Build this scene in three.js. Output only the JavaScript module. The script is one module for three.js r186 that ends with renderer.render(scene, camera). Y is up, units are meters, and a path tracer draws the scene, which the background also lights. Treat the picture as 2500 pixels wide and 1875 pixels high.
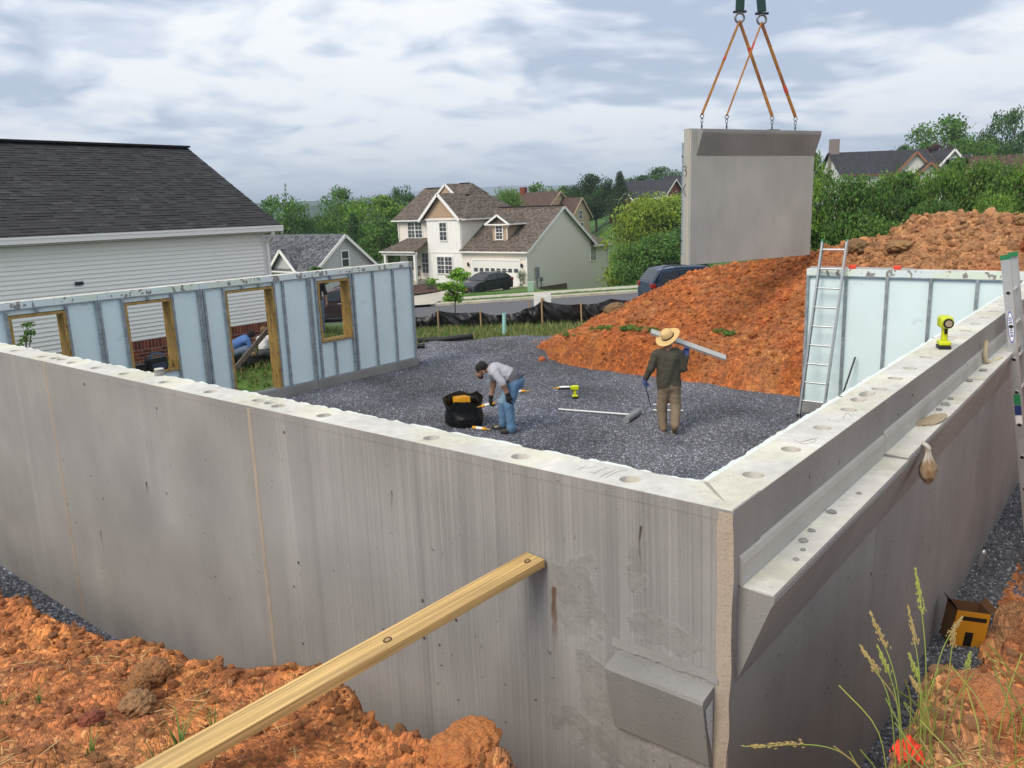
import * as THREE from 'three';
import { mergeGeometries, mergeVertices } from 'three/addons/utils/BufferGeometryUtils.js';
import { RoundedBoxGeometry } from 'three/addons/geometries/RoundedBoxGeometry.js';

// ---------------------------------------------------------------- camera, sky, sun, exposure
const scene = new THREE.Scene();
const camera = new THREE.PerspectiveCamera(50.85, 4 / 3, 0.1, 9000);
camera.rotation.order = 'YXZ';
camera.rotation.set(-0.216, 0.686, -0.035);
camera.position.set(1.178, 3.542, 2.718);
scene.add(camera);
const renderer = new THREE.WebGLRenderer({ antialias: true });
renderer.toneMapping = THREE.LinearToneMapping;
renderer.toneMappingExposure = 2.05;
renderer.shadowMap.enabled = true;
const SKY_GAIN = 0.535;

const V = (x, y, z) => new THREE.Vector3(x, y, z);
const clamp = (v, a = 0, b = 1) => Math.min(b, Math.max(a, v));
const lerp = (a, b, t) => a + (b - a) * t;
const sst = (a, b, v) => { const t = clamp((v - a) / (b - a)); return t * t * (3 - 2 * t); };
function rng(seed) { let s = seed >>> 0; return () => { s = (s + 0x6D2B79F5) >>> 0; let t = s; t = Math.imul(t ^ (t >>> 15), t | 1); t ^= t + Math.imul(t ^ (t >>> 7), t | 61); return ((t ^ (t >>> 14)) >>> 0) / 4294967296; }; }
function hash2(i, j, s = 0) { let h = Math.imul(i, 374761393) ^ Math.imul(j, 668265263) ^ Math.imul(s + 11, 1442695041); h = Math.imul(h ^ (h >>> 13), 1274126177); h ^= h >>> 16; return (h >>> 0) / 4294967296; }
const mod = (a, n) => ((a % n) + n) % n;
// value noise, periodic when px,py > 0
function vn(x, y, s = 0, px = 0, py = 0) {
  let i = Math.floor(x), j = Math.floor(y), fx = x - i, fy = y - j; fx = fx * fx * (3 - 2 * fx); fy = fy * fy * (3 - 2 * fy);
  let i1 = i + 1, j1 = j + 1; if (px) { i = mod(i, px); i1 = mod(i1, px); } if (py) { j = mod(j, py); j1 = mod(j1, py); }
  return lerp(lerp(hash2(i, j, s), hash2(i1, j, s), fx), lerp(hash2(i, j1, s), hash2(i1, j1, s), fx), fy);
}
function fbm(x, y, oct = 4, s = 0, p = 0) { let a = 0.5, v = 0, n = 0; for (let o = 0; o < oct; o++) { v += a * vn(x, y, s + o, p, p); n += a; x *= 2; y *= 2; p *= 2; a *= 0.5; } return v / n; }
function ridge(x, y, oct = 4, s = 0) { let a = 0.5, v = 0, n = 0; for (let o = 0; o < oct; o++) { v += a * (1 - Math.abs(2 * vn(x, y, s + o) - 1)); n += a; x *= 2.1; y *= 2.1; a *= 0.5; } return v / n; }
function poly1(tab, x) { if (x <= tab[0][0]) return tab[0][1]; for (let i = 1; i < tab.length; i++) if (x <= tab[i][0]) return lerp(tab[i - 1][1], tab[i][1], (x - tab[i - 1][0]) / (tab[i][0] - tab[i - 1][0])); return tab[tab.length - 1][1]; }

// sky: one computed overcast sky, broken cloud decks in perspective over pale blue
{
  const w = 4096, h = 2048, a = new Float32Array(w * h * 4);
  for (let j = 0; j < h; j++) {
    const el = ((j + 0.5) / h - 0.5) * Math.PI, sy = Math.sin(el), cy = Math.cos(el);
    for (let i = 0; i < w; i++) {
      const az = ((i + 0.5) / w) * 2 * Math.PI, dx = -Math.cos(az) * cy, dz = -Math.sin(az) * cy;
      let r, g, b;
      if (sy <= -0.02) { r = 0.30; g = 0.31; b = 0.30; }
      else {
        const s = 1 / (Math.max(sy, 0) + 0.16), X = dx * s, Z = dz * s;
        // turn to lay the decks across the view
        const u = X * 0.774 - Z * 0.633, v = -X * 0.633 - Z * 0.774;
        const wx = fbm(u * 0.9 + 3.1, v * 0.9 + 1.7, 4, 41) - 0.5, wy = fbm(u * 0.9 + 9.2, v * 0.9 + 4.4, 4, 57) - 0.5;
        const d1 = fbm(u * 0.62 + wx * 1.1 + 2.45, v * 0.72 + wy * 1.1 + 5.9, 5, 3);
        const d2 = fbm(u * 1.9 + wx * 2.0 + 1.0, v * 2.2 + wy * 2.0, 6, 23);
        const d3 = fbm(u * 5.5 + wy * 5 + d2 * 2, v * 6.2 + wx * 5 - d2 * 2, 6, 71);
        const dens = d1 * 0.55 + d2 * 0.25 + d3 * 0.20;
        const dark = sst(0.495, 0.585, dens), bright = sst(0.52, 0.45, dens), gap = sst(0.40, 0.34, dens);
        // white cloud, blue-grey base, thin blue between
        r = lerp(0.74, 1.0, bright); g = lerp(0.80, 1.015, bright); b = lerp(0.91, 1.03, bright);
        r = lerp(r, 0.43, dark); g = lerp(g, 0.52, dark); b = lerp(b, 0.68, dark);
        r = lerp(r, 0.62, gap * 0.5); g = lerp(g, 0.74, gap * 0.5); b = lerp(b, 0.96, gap * 0.5);
        const hz = Math.exp(-Math.max(sy, 0) * 10) * 0.75;
        r = lerp(r, 0.70, hz); g = lerp(g, 0.765, hz); b = lerp(b, 0.855, hz);
      }
      const k = (j * w + i) * 4; a[k] = r * SKY_GAIN; a[k + 1] = g * SKY_GAIN; a[k + 2] = b * SKY_GAIN; a[k + 3] = 1;
    }
  }
  const t = new THREE.DataTexture(a, w, h, THREE.RGBAFormat, THREE.FloatType);
  t.mapping = THREE.EquirectangularReflectionMapping; t.magFilter = THREE.LinearFilter; t.minFilter = THREE.LinearFilter; t.needsUpdate = true;
  scene.background = t; scene.environment = t;
}
const sun = new THREE.DirectionalLight(0xfff3e2, 1.5);
sun.position.set(-9, 30, 24); sun.target.position.set(-6, 0, -6); sun.castShadow = true;
sun.shadow.radius = 55; sun.shadow.mapSize.set(4096, 4096);
Object.assign(sun.shadow.camera, { left: -45, right: 45, top: 45, bottom: -45, near: 1, far: 160 });
scene.add(sun, sun.target);
scene.fog = new THREE.FogExp2(0xc3d3e6, 0.00034);

// ---------------------------------------------------------------- helpers
const taken = {};
function numbered(n) { if (!(n in taken)) { taken[n] = 0; return n; } return n + '_' + String(++taken[n]).padStart(3, '0'); }
function mesh(name, geo, mat, parent) { const m = new THREE.Mesh(geo, mat); m.name = parent ? name : numbered(name); m.castShadow = m.receiveShadow = true; (parent || scene).add(m); return m; }
function tag(o, label, category, group) { o.userData.label = label; o.userData.category = category; if (group) o.userData.group = group; return o; }
function thing(name, label, category, pos = [0, 0, 0], turn = 0, group) { const g = new THREE.Group(); g.name = numbered(name); g.position.set(...pos); g.rotation.y = turn; scene.add(g); return tag(g, label, category, group); }
function structure(name, geo, mat) { const m = mesh(name, geo, mat); m.userData.kind = 'structure'; return m; }
function copyOf(o, label, group) { const c = o.clone(); c.name = numbered(o.name.replace(/_\d{3}$/, '')); c.userData = { ...o.userData, label }; if (group) c.userData.group = group; scene.add(c); return c; }
function flat(g) { const f = g.index ? g.toNonIndexed() : g.clone(); for (const k of Object.keys(f.attributes)) if (!['position', 'normal', 'uv', 'color'].includes(k)) f.deleteAttribute(k); return f; }
function metric(g, off = [0, 0]) {
  const f = flat(g), p = f.attributes.position, n = p.count, uv = new Float32Array(n * 2), a = V(), b = V(), c = V(), nn = V();
  for (let i = 0; i < n; i += 3) {
    a.fromBufferAttribute(p, i); b.fromBufferAttribute(p, i + 1); c.fromBufferAttribute(p, i + 2);
    nn.copy(b).sub(a).cross(c.clone().sub(a)); const ax = Math.abs(nn.x), ay = Math.abs(nn.y), az = Math.abs(nn.z);
    for (let k = 0; k < 3; k++) { const x = p.getX(i + k), y = p.getY(i + k), z = p.getZ(i + k); let u, v; if (ay >= ax && ay >= az) { u = x; v = z; } else if (ax >= az) { u = z; v = y; } else { u = x; v = y; } uv[(i + k) * 2] = u + off[0]; uv[(i + k) * 2 + 1] = v + off[1]; }
  }
  f.setAttribute('uv', new THREE.BufferAttribute(uv, 2)); return f;
}
function join(list) { const l = list.map(flat); const hasC = l.some(g => g.attributes.color); for (const g of l) { if (!g.attributes.uv) g.setAttribute('uv', new THREE.BufferAttribute(new Float32Array(g.attributes.position.count * 2), 2)); if (!g.attributes.normal) g.computeVertexNormals(); if (hasC && !g.attributes.color) g.setAttribute('color', new THREE.BufferAttribute(new Float32Array(g.attributes.position.count * 3).fill(1), 3)); } return mergeGeometries(l); }
// box between two corners
function bx(x0, x1, y0, y1, z0, z1) { const g = new THREE.BoxGeometry(Math.abs(x1 - x0), Math.abs(y1 - y0), Math.abs(z1 - z0)); g.translate((x0 + x1) / 2, (y0 + y1) / 2, (z0 + z1) / 2); return metric(g); }
function rbx(x0, x1, y0, y1, z0, z1, r = 0.006) { const g = new RoundedBoxGeometry(Math.abs(x1 - x0), Math.abs(y1 - y0), Math.abs(z1 - z0), 2, r); g.translate((x0 + x1) / 2, (y0 + y1) / 2, (z0 + z1) / 2); return metric(g); }
function bar(a, b, w, h, roll = 0) { // box along a->b
  const L = a.distanceTo(b), g = new THREE.BoxGeometry(w, h, L), o = new THREE.Object3D(); o.up.set(0, 1, 0); if (Math.abs(b.clone().sub(a).normalize().y) > 0.98) o.up.set(0, 0, 1);
  const gm = metric(g); o.position.copy(a).add(b).multiplyScalar(0.5); o.lookAt(b); o.rotateZ(roll); o.updateMatrix(); gm.applyMatrix4(o.matrix); return gm;
}
function rod(a, b, r0, r1 = r0, seg = 10) { const L = a.distanceTo(b), g = new THREE.CylinderGeometry(r1, r0, L, seg); const o = new THREE.Object3D(); o.position.copy(a).add(b).multiplyScalar(0.5); o.quaternion.setFromUnitVectors(V(0, 1, 0), b.clone().sub(a).normalize()); o.updateMatrix(); g.applyMatrix4(o.matrix); return g; }
function tube(pts, r, seg = 24, rs = 8, closed = false) { return new THREE.TubeGeometry(new THREE.CatmullRomCurve3(pts, closed), seg, r, rs, closed); }
function prism(pts, z0, z1) { // polygon in (x,y) extruded along z
  const s = new THREE.Shape(pts.map(p => new THREE.Vector2(p[0], p[1]))); const g = new THREE.ExtrudeGeometry(s, { depth: z1 - z0, bevelEnabled: false }); g.translate(0, 0, z0); return metric(g);
}
function tri3(list, uvs) { const g = new THREE.BufferGeometry(); g.setAttribute('position', new THREE.BufferAttribute(new Float32Array(list.flat()), 3)); if (uvs) g.setAttribute('uv', new THREE.BufferAttribute(new Float32Array(uvs.flat()), 2)); g.computeVertexNormals(); return uvs ? g : metric(g); }
function tex(w, h, fn, srgb = true, wrap = true) {
  const a = new Uint8Array(w * h * 4); for (let j = 0; j < h; j++) for (let i = 0; i < w; i++) { const c = fn((i + 0.5) / w, (j + 0.5) / h, i, j), k = (j * w + i) * 4; if (typeof c === 'number') a[k] = a[k + 1] = a[k + 2] = clamp(c, 0, 255); else { a[k] = clamp(c[0], 0, 255); a[k + 1] = clamp(c[1], 0, 255); a[k + 2] = clamp(c[2], 0, 255); } a[k + 3] = 255; }
  const t = new THREE.DataTexture(a, w, h, THREE.RGBAFormat); t.magFilter = THREE.LinearFilter; t.minFilter = THREE.LinearMipmapLinearFilter; t.generateMipmaps = true; if (wrap) t.wrapS = t.wrapT = THREE.RepeatWrapping; if (srgb) t.colorSpace = THREE.SRGBColorSpace; t.needsUpdate = true; return t;
}
function rep(t, sx, sy = sx) { const c = t.clone(); c.repeat.set(1 / sx, 1 / sy); c.needsUpdate = true; return c; }
const mat = (color, roughness = 0.8, o = {}) => new THREE.MeshStandardMaterial({ color, roughness, ...o });
function heightfield(xs, zs, fn, keep, col, uvf) {
  const nx = xs.length, nz = zs.length, P = new Float32Array(nx * nz * 3), U = new Float32Array(nx * nz * 2), Cc = col ? new Float32Array(nx * nz * 3) : null;
  for (let j = 0; j < nz; j++) for (let i = 0; i < nx; i++) { const k = j * nx + i, x = xs[i], z = zs[j], r = fn(x, z), y = Array.isArray(r) ? r[1] : r; P[k * 3] = Array.isArray(r) ? r[0] : x; P[k * 3 + 1] = y; P[k * 3 + 2] = Array.isArray(r) ? r[2] : z; U[k * 2] = uvf ? uvf(x, y, z)[0] : x; U[k * 2 + 1] = uvf ? uvf(x, y, z)[1] : z; if (col) { const c = col(x, z, y); Cc[k * 3] = c[0]; Cc[k * 3 + 1] = c[1]; Cc[k * 3 + 2] = c[2]; } }
  const I = []; for (let j = 0; j < nz - 1; j++) for (let i = 0; i < nx - 1; i++) { if (keep && !keep((xs[i] + xs[i + 1]) / 2, (zs[j] + zs[j + 1]) / 2)) continue; const a = j * nx + i, b = a + 1, c = a + nx, d = c + 1; I.push(a, c, b, b, c, d); }
  const g = new THREE.BufferGeometry(); g.setAttribute('position', new THREE.BufferAttribute(P, 3)); g.setAttribute('uv', new THREE.BufferAttribute(U, 2)); if (col) g.setAttribute('color', new THREE.BufferAttribute(Cc, 3)); g.setIndex(I); g.computeVertexNormals(); return g;
}
const range = (a, b, st) => { const n = Math.max(1, Math.round((b - a) / st)), o = []; for (let i = 0; i <= n; i++) o.push(a + (b - a) * i / n); return o; };
function inPoly(x, z, P) { let c = false; for (let i = 0, j = P.length - 1; i < P.length; j = i++) if ((P[i][1] > z) !== (P[j][1] > z) && x < (P[j][0] - P[i][0]) * (z - P[i][1]) / (P[j][1] - P[i][1]) + P[i][0]) c = !c; return c; }
const tint = (r, g, b) => new THREE.Color().setRGB(r, g, b);

// ---------------------------------------------------------------- materials
function voronoi(N, seed) { // periodic cells, returns fn(u,v)->[d1,d2,id]
  return (u, v) => { const x = u * N, y = v * N, ci = Math.floor(x), cj = Math.floor(y); let d1 = 9, d2 = 9, id = 0; for (let b = -1; b <= 1; b++) for (let a = -1; a <= 1; a++) { const i = mod(ci + a, N), j = mod(cj + b, N), qx = ci + a + 0.15 + 0.7 * hash2(i, j, seed), qy = cj + b + 0.15 + 0.7 * hash2(i, j, seed + 7), d = Math.hypot(qx - x, qy - y); if (d < d1) { d2 = d1; d1 = d; id = i * 977 + j; } else if (d < d2) d2 = d; } return [d1, d2, id]; };
}
const M = {};
{
  const vo = voronoi(64, 5), H = new Float32Array(1024 * 1024);
  const gc = tex(1024, 1024, (u, v, i, j) => { const [d1, d2, id] = vo(u, v), e = sst(0.02, 0.22, d2 - d1), t = hash2(id, 3, 1); H[j * 1024 + i] = e * (0.35 + 0.65 * hash2(id, 9, 2)) * (1 - d1 * 0.5); let L = 92 + t * t * 100 + (t > 0.94 ? 35 : 0); L += (vn(u * 512, v * 512, 4, 512, 512) - 0.5) * 22; const w = hash2(id, 5, 8); return [L * (0.90 + 0.08 * w), L * (0.96 + 0.02 * w), L * (1.10 - 0.07 * w)]; });
  const gb = tex(1024, 1024, (u, v, i, j) => H[j * 1024 + i] * 255, false);
  M.gravel = mat(0xffffff, 0.85, { map: rep(gc, 1.45), bumpMap: rep(gb, 1.45), bumpScale: 0.016, vertexColors: true });
  M.stone = mat(0xffffff, 0.8);
  // clay: crumbly red earth
  const vc = voronoi(26, 15), vd = voronoi(90, 25);
  const clayH = (u, v) => { const a = vc(u, v), b = vd(u, v); return 0.45 * fbm(u * 8, v * 8, 5, 30, 8) + 0.3 * sst(0, 0.3, a[1] - a[0]) * hash2(a[2], 1, 4) + 0.25 * sst(0, 0.35, b[1] - b[0]) * hash2(b[2], 2, 4); };
  const cc = tex(1024, 1024, (u, v) => { const a = vc(u, v), b = vd(u, v), f = fbm(u * 6, v * 6, 5, 60, 6), t = hash2(a[2], 6, 6), q = hash2(b[2], 2, 9); let k = 0.72 + 0.35 * f + 0.22 * (t - 0.5) + 0.3 * (q - 0.5); const pale = q > 0.955 ? 0.6 : 0; let R = 214 * k, G = 150 * k * (0.95 + 0.1 * f), B = 110 * k; return [lerp(R, 225, pale), lerp(G, 190, pale), lerp(B, 150, pale)]; });
  const cb = tex(1024, 1024, (u, v) => clayH(u, v) * 255, false);
  M.clay = mat(0xffffff, 0.95, { map: rep(cc, 1.3), bumpMap: rep(cb, 1.3), bumpScale: 0.03, vertexColors: true });
  M.clod = mat(0xffffff, 0.95, { bumpMap: rep(cb, 0.9), bumpScale: 0.012 });
  // lawn / meadow
  const gr = tex(512, 512, (u, v) => { const f = fbm(u * 10, v * 10, 5, 80, 10), n = vn(u * 256, v * 256, 9, 256, 256); const k = 0.6 + 0.5 * f + 0.35 * (n - 0.5); return [92 * k, 122 * k, 48 * k]; });
  M.grass = mat(0xffffff, 0.95, { map: rep(gr, 3), vertexColors: true });
  M.lawn = mat(0xffffff, 0.95, { map: rep(gr, 1.7) });
  // concrete, two kinds of fine relief
  const pit = tex(512, 512, (u, v) => { const n = fbm(u * 32, v * 32, 4, 90, 32); const p = vn(u * 128, v * 128, 91, 128, 128); return 170 + 60 * (n - 0.5) - (p > 0.9 ? 120 : 0); }, false);
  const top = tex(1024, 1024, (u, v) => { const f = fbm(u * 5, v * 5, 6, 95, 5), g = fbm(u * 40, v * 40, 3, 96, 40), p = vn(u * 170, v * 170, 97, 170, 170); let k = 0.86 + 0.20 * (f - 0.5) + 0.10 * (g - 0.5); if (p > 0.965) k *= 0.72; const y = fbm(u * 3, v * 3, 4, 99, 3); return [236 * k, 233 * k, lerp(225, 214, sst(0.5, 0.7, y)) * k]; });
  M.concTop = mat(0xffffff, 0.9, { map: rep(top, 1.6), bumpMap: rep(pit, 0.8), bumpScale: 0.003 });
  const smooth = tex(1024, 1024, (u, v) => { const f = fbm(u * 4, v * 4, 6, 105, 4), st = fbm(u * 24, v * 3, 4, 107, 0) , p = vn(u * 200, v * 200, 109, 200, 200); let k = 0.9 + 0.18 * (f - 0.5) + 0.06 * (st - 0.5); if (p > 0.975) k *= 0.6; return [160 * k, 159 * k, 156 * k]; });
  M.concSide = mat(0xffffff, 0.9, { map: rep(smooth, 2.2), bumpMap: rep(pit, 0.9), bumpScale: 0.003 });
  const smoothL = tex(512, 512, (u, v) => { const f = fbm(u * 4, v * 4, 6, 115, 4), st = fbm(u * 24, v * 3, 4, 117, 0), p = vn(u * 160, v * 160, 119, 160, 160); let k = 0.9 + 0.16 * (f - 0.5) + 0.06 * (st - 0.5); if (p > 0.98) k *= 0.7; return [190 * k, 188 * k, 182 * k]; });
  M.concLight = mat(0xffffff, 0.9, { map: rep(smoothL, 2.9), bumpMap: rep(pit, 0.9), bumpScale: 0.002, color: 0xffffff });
  M.holeConc = mat(0x9d978c, 0.95);
  M.pale = mat(0xaea292, 0.85, { bumpMap: rep(pit, 0.3), bumpScale: 0.006 });
  M.sparkle = mat(0xc6cbd0, 0.8, { bumpMap: rep(pit, 0.25), bumpScale: 0.012 });
  M.paving = mat(0xe2ded4, 0.9, { map: rep(top, 4) });
  // broomed wall face, world metres (x along wall, y up)
  M.wallFace = (x0, x1, w, h, marks = true) => {
    const Lx = x1 - x0, Ly = 2.4, Hh = new Float32Array(w * h);
    const P = [[-0.845, 1.85, 0.35, 0.02, 1], [-4.62, 1.62, 0.10, 0.018, 0], [-5.55, 1.02, 0.22, 0.012, 1], [-0.86, 0.9, 0.5, 0.014, 1], [-1.9, 2.1, 0.12, 0.006, 0], [-0.4, 2.25, 0.2, 0.008, 0]];
    const map = tex(w, h, (u, v, i, j) => {
      const x = x0 + u * Lx, y = v * Ly;
      const rough = sst(-4.2, -1.2, x + 1.2 * (fbm(x * 0.8, y * 0.3, 3, 201) - 0.5));
      const wob = (fbm(x * 1.5, y * 1.2, 2, 202) - 0.5) * 0.02;
      const l1 = vn((x + wob) * 120, y * 0.9, 203), l2 = vn((x + wob) * 260, y * 1.6, 204), band = fbm(x * 3.2, y * 0.25, 4, 205), mott = fbm(x * 2.1, y * 2.1, 6, 206), grit = vn(x * 400, y * 400, 207);
      let line = (l1 * 0.6 + l2 * 0.4 - 0.5) * (0.12 + 0.95 * rough) * (0.4 + 1.2 * band);
      let k = 0.86 + 0.16 * (mott - 0.5) + 0.045 * (band - 0.5) + 0.115 * line + 0.06 * (grit - 0.5);
      let hh = 0.5 + line * 0.9 + 0.15 * (grit - 0.5), warm = 0.5 + 0.9 * (fbm(x * 1.1, y * 0.6, 4, 208) - 0.5);
      // pale runs
      const run = sst(0.70, 0.84, vn(x * 7, y * 0.35, 209)) * 0.5 * fbm(x * 5, y * 2, 3, 210); k += 0.10 * run;
      const drk = sst(0.80, 0.93, vn(x * 13, y * 0.5, 211)); k -= 0.035 * drk * (0.5 + rough);
      let R = 173 * k, G = 172 * k, B = lerp(174, 166, clamp(warm)) * k;
      if (marks) {
        // smears of paste round the bracket
        for (const [cx, cy, rx, ry, s] of [[-0.72, 1.85, 0.13, 0.22, 1], [-0.30, 1.80, 0.17, 0.09, 2], [-0.62, 1.38, 0.11, 0.25, 3], [-0.45, 1.16, 0.42, 0.12, 4], [-0.42, 2.02, 0.05, 0.10, 5]]) {
          const q = Math.hypot((x - cx) / rx, (y - cy) / ry) + (fbm(x * 14, y * 14, 4, 220 + s) - 0.5) * 1.3; const m = sst(1.02, 0.90, q);
          if (m > 0) { const f = 0.9 + 0.25 * (fbm(x * 20, y * 20, 4, 230 + s) - 0.5); R = lerp(R, 150 * f, m * 0.5); G = lerp(G, 149 * f, m * 0.5); B = lerp(B, 145 * f, m * 0.5); hh = lerp(hh, 0.62 + 0.9 * (fbm(x * 45, y * 45, 3, 240 + s) - 0.5), m); const edge = sst(0.8, 0.96, q) * sst(1.1, 1.0, q); R += 5 * edge; G += 5 * edge; B += 5 * edge; }
        }
        for (const [cx, cy, l, wd, rust] of P) { const dy = (cy - y) / l, ww = wd * (0.6 + 0.8 * vn(y * 40, cx * 9, 250)); if (dy > 0 && dy < 1) { const m = sst(1, 0.3, Math.abs(x - cx + 0.01 * (vn(y * 12, cx, 251) - 0.5)) / ww) * (1 - dy) * (0.55 + 0.6 * vn(x * 160, y * 25, 252)); R = lerp(R, rust ? 96 : 70, clamp(m)); G = lerp(G, rust ? 68 : 62, clamp(m)); B = lerp(B, rust ? 52 : 58, clamp(m)); } }
      }
      const po = vn(x * 55, y * 55, 260) > 0.965 && grit > 0.4; if (po) { R *= 0.72; G *= 0.72; B *= 0.72; hh -= 0.5; }
      Hh[j * w + i] = hh; return [R, G, B];
    }, true, false);
    const bump = tex(w, h, (u, v, i, j) => Hh[j * w + i] * 200 + 20, false, false);
    for (const t of [map, bump]) { t.repeat.set(1 / Lx, 1 / Ly); t.offset.set(-x0 / Lx, 0); t.needsUpdate = true; }
    return mat(0xffffff, 0.92, { map, bumpMap: bump, bumpScale: 0.004 });
  };
  // foam with scuffs; flaking skin on the beam
  const fo = tex(512, 512, (u, v) => { const f = fbm(u * 4, v * 4, 5, 120, 4), s = fbm(u * 30, v * 30, 3, 121, 30), z = fbm(u * 3, v * 3, 4, 122, 3); const k = 0.965 + 0.06 * (f - 0.5); const sc = sst(0.62, 0.68, s) * sst(0.66, 0.76, z) * 0.7; return [lerp(228, 194, sc) * k, lerp(246, 210, sc) * k, lerp(248, 212, sc) * k]; });
  M.foam = mat(0xffffff, 0.75, { map: rep(fo, 2.4) });
  const fl = tex(2048, 256, (u, v) => { const f = fbm(u * 130, v * 9, 5, 130, 0), g = fbm(u * 30 + 4, v * 2, 4, 131), p = sst(0.595, 0.615, f * 0.6 + g * 0.45), gr2 = vn(u * 512, v * 64, 132, 512, 64), m = fbm(u * 30, v * 4, 3, 133), yl = sst(0.5, 0.65, fbm(u * 9, v * 2, 3, 134)); return [lerp(lerp(212, 224, m), 118 + 46 * gr2, p), lerp(lerp(228, 230, m), 116 + 46 * gr2, p), lerp(lerp(228, 212, yl), 110 + 46 * gr2, p)]; });
  M.flake = mat(0xffffff, 0.85, { map: rep(fl, 6.7, 0.75) });
  M.foamEdge = mat(0xdde6df, 0.85, { bumpMap: rep(pit, 0.3), bumpScale: 0.012 });
  const gv = tex(256, 512, (u, v) => { const f = fbm(u * 8, v * 16, 4, 140, 0), s = sst(0.55, 0.62, fbm(u * 10, v * 30, 4, 141)); const k = 0.85 + 0.3 * (f - 0.5); return [lerp(158, 180, s) * k, lerp(170, 188, s) * k, lerp(176, 192, s) * k]; });
  M.galv = mat(0xffffff, 0.5, { map: rep(gv, 0.4, 0.8), metalness: 0.0 });
  // timber
  const wood = (a, b, c, knots) => tex(256, 1024, (u, v) => { const warp = fbm(u * 3, v * 4, 4, 150 + knots) - 0.5, g = vn((u + warp * 0.16) * 26, v * 3, 151 + knots), fi = vn(u * 120, v * 10, 152), st = fbm(u * 4, v * 9, 4, 153 + knots); const k = 0.82 + 0.26 * (g - 0.5) + 0.12 * (fi - 0.5) + 0.22 * (st - 0.5); const sp = sst(0.66, 0.74, fbm(u * 6 + 2, v * 10, 4, 157 + knots)); return [lerp(a * k, a * 0.5, sp * knots * 0.5), lerp(b * k, b * 0.44, sp * knots * 0.5), lerp(c * k, c * 0.35, sp * knots * 0.5)]; });
  M.pine = mat(0xffffff, 0.8, { map: rep(wood(236, 196, 128, 0), 0.18, 2.6) });
  M.treated = mat(0xffffff, 0.85, { map: rep(wood(202, 164, 92, 1.2), 0.22, 1.1) });
  M.greyWood = mat(0xffffff, 0.9, { map: rep(wood(140, 128, 112, 0.3), 0.15, 1.2) });
  M.stake = mat(0xa58a66, 0.9);
  M.knot = mat(0x5a4026, 0.8);
  // shingles (far roofs): rows of tabs
  const shing = (a, b, c, va, sd) => { const rows = 12, bm = new Float32Array(512 * 512); const t = tex(512, 512, (u, v, i, j) => { const ry = v * rows, r = Math.floor(ry), fy = ry - r, n = 9, ux = u * n + hash2(r, 1, sd), ti = mod(Math.floor(ux), n), fx = ux - Math.floor(ux), tone = hash2(r, ti, sd + 1), gn = vn(u * 256, v * 256, sd, 256, 256); const edge = fy < 0.1 || fx < 0.04 && tone > 0.4 ? 0.62 : 1; bm[j * 512 + i] = (1 - fy) * 0.8 + tone * 0.2 - (fy < 0.05 ? 0.6 : 0); const k = (1 - va / 2 + va * tone) * edge * (0.9 + 0.25 * (gn - 0.5)); return [a * k, b * k, c * k]; }); const bt = tex(512, 512, (u, v, i, j) => clamp(bm[j * 512 + i]) * 255, false); return [t, bt]; };
  const s1 = shing(108, 97, 87, 0.5, 300), s2 = shing(98, 100, 105, 0.75, 320), s3 = shing(58, 59, 66, 0.4, 340), s4 = shing(96, 76, 66, 0.4, 360);
  const roofM = ([t, bt]) => mat(0xffffff, 0.92, { map: rep(t, 1.9), bumpMap: rep(bt, 1.9), bumpScale: 0.012 });
  M.roofBrown = roofM(s1); M.roofGrey = roofM(s2); M.roofDark = roofM(s3); M.roofRust = roofM(s4);
  M.shingle = mat(0xffffff, 0.93, { vertexColors: true });
  M.siding = mat(0xf2f2ef, 0.6); M.sidingCream = mat(0xe9e3d8, 0.65); M.sidingGrey = mat(0xb9b9bb, 0.7); M.sidingTan = mat(0xb3997f, 0.75); M.sidingTan2 = mat(0xc0ab8c, 0.8); M.trim = mat(0xeeedea, 0.55); M.soffit = mat(0xd8d5cc, 0.7);
  M.brick = [0x7a3b2c, 0x86402f, 0x6c3427, 0x914a36, 0x5d2f26].map(c => mat(c, 0.9)); M.mortar = mat(0xb8aea0, 0.95); M.brickFar = mat(0x7c3f30, 0.9);
  M.glass = new THREE.MeshPhysicalMaterial({ color: 0x4a5156, roughness: 0.06, metalness: 0, ior: 1.5, clearcoat: 1, clearcoatRoughness: 0.03 });
  M.asphalt = mat(0x5d5e62, 0.95, { bumpMap: rep(pit, 0.8), bumpScale: 0.004 });
  M.alu = mat(0xc9cbcc, 0.38, { metalness: 0.75 }); M.aluDull = mat(0xb3b5b6, 0.5, { metalness: 0.6 });
  M.steel = mat(0x777c80, 0.45, { metalness: 0.8 }); M.darkSteel = mat(0x3c4145, 0.5, { metalness: 0.6 });
  M.lime = mat(0xc9d21c, 0.4); M.black = mat(0x131314, 0.55); M.blackMatte = mat(0x1a1a1b, 0.85); M.plasticBlack = mat(0x121315, 0.28); M.white = mat(0xe4e4e0, 0.5); M.yellow = mat(0xe3a018, 0.5); M.orangePl = mat(0xe0472a, 0.5); M.greenCap = mat(0x1d7a4a, 0.6); M.greyPl = mat(0x84888a, 0.6);
  M.bark = mat(0x4b4036, 0.95); M.mulch = mat(0x4a2f25, 1);
  M.pvc = mat(0x8fc4c0, 0.45); M.bladeGreen = mat(0xffffff, 0.85, { side: THREE.DoubleSide, vertexColors: true }); M.straw = mat(0xc9ac76, 0.9);
}
const carGlass = mat(0x1c2226, 0.12);
const leafMat = (c) => new THREE.MeshPhysicalMaterial({ color: c, roughness: 0.95, vertexColors: true, side: THREE.DoubleSide, transmission: 0.3, thickness: 0 });

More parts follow.
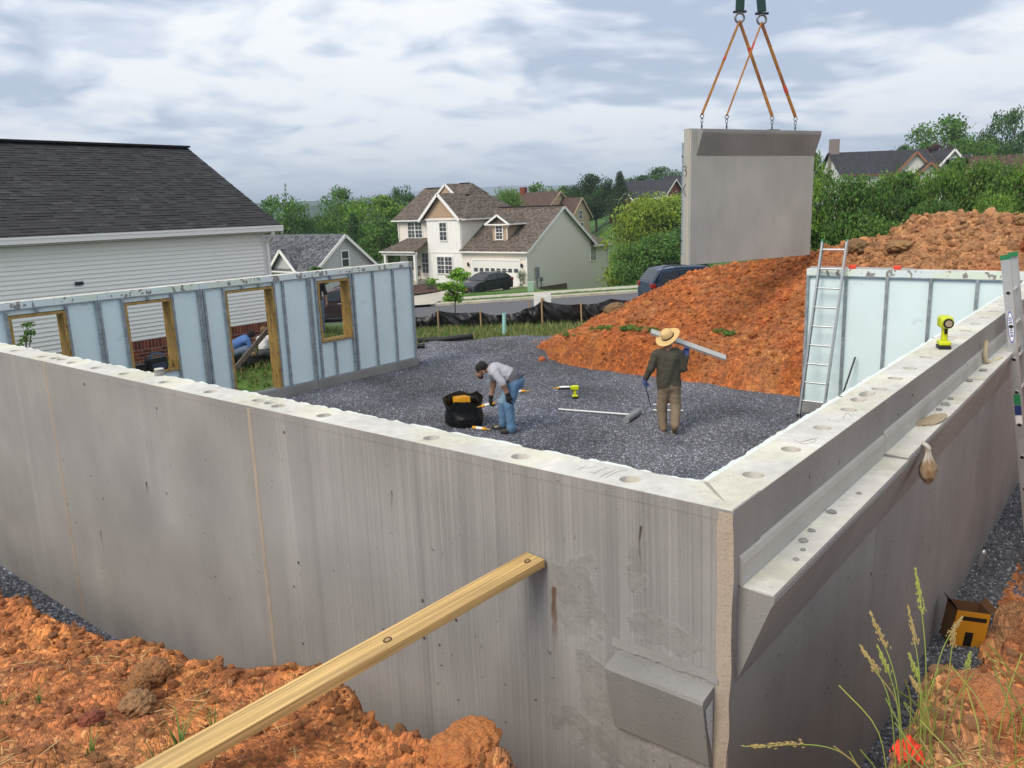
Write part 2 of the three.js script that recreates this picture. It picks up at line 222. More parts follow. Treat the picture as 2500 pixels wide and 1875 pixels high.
// ---------------------------------------------------------------- land
// survey frame: d metres out from the south corner of the plot towards the road, l metres to the right
const toL = (x, z) => (x - 1.178) * 0.7739 - (z - 2.718) * 0.6333, toD = (x, z) => -(x - 1.178) * 0.6333 - (z - 2.718) * 0.7739;
const fromLD = (l, d) => [1.178 + l * 0.7739 - d * 0.6333, 2.718 - l * 0.6333 - d * 0.7739];
const roadY = l => -1.77 + 0.031 * clamp(l, -30, 30);
function groundY(x, z) {
  const l = toL(x, z), d = toD(x, z), r = Math.hypot(l, d);
  let y = lerp(-0.05, roadY(l) - 0.05, sst(25.5, 39.5, d));
  y = lerp(y, -2.80, sst(46.5, 60, d) * sst(30, 10, l));
  y -= 1.3 * sst(1.0, 5.0, l) * sst(50, 60, d) * sst(34, 20, l) * sst(90, 70, d);
  y = lerp(y, lerp(-0.05, 1.2, sst(45, 90, d)), sst(9, 17, l) * sst(27, 33, d) * (1 - 0.0 * l));
  y += sst(90, 200, d) * (sst(20, 60, l) * 5 - 3 * sst(20, -20, l));
  if (r > 200) y += sst(200, 900, r) * (14 * (fbm(x / 420, z / 420, 4, 400) - 0.42)) - sst(900, 6000, r) * 20;
  // swell up to the house on the left, and the bank the photographer stands on
  y += 0.48 * sst(-12.9, -15.6, x) * sst(-14, -9.5, z) * sst(30, 18, Math.abs(z));
  const bank = Math.max(sst(2.4, 4.4, z) * sst(-40, -9, x), sst(3.6, 6.5, x) * sst(-26, -12, z)); y = lerp(y, 1.55, clamp(bank) * sst(14, 8, d));
  return y;
}
{
  const N = 300, radii = [0.01]; for (let r = 1.2; r < 7500; r *= 1.052) radii.push(r);
  const P = [], U = [], Cc = [], I = [];
  for (const r of radii) for (let k = 0; k <= N; k++) { const a = k / N * 2 * Math.PI, x = 1.2 + r * Math.cos(a), z = 2.7 + r * Math.sin(a); P.push(x, groundY(x, z), z); U.push(x, z); const f = fbm(x / 3, z / 3, 4, 410), q = fbm(x / 40, z / 40, 3, 411), far = sst(120, 400, r), c = lerp(0.7, 1.1, f); Cc.push(lerp(c * (0.66 + 0.35 * q), 0.35 + 0.35 * q, far), lerp(c, 0.55 + 0.3 * q, far), lerp(c * 0.85, 0.45 + 0.25 * q, far)); }
  for (let j = 0; j < radii.length - 1; j++) for (let k = 0; k < N; k++) { const a = j * (N + 1) + k, b = a + 1, c = a + N + 1, d = c + 1; I.push(a, b, c, b, d, c); }
  const g = new THREE.BufferGeometry(); g.setAttribute('position', new THREE.Float32BufferAttribute(P, 3)); g.setAttribute('uv', new THREE.Float32BufferAttribute(U, 2)); g.setAttribute('color', new THREE.Float32BufferAttribute(Cc, 3)); g.setIndex(I); g.computeVertexNormals();
  structure('ground', g, M.grass);
}
// wooded ridge and blue mountains far off
function farRidge(name, dist, base, amp, freq, seed, c) {
  const P = [], I = [], n = 240; for (let k = 0; k <= n; k++) { const l = lerp(-1.3, 1.3, k / n) * dist, [x, z] = fromLD(l, dist), h = base + amp * (fbm(l / freq + 7, 1.3, 5, seed) - 0.4), [x2, z2] = fromLD(l, dist * 1.25), [x0, z0] = fromLD(l, dist * 0.86); P.push(x0, -60, z0, x, h, z, x2, -60, z2); }
  for (let k = 0; k < n; k++) { const a = k * 3; for (const s of [0, 1]) I.push(a + s, a + s + 3, a + s + 1, a + s + 1, a + s + 3, a + s + 4); }
  const g = new THREE.BufferGeometry(); g.setAttribute('position', new THREE.Float32BufferAttribute(P, 3)); g.setIndex(I); g.computeVertexNormals(); structure(name, g, mat(c, 1));
}
farRidge('wooded_ridge', 900, 11, 26, 300, 500, 0x2c4626);
farRidge('far_ridge', 1900, 26, 34, 500, 520, 0x2c4626);
farRidge('mountain', 5200, 95, 150, 1400, 540, 0x2c4626);

// gravel bed: pit floor, trench, and the apron running out at the back
const gravelArea = [[-13.35, 1.25], [-13.35, -10.9], [-14.15, -12.2], [-13.8, -13.2], [-13.0, -14.1], [-12.2, -14.6], [-11.2, -14.7], [-10.3, -14.0], [-9.4, -12.2], [-7, -12.1], [-3.6, -11.9], [0.75, -11.9], [0.75, 1.25]];
const gravelY = (x, z) => 0.03 * (fbm(x * 0.9, z * 0.9, 3, 420) - 0.5) + 0.022 * (fbm(x * 4, z * 4, 3, 421) - 0.5) + 0.06 * sst(-10.6, -12.5, z) * sst(-9, -11, x) * (fbm(x * 1.2, z * 1.2, 3, 425)) * 2;
structure('gravel_bed', heightfield(range(-14.3, 0.8, 0.07), range(-14.9, 1.3, 0.07), (x, z) => gravelY(x, z), (x, z) => { const w = 0.35 * (fbm(x * 2.2, z * 2.2, 3, 422) - 0.5); return inPoly(x + w, z + w, gravelArea); }, (x, z) => { const f = fbm(x * 0.7, z * 0.7, 4, 423), g = fbm(x * 3, z * 3, 3, 424), k = 0.74 + 0.95 * (f - 0.42) + 0.3 * (g - 0.5), b = sst(0.52, 0.66, fbm(x * 0.45 + 3, z * 0.45, 3, 426)); return [k * (1 + 0.10 * b), k * (1 + 0.05 * b), k * (1 - 0.02 * b)]; }), M.gravel);
function stoneGeo(seed, d = 0) { const g = new THREE.IcosahedronGeometry(1, d), p = g.attributes.position; for (let i = 0; i < p.count; i++) { const x = p.getX(i), y = p.getY(i), z = p.getZ(i), h = hash2(Math.round(x * 50) + 99, Math.round(y * 50) + Math.round(z * 50) * 131, seed), s = 0.7 + 0.55 * h; p.setXYZ(i, x * s, y * s * 0.75, z * s); } g.computeVertexNormals(); return g; }
function scatter(name, geo, material, n, seed, fn, label, cat) {
  const R = rng(seed), im = new THREE.InstancedMesh(geo, material, n), o = new THREE.Object3D(), c = new THREE.Color(); let k = 0, guard = 0;
  while (k < n && guard++ < n * 30) { const q = fn(R); if (!q) continue; o.position.set(q.x, q.y, q.z); if (q.up) { o.rotation.set(R() * 0.4 - 0.2, R() * 6.28, R() * 0.4 - 0.2); } else o.rotation.set(R() * 6.28, R() * 6.28, R() * 6.28); const s = q.s; if (Array.isArray(s)) o.scale.set(...s); else o.scale.setScalar(s); o.updateMatrix(); im.setMatrixAt(k, o.matrix); c.setRGB(q.c[0], q.c[1], q.c[2]); im.setColorAt(k, c); k++; }
  im.count = k; im.name = numbered(name); im.castShadow = im.receiveShadow = true; im.userData = { kind: 'stuff', label, category: cat }; scene.add(im); return im;
}
const stoneTone = R => { const t = R(), k = 0.075 + 0.16 * t * t + (t > 0.96 ? 0.2 : 0); return [k * 0.96, k, k * 1.12]; };
scatter('gravel_stones', stoneGeo(1), M.stone, 190000, 11, R => { const x = -14.2 + 14 * R(), z = -14.7 + 14.5 * R(); const w = 0.35 * (fbm(x * 2.2, z * 2.2, 3, 422) - 0.5); if (!inPoly(x + w, z + w, gravelArea)) return null; return { x, y: gravelY(x, z) + 0.003, z, s: 0.008 + 0.011 * R() * R(), c: stoneTone(R).map(v => v * clamp(0.85 + 1.5 * (fbm(x * 0.7, z * 0.7, 4, 423) - 0.45), 0.45, 1.6)) }; }, 'loose blue-grey crushed stone covering the pit floor', 'gravel');
scatter('gravel_stones', stoneGeo(2), M.stone, 26000, 12, R => { const t = R(); const x = t < 0.7 ? 0.02 + 0.68 * R() : -13.3 + 12.5 * R(), z = t < 0.7 ? -10.5 + 10.6 * R() : 0.02 + 1.1 * R(); return { x, y: gravelY(x, z) + 0.004, z, s: 0.009 + 0.012 * R() * R(), c: stoneTone(R) }; }, 'loose dark crushed stone at the bottom of the trench outside the walls', 'gravel');

// ---- the bank the picture is taken from: lip lines of the excavation
const lipZ = x => poly1([[-9, 1.9], [-4.2, 1.52], [-3.4, 1.40], [-2.9, 1.40], [-2.14, 1.20], [-1.75, 1.08], [-1.49, 0.86], [-1.36, 0.86], [-1.1, 0.97], [-0.89, 0.96], [-0.6, 0.92], [-0.385, 0.86], [0, 0.95], [0.5, 1.2], [3, 3]], x);
const lipX = z => poly1([[-12, 0.98], [-5, 0.95], [-3.2, 0.98], [-2.2, 1.06], [-1.6, 0.95], [-1.15, 0.84], [-0.8, 0.80], [-0.5, 0.69], [-0.25, 0.64], [0.1, 0.66], [0.6, 0.72], [1.5, 1.3]], z);
function bankD(x, z) { const a = z - lipZ(x), b = x - lipX(z), k = 0.12, h = clamp(0.5 + 0.5 * (a - b) / k); return lerp(b, a, h) + k * h * (1 - h); }
const bankTop = (x, z) => 1.62 + 0.05 * sst(-3, 0, x) + 0.10 * (fbm(x * 1.1, z * 1.1, 3, 430) - 0.4) + 0.10 * sst(0, 1.6, bankD(x, z)) - 1.15 * sst(-1.3, -3.6, z) * sst(0.2, 0.6, x) + 0.9 * sst(-1.5, -5, z) * sst(0.9, 2.8, x);
function bankY(x, z) {
  const n1 = fbm(x * 3.3, z * 3.3, 4, 431) - 0.5, d = bankD(x, z) + 0.16 * n1 + 0.07 * (fbm(x * 11, z * 11, 3, 432) - 0.5), t = bankTop(x, z);
  const prof = d > 0 ? 1 : 1 - 0.10 * sst(0, -0.05, d) - 0.92 * sst(-0.02, -0.40, d);
  const rub = ridge(x * 4, z * 4, 4, 433) * 0.05 + ridge(x * 15, z * 15, 3, 434) * 0.014 + fbm(x * 40, z * 40, 2, 435) * 0.012 + 0.010 * Math.pow(hash2(Math.round(x * 90), Math.round(z * 90), 13), 3);
  return t * prof - 0.03 + rub * (0.25 + 0.9 * sst(0.46, 0.66, fbm(x * 1.7, z * 1.7, 3, 436)) + 0.9 * sst(0.25, -0.1, d));
}
const earth = (x, z, y, tan) => { const f = fbm(x * 2.2, z * 2.2, 4, 440), g = fbm(x * 9, z * 9, 3, 441), k = 0.84 + 0.40 * g; const q = 0.80 + 0.4 * hash2(Math.round(x * 90), Math.round(z * 90), 12); return [k * q * lerp(0.84, 0.80, tan), k * q * lerp(0.56, 0.84, tan) * (0.9 + 0.25 * f), k * q * lerp(0.28, 0.72, tan) * (0.85 + 0.3 * f)]; };
const bankTan = (x, z) => clamp(0.22 + sst(0.45, 0.58, fbm(x * 1.5 + 4, z * 1.5, 4, 442)) * 0.75 + 0.25 * sst(0.3, 0.9, bankD(x, z)) * fbm(x * 4, z * 4, 3, 443) * 1.6);
{
  const xs = [...range(-9, -4, 0.06), ...range(-4, 1.6, 0.017).slice(1), ...range(1.6, 6.5, 0.1).slice(1)], zs = [...range(-12, -2.6, 0.06), ...range(-2.6, 2.4, 0.017).slice(1), ...range(2.4, 4.6, 0.12).slice(1)];
  structure('clay_bank', heightfield(xs, zs, bankY, (x, z) => bankD(x, z) > -0.62 && !(x < 0.03 && z < 0.03), (x, z, y) => earth(x, z, y, bankTan(x, z)), (x, y, z) => [x + y * 0.6, z + y]), M.clay);
}
const lumps = R => { const x = -4.0 + 5.6 * R(), z = -1.6 + 3.6 * R(); if (bankD(x, z) < -0.06 || R() > 0.3 + 0.7 * sst(0.4, 0, bankD(x, z)) + 0.3 * sst(0.5, 0.6, fbm(x * 2, z * 2, 3, 445))) return null; const s = 0.007 + 0.026 * Math.pow(R(), 3), e = earth(x, z, 0, clamp(bankTan(x, z) * 0.7 + 0.8 * R() * R())), b = 0.6 + 0.55 * R(); return { x, y: bankY(x, z) + s * 0.15, z, s: [s * (0.7 + 0.6 * R()), s * (0.6 + 0.4 * R()), s * (0.7 + 0.6 * R())], c: [e[0] * b * 0.74, e[1] * b * 0.37, e[2] * b * 0.21] }; };
function clodGeo(seed) { let g = new THREE.IcosahedronGeometry(1, 3); const p = g.attributes.position; for (let i = 0; i < p.count; i++) { const v = V(p.getX(i), p.getY(i), p.getZ(i)); v.multiplyScalar(0.55 + 0.6 * fbm(v.x * 1.7 + seed + v.y, v.z * 1.7 - v.y * 1.3, 3, seed) + 0.35 * (ridge(v.x * 2.7 + v.y, v.z * 2.7 + v.y * 2, 3, seed + 4) - 0.4)); p.setXYZ(i, v.x, v.y, v.z); } g.computeVertexNormals(); return g; }
scatter('clay_clods', clodGeo(61), M.clod, 330, 23, lumps, 'clods of red and brown earth of many sizes on the near bank', 'soil');
scatter('clay_clods', clodGeo(67), M.clod, 280, 24, lumps, 'broken angular earth lumps among the clods on the near bank', 'soil');
const bankClod = R => { const x = -4.4 + 6.2 * R(), z = -2.4 + 4.6 * R(); const d = bankD(x, z); if (d < -0.12 || R() > 0.25 + 0.8 * sst(0.35, 0, d)) return null; const s = 0.0025 + 0.022 * Math.pow(R(), 7), e = earth(x, z, 0, clamp(bankTan(x, z) + (R() < 0.12 ? 0.5 : 0))), b = 0.75 + 0.5 * R(); return { x, y: bankY(x, z) + s * 0.25, z, s, c: [e[0] * b * 0.68, e[1] * b * 0.345, e[2] * b * 0.20] }; };
scatter('clay_crumbs', stoneGeo(5), M.clod, 9000, 21, bankClod, 'crumbs and pebbles of red clay strewn over the near bank', 'soil');

// ---- spoil heap behind the pit
const heapBase = x => poly1([[-12, -13.2], [-10.6, -12.9], [-9.9, -12.15], [-8.9, -11.78], [-7, -11.7], [-5.3, -11.62], [-3.7, -11.4], [-2.5, -11.15], [9, -11.1]], x) + 0.25 * (fbm(x * 1.3, 2, 3, 450) - 0.5);
const heapCrest = x => poly1([[-12.2, 0], [-11.1, 0.10], [-10.2, 0.72], [-9, 1.22], [-7.85, 1.78], [-6.9, 2.0], [-5.4, 2.2], [-4.8, 2.32], [-4.1, 2.52], [-3.5, 2.62], [-3, 2.98], [-2.2, 3.02], [-1, 2.95], [3, 2.9], [9, 2.6]], x);
function heapY(x, z) {
  const n = fbm(x * 1.6, z * 1.6, 4, 451) - 0.5, t = heapBase(x) - z + 0.25 * n, hc = heapCrest(x + 0.5 * n), tc = heapBase(x) + 15.0;
  const step = Math.min(0.80, hc * 0.55);
  let y = step * sst(0, 0.42, t) * 0.94 + step * 0.06 * sst(0.4, 0.9, t); y += (hc - step) * Math.pow(clamp((t - 0.75) / (tc - 0.75)), 0.92); y *= 1 - 0.45 * sst(tc + 0.6, tc + 5, t);
  const rub = ridge(x * 2.4, z * 2.4, 4, 452) * 0.08 + fbm(x * 5, z * 5, 3, 458) * 0.07 + ridge(x * 8, z * 8, 3, 453) * 0.032 + fbm(x * 20, z * 20, 2, 454) * 0.03 + 0.05 * Math.pow(hash2(Math.round(x * 60), Math.round(z * 60), 14), 4), tan = heapTan(x, z, y);
  return -0.06 + y + (rub - 0.05) * sst(-0.02, 0.3, t) * (0.8 + 0.35 * tan) * sst(0.02, 0.35, hc + 0.2);
}
const heapTan = (x, z, y) => sst(-5.0, -3.4, x + 1.2 * (fbm(x * 1.1, z * 1.1, 3, 455) - 0.5)) * sst(2.0, 2.35, y + 0.5 * (fbm(x * 1.4, z * 1.4, 3, 456) - 0.5));
{
  const xs = range(-12.2, 6, 0.045), zs = [...range(-21, -16, 0.15), ...range(-16, -11, 0.045).slice(1)];
  structure('spoil_heap', heightfield(xs, zs, heapY, (x, z) => heapBase(x) - z > -0.25 && !(x < -10.4 && heapY(x, z) < -0.03), (x, z, y) => { const c = earth(x, z, y, clamp(heapTan(x, z, y) + 0.35 * sst(0.55, 0.7, fbm(x * 0.9 + 9, z * 0.9, 3, 457)))); const w = sst(0.35, 0.9, y) * 0.0 + 1; const br = 0.80 + 0.34 * fbm(x * 1.3 + 5, z * 1.3 - y, 4, 459) + 0.22 * (fbm(x * 11, z * 11, 2, 460) - 0.5); return c.map((v, i) => v * w * br * (i === 1 ? 0.97 : 1)); }, (x, y, z) => [x, z - y]), M.clay);
}
scatter('heap_crumbs', stoneGeo(6), M.clod, 26000, 22, R => { const x = -11 + 14 * R(), z = -16 + 4.9 * R(); if (heapBase(x) - z < 0.1) return null; const y = heapY(x, z); if (y < 0.02) return null; const tn = heapTan(x, z, y), s = (0.006 + 0.05 * Math.pow(R(), 7)) * (1 + 0.9 * tn * R()), e = earth(x, z, 0, clamp(tn + (R() < 0.10 ? 0.6 : 0))), b = 0.7 + 0.55 * R(); return { x, y: y + s * 0.2, z, s, c: [e[0] * b * 0.58, e[1] * b * 0.275, e[2] * b * 0.15] }; }, 'loose lumps and crumbs of red earth over the spoil heap', 'soil');
scatter('heap_clods', clodGeo(71), M.clod, 900, 25, R => { const x = -10.5 + 13 * R(), z = -15.6 + 4.4 * R(); if (heapBase(x) - z < 0.15) return null; const y = heapY(x, z); if (y < 0.03) return null; const tn = heapTan(x, z, y), s = (0.02 + 0.08 * Math.pow(R(), 5)) * (1 + 0.6 * tn), e = earth(x, z, 0, clamp(tn * 0.8 + (R() < 0.2 ? 0.5 * R() : 0))), b = 0.55 + 0.6 * R(); return { x, y: y + s * 0.1, z, s: [s * (0.7 + 0.6 * R()), s * (0.5 + 0.4 * R()), s * (0.7 + 0.6 * R())], c: [e[0] * b * 0.70, e[1] * b * 0.35, e[2] * b * 0.20] }; }, 'angular clods of red and tan earth over the spoil heap', 'soil');
function boulder(name, label, cat, x, y, z, s, c, seed, group) {
  let g = new THREE.IcosahedronGeometry(1, 18), p = g.attributes.position;
  for (let i = 0; i < p.count; i++) { const v = V(p.getX(i), p.getY(i), p.getZ(i)); const n = 0.70 + 0.45 * fbm(v.x * 1.4 + seed, v.y * 1.4 + v.z * 1.1 + seed, 4, seed) + 0.34 * (ridge(v.x * 2.6 + v.y, v.z * 2.6 - v.y * 2, 5, seed + 3) - 0.5) + 0.20 * (fbm(v.x * 7 + v.y * 3, v.z * 7 - v.y * 5, 3, seed + 9) - 0.5); v.multiplyScalar(n); p.setXYZ(i, v.x * s[0], v.y * s[1], v.z * s[2]); }
  g.deleteAttribute('uv'); g.deleteAttribute('normal'); g = mergeVertices(g, 1e-5); g.computeVertexNormals();
  const m = mesh(name, metric(g), new THREE.MeshStandardMaterial({ color: c, roughness: 0.95, bumpMap: M.clod.bumpMap, bumpScale: 0.02 })); m.position.set(x, y, z); m.rotation.y = seed; return tag(m, label, cat, group);
}

// ---------------------------------------------------------------- precast foundation walls
// a panel: x along its length, outer face at z = 0 looking to +z, inner (stud) face at z = -0.26
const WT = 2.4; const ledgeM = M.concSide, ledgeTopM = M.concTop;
function ragged(x0, x1, y0, y1, z0, z1, amp, seed) { // foam strip with a torn top edge
  const n = Math.max(4, Math.round((x1 - x0) / 0.025)), P = []; const top = i => y1 - amp * Math.pow(vn((x0 + (x1 - x0) * i / n) * 22, seed, 600), 2) - amp * 0.4 * hash2(i, seed, 601); const zin = i => z0 - 0.6 * amp * vn((x0 + (x1 - x0) * i / n) * 30, seed, 602);
  for (let i = 0; i < n; i++) { const a = lerp(x0, x1, i / n), b = lerp(x0, x1, (i + 1) / n), ta = top(i), tb = top(i + 1), za = zin(i), zb = zin(i + 1); const q = (p, r, s, t) => P.push(p, r, s, p, s, t); q([a, ta, z1], [b, tb, z1], [b, tb, zb], [a, ta, za]); q([a, ta, za], [b, tb, zb], [b, y0, zb], [a, y0, za]); q([a, y0, z1], [b, y0, z1], [b, tb, z1], [a, ta, z1]); }
  return tri3(P);
}
function capGeo(L, holes, ovals) {
  const s = new THREE.Shape(); s.moveTo(0, 0); const n = Math.ceil(L / 0.05); for (let i = 1; i <= n; i++) s.lineTo(L * i / n, 0); s.lineTo(L, 0.225); s.lineTo(0, 0.225); s.closePath();
  for (const h of holes) { const p = new THREE.Path(); p.absellipse(h, 0.10, 0.045, 0.045, 0, Math.PI * 2, true); s.holes.push(p); }
  for (const [c, w] of ovals) { const p = new THREE.Path(); p.absellipse(c, 0.125, w, 0.042, 0, Math.PI * 2, true); s.holes.push(p); }
  const g = new THREE.ExtrudeGeometry(s, { depth: 0.045, bevelEnabled: false, curveSegments: 14 }); g.rotateX(-Math.PI / 2); // y up = depth, shape y -> -z
  g.translate(0, WT - 0.045, 0); return metric(g);
}
function panel(o) {
  const { L, openings = [], studs = [], holes = [], ovals = [], face, pos, turn } = o, H0 = o.base ?? 0, t = thing(o.name || 'precast_wall_panel', o.label, 'wall panel', pos, turn, 'precast foundation wall panels');
  const sh = new THREE.Shape([[0, 0], [L, 0], [L, WT - 0.045], [0, WT - 0.045]].map(p => new THREE.Vector2(...p)));
  for (const q of openings) { const y0 = q.door ? 0.02 : q.y0; sh.holes.push(new THREE.Path([[q.a, y0], [q.a, q.y1], [q.b, q.y1], [q.b, y0]].map(p => new THREE.Vector2(...p)))); }
  const sg = new THREE.ExtrudeGeometry(sh, { depth: 0.05, bevelEnabled: false }); sg.translate(0, 0, -0.05);
  mesh('concrete_face', metric(sg, [o.u0 || 0, 0]), face, t);
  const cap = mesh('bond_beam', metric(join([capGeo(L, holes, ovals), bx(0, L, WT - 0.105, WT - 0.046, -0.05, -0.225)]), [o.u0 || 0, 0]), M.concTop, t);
  mesh('edge_strip', metric(bx(0.001, L - 0.001, WT - 0.047, WT - 0.0015, 0.0, 0.0018), [o.u0 || 0, 0]), face, t);
  for (const h of holes) { const g = new THREE.CylinderGeometry(0.044, 0.044, 0.006, 20); g.translate(h, WT - 0.040, -0.10); mesh('grout_hole', g, M.holeConc, cap); }
  for (const [c, w] of ovals) { const g = new THREE.CylinderGeometry(1, 1, 0.006, 20); g.scale(w * 0.98, 1, 0.041); g.translate(c, WT - 0.040, -0.125); mesh('bolt_pocket', g, M.holeConc, cap); }
  mesh('foam_cap', o.plainCap ? metric(bx(0.002, L - 0.002, WT - 0.105, WT, -0.226, -0.26), [pos[2] * 1.37 + pos[0] * 2.1, 0]) : ragged(0.002, L - 0.002, WT - 0.105, WT - 0.002, -0.258, -0.226, 0.014, L * 7), o.plainCap ? M.flake : M.foamEdge, t);
  mesh('footing_beam', join([rbx(0, L, H0, 0.185, -0.05, -0.272, 0.008), ...(o.slots || []).map(s => bx(s, s + 0.17, 0.10, 0.13, -0.2715, -0.2735))]), M.concSide, t);
  // foam boards between studs, cut round the openings
  const xs = [0.01, ...studs.map(s => s), L - 0.01]; for (let i = 0; i < xs.length - 1; i++) { const a = xs[i], b = xs[i + 1]; if (b - a < 0.06) continue; let spans = [[0.187, WT - 0.106]]; for (const q of openings) if (q.a < b - 0.03 && q.b > a + 0.03) spans = q.door ? [[q.y1 + 0.012, WT - 0.106]] : [[0.187, q.y0 - 0.012], [q.y1 + 0.012, WT - 0.106]]; for (const [y0, y1] of spans) if (y1 - y0 > 0.015) mesh('foam_board', bx(a + 0.004, b - 0.004, y0, y1, -0.052, -0.212), M.foam, t); }
  for (const s of [...studs, ...(o.ends === false ? [] : [0.022, L - 0.022])]) { const q = openings.find(q => s > q.a && s < q.b); const spans = q ? (q.door ? [[q.y1 + 0.012, WT - 0.106]] : [[0.187, q.y0 - 0.012], [q.y1 + 0.012, WT - 0.106]]) : [[0.187, WT - 0.106]]; for (const [y0, y1] of spans) if (y1 - y0 > 0.02) mesh('stud', join([bx(s - 0.012, s + 0.012, y0, y1, -0.205, -0.258), bx(s - 0.021, s + 0.021, y0, y1, -0.257, -0.261), bx(s - 0.021, s - 0.017, y0, y1, -0.238, -0.257), bx(s + 0.017, s + 0.021, y0, y1, -0.238, -0.257)]), M.galv, t); }
  mesh('bottom_channel', bx(0.03, L - 0.03, 0.186, 0.20, -0.213, -0.262), M.galv, t);
  mesh('top_channel', bx(0.03, L - 0.03, WT - 0.121, WT - 0.106, -0.213, -0.262), M.galv, t);
  for (const q of openings) { const y0 = q.door ? 0.186 : q.y0, th = 0.04; const fr = mesh('buck_header', rbx(q.a, q.b, q.y1 - th, q.y1, 0.006, -0.268, 0.004), M.treated, t); mesh('buck_jamb', rbx(q.a, q.a + th, y0 + (q.door ? 0 : th), q.y1 - th, 0.006, -0.268, 0.004), M.treated, t); mesh('buck_jamb', rbx(q.b - th, q.b, y0 + (q.door ? 0 : th), q.y1 - th, 0.006, -0.268, 0.004), M.treated, t); if (!q.door) { mesh('buck_sill', rbx(q.a, q.b, y0, y0 + th, 0.006, -0.268, 0.004), M.treated, t); mesh('sill_channel', bx(q.a, q.b, y0 - 0.012, y0 - 0.001, -0.213, -0.262), M.galv, t); } }
  if (o.corbel) { // brick ledge: flat top, underside raking back into the face
    const [c0, c1, yt] = o.corbel, prof = [[0, 1.64], [0.135, yt - 0.045], [0.147, yt - 0.025], [0.146, yt - 0.004], [0.138, yt], [0, yt + 0.008]]; const pr = prism(prof.map(p => [p[0], p[1]]), -c1, -c0); pr.rotateY(-Math.PI / 2); // profile x -> z, length along x
    const cor = mesh('brick_ledge', metric(pr), ledgeM, t);
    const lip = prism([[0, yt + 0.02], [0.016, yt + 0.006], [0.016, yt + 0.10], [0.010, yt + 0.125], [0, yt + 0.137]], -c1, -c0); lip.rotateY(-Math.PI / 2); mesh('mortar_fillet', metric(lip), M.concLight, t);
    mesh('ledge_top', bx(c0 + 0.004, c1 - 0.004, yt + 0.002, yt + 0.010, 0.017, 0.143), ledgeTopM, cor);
    if (c0 > 0.02) { const e = tri3([[c0 - 0.003, 1.66, 0.004], [c0 - 0.003, yt - 0.05, 0.125], [c0 - 0.003, yt - 0.012, 0.006]]); mesh('ledge_end', e, M.sparkle, cor); }
  }
  return t;
}
const faceA1 = M.wallFace(-3.16, 0, 2048, 1536), faceA2 = M.wallFace(-6.17, -3.16, 1280, 1024), faceA3 = M.wallFace(-9.2, -6.17, 512, 512);
const grid = (a, b, st) => { const o = []; for (let x = a; x < b; x += st) o.push(x); return o; };
const A1 = panel({ L: 3.153, u0: -3.156, pos: [-3.153, 0, 0], turn: 0, face: faceA1, holes: [0.17, 0.61, 1.48, 2.06, 2.65], ovals: [[0.055, 0.045], [3.04, 0.085]], studs: grid(0.5, 3, 0.61), label: 'long grey broom-finished wall panel nearest the camera with a bracket at its lower end' });
const A2 = panel({ L: 3.006, u0: -6.165, pos: [-6.165, 0, 0], turn: 0, face: faceA2, holes: [0.31, 0.755, 1.22, 1.825, 2.42], ovals: [[0.06, 0.05], [2.945, 0.055]], studs: grid(0.5, 3, 0.61), label: 'grey concrete wall panel between the two pale sealed joints of the front wall' });
const A3 = panel({ L: 3.0, u0: -9.172, pos: [-9.172, 0, 0], turn: 0, face: faceA3, holes: grid(0.3, 3, 0.61), ovals: [[2.94, 0.055]], studs: grid(0.5, 3, 0.61), label: 'front wall panel cut off by the left edge of the picture' });
const A4 = panel({ L: 3.33, u0: -12.51, pos: [-12.508, 0, 0], turn: 0, face: faceA3, holes: grid(0.3, 3, 0.61), studs: grid(0.5, 3, 0.61), label: 'last front wall panel, farther left than the picture edge' });
faceA3.map.wrapS = faceA3.bumpMap.wrapS = THREE.RepeatWrapping;
{ // bracket on the first panel
  const pr = prism([[0, 1.27], [0.035, 1.30], [0.098, 1.585], [0.104, 1.612], [0.098, 1.628], [0, 1.645]], -3.095, -2.645); pr.rotateY(-Math.PI / 2); mesh('bracket', metric(pr), M.concSide, A1);
  const n = 26, P = []; for (let i = 0; i < n; i++) { const a = lerp(2.62, 3.115, i / n), b = lerp(2.62, 3.115, (i + 1) / n), wa = 0.012 * vn(a * 40, 3, 610), wb = 0.012 * vn(b * 40, 3, 610); P.push([a, 1.70 + wa, 0.002], [a, 1.66 + wa, 0.010], [b, 1.66 + wb, 0.010], [a, 1.70 + wa, 0.002], [b, 1.66 + wb, 0.010], [b, 1.70 + wb, 0.002]); } mesh('mortar_lip', tri3(P), M.concSide, A1);
  const e = tri3([[3.0985, 1.60, 0.02], [3.0985, 1.34, 0.012], [3.0985, 1.47, 0.06], [3.0985, 1.60, 0.02], [3.0985, 1.47, 0.06], [3.0985, 1.585, 0.085]]); mesh('bracket_end', e, M.sparkle, A1);
}
function seal(x, w, seed, parent, wob = 0.006) { // bead of pale sealant down a joint of the front wall
  const n = 60, P = []; const L = i => x - w / 2 - wob * vn(i * 0.35, seed, 620), R2 = i => x + w / 2 + wob * vn(i * 0.3, seed + 5, 621), d = i => 0.004 + 0.006 * vn(i * 0.5, seed + 9, 622);
  for (let i = 0; i < n; i++) { const a = lerp(0.0, WT - 0.01, i / n), b = lerp(0.0, WT - 0.01, (i + 1) / n); const q = (p, r, s, t) => P.push(p, r, s, p, s, t); q([L(i), a, 0.001], [x, a, d(i)], [x, b, d(i + 1)], [L(i + 1), b, 0.001]); q([x, a, d(i)], [R2(i), a, 0.001], [R2(i + 1), b, 0.001], [x, b, d(i + 1)]); }
  const m = mesh('joint_sealant', tri3(P), M.pale, parent); return m;
}
seal(0.0, 0.026, 1, A1); seal(0.0, 0.024, 2, A2); seal(3.128, 0.048, 3, A1, 0.014);
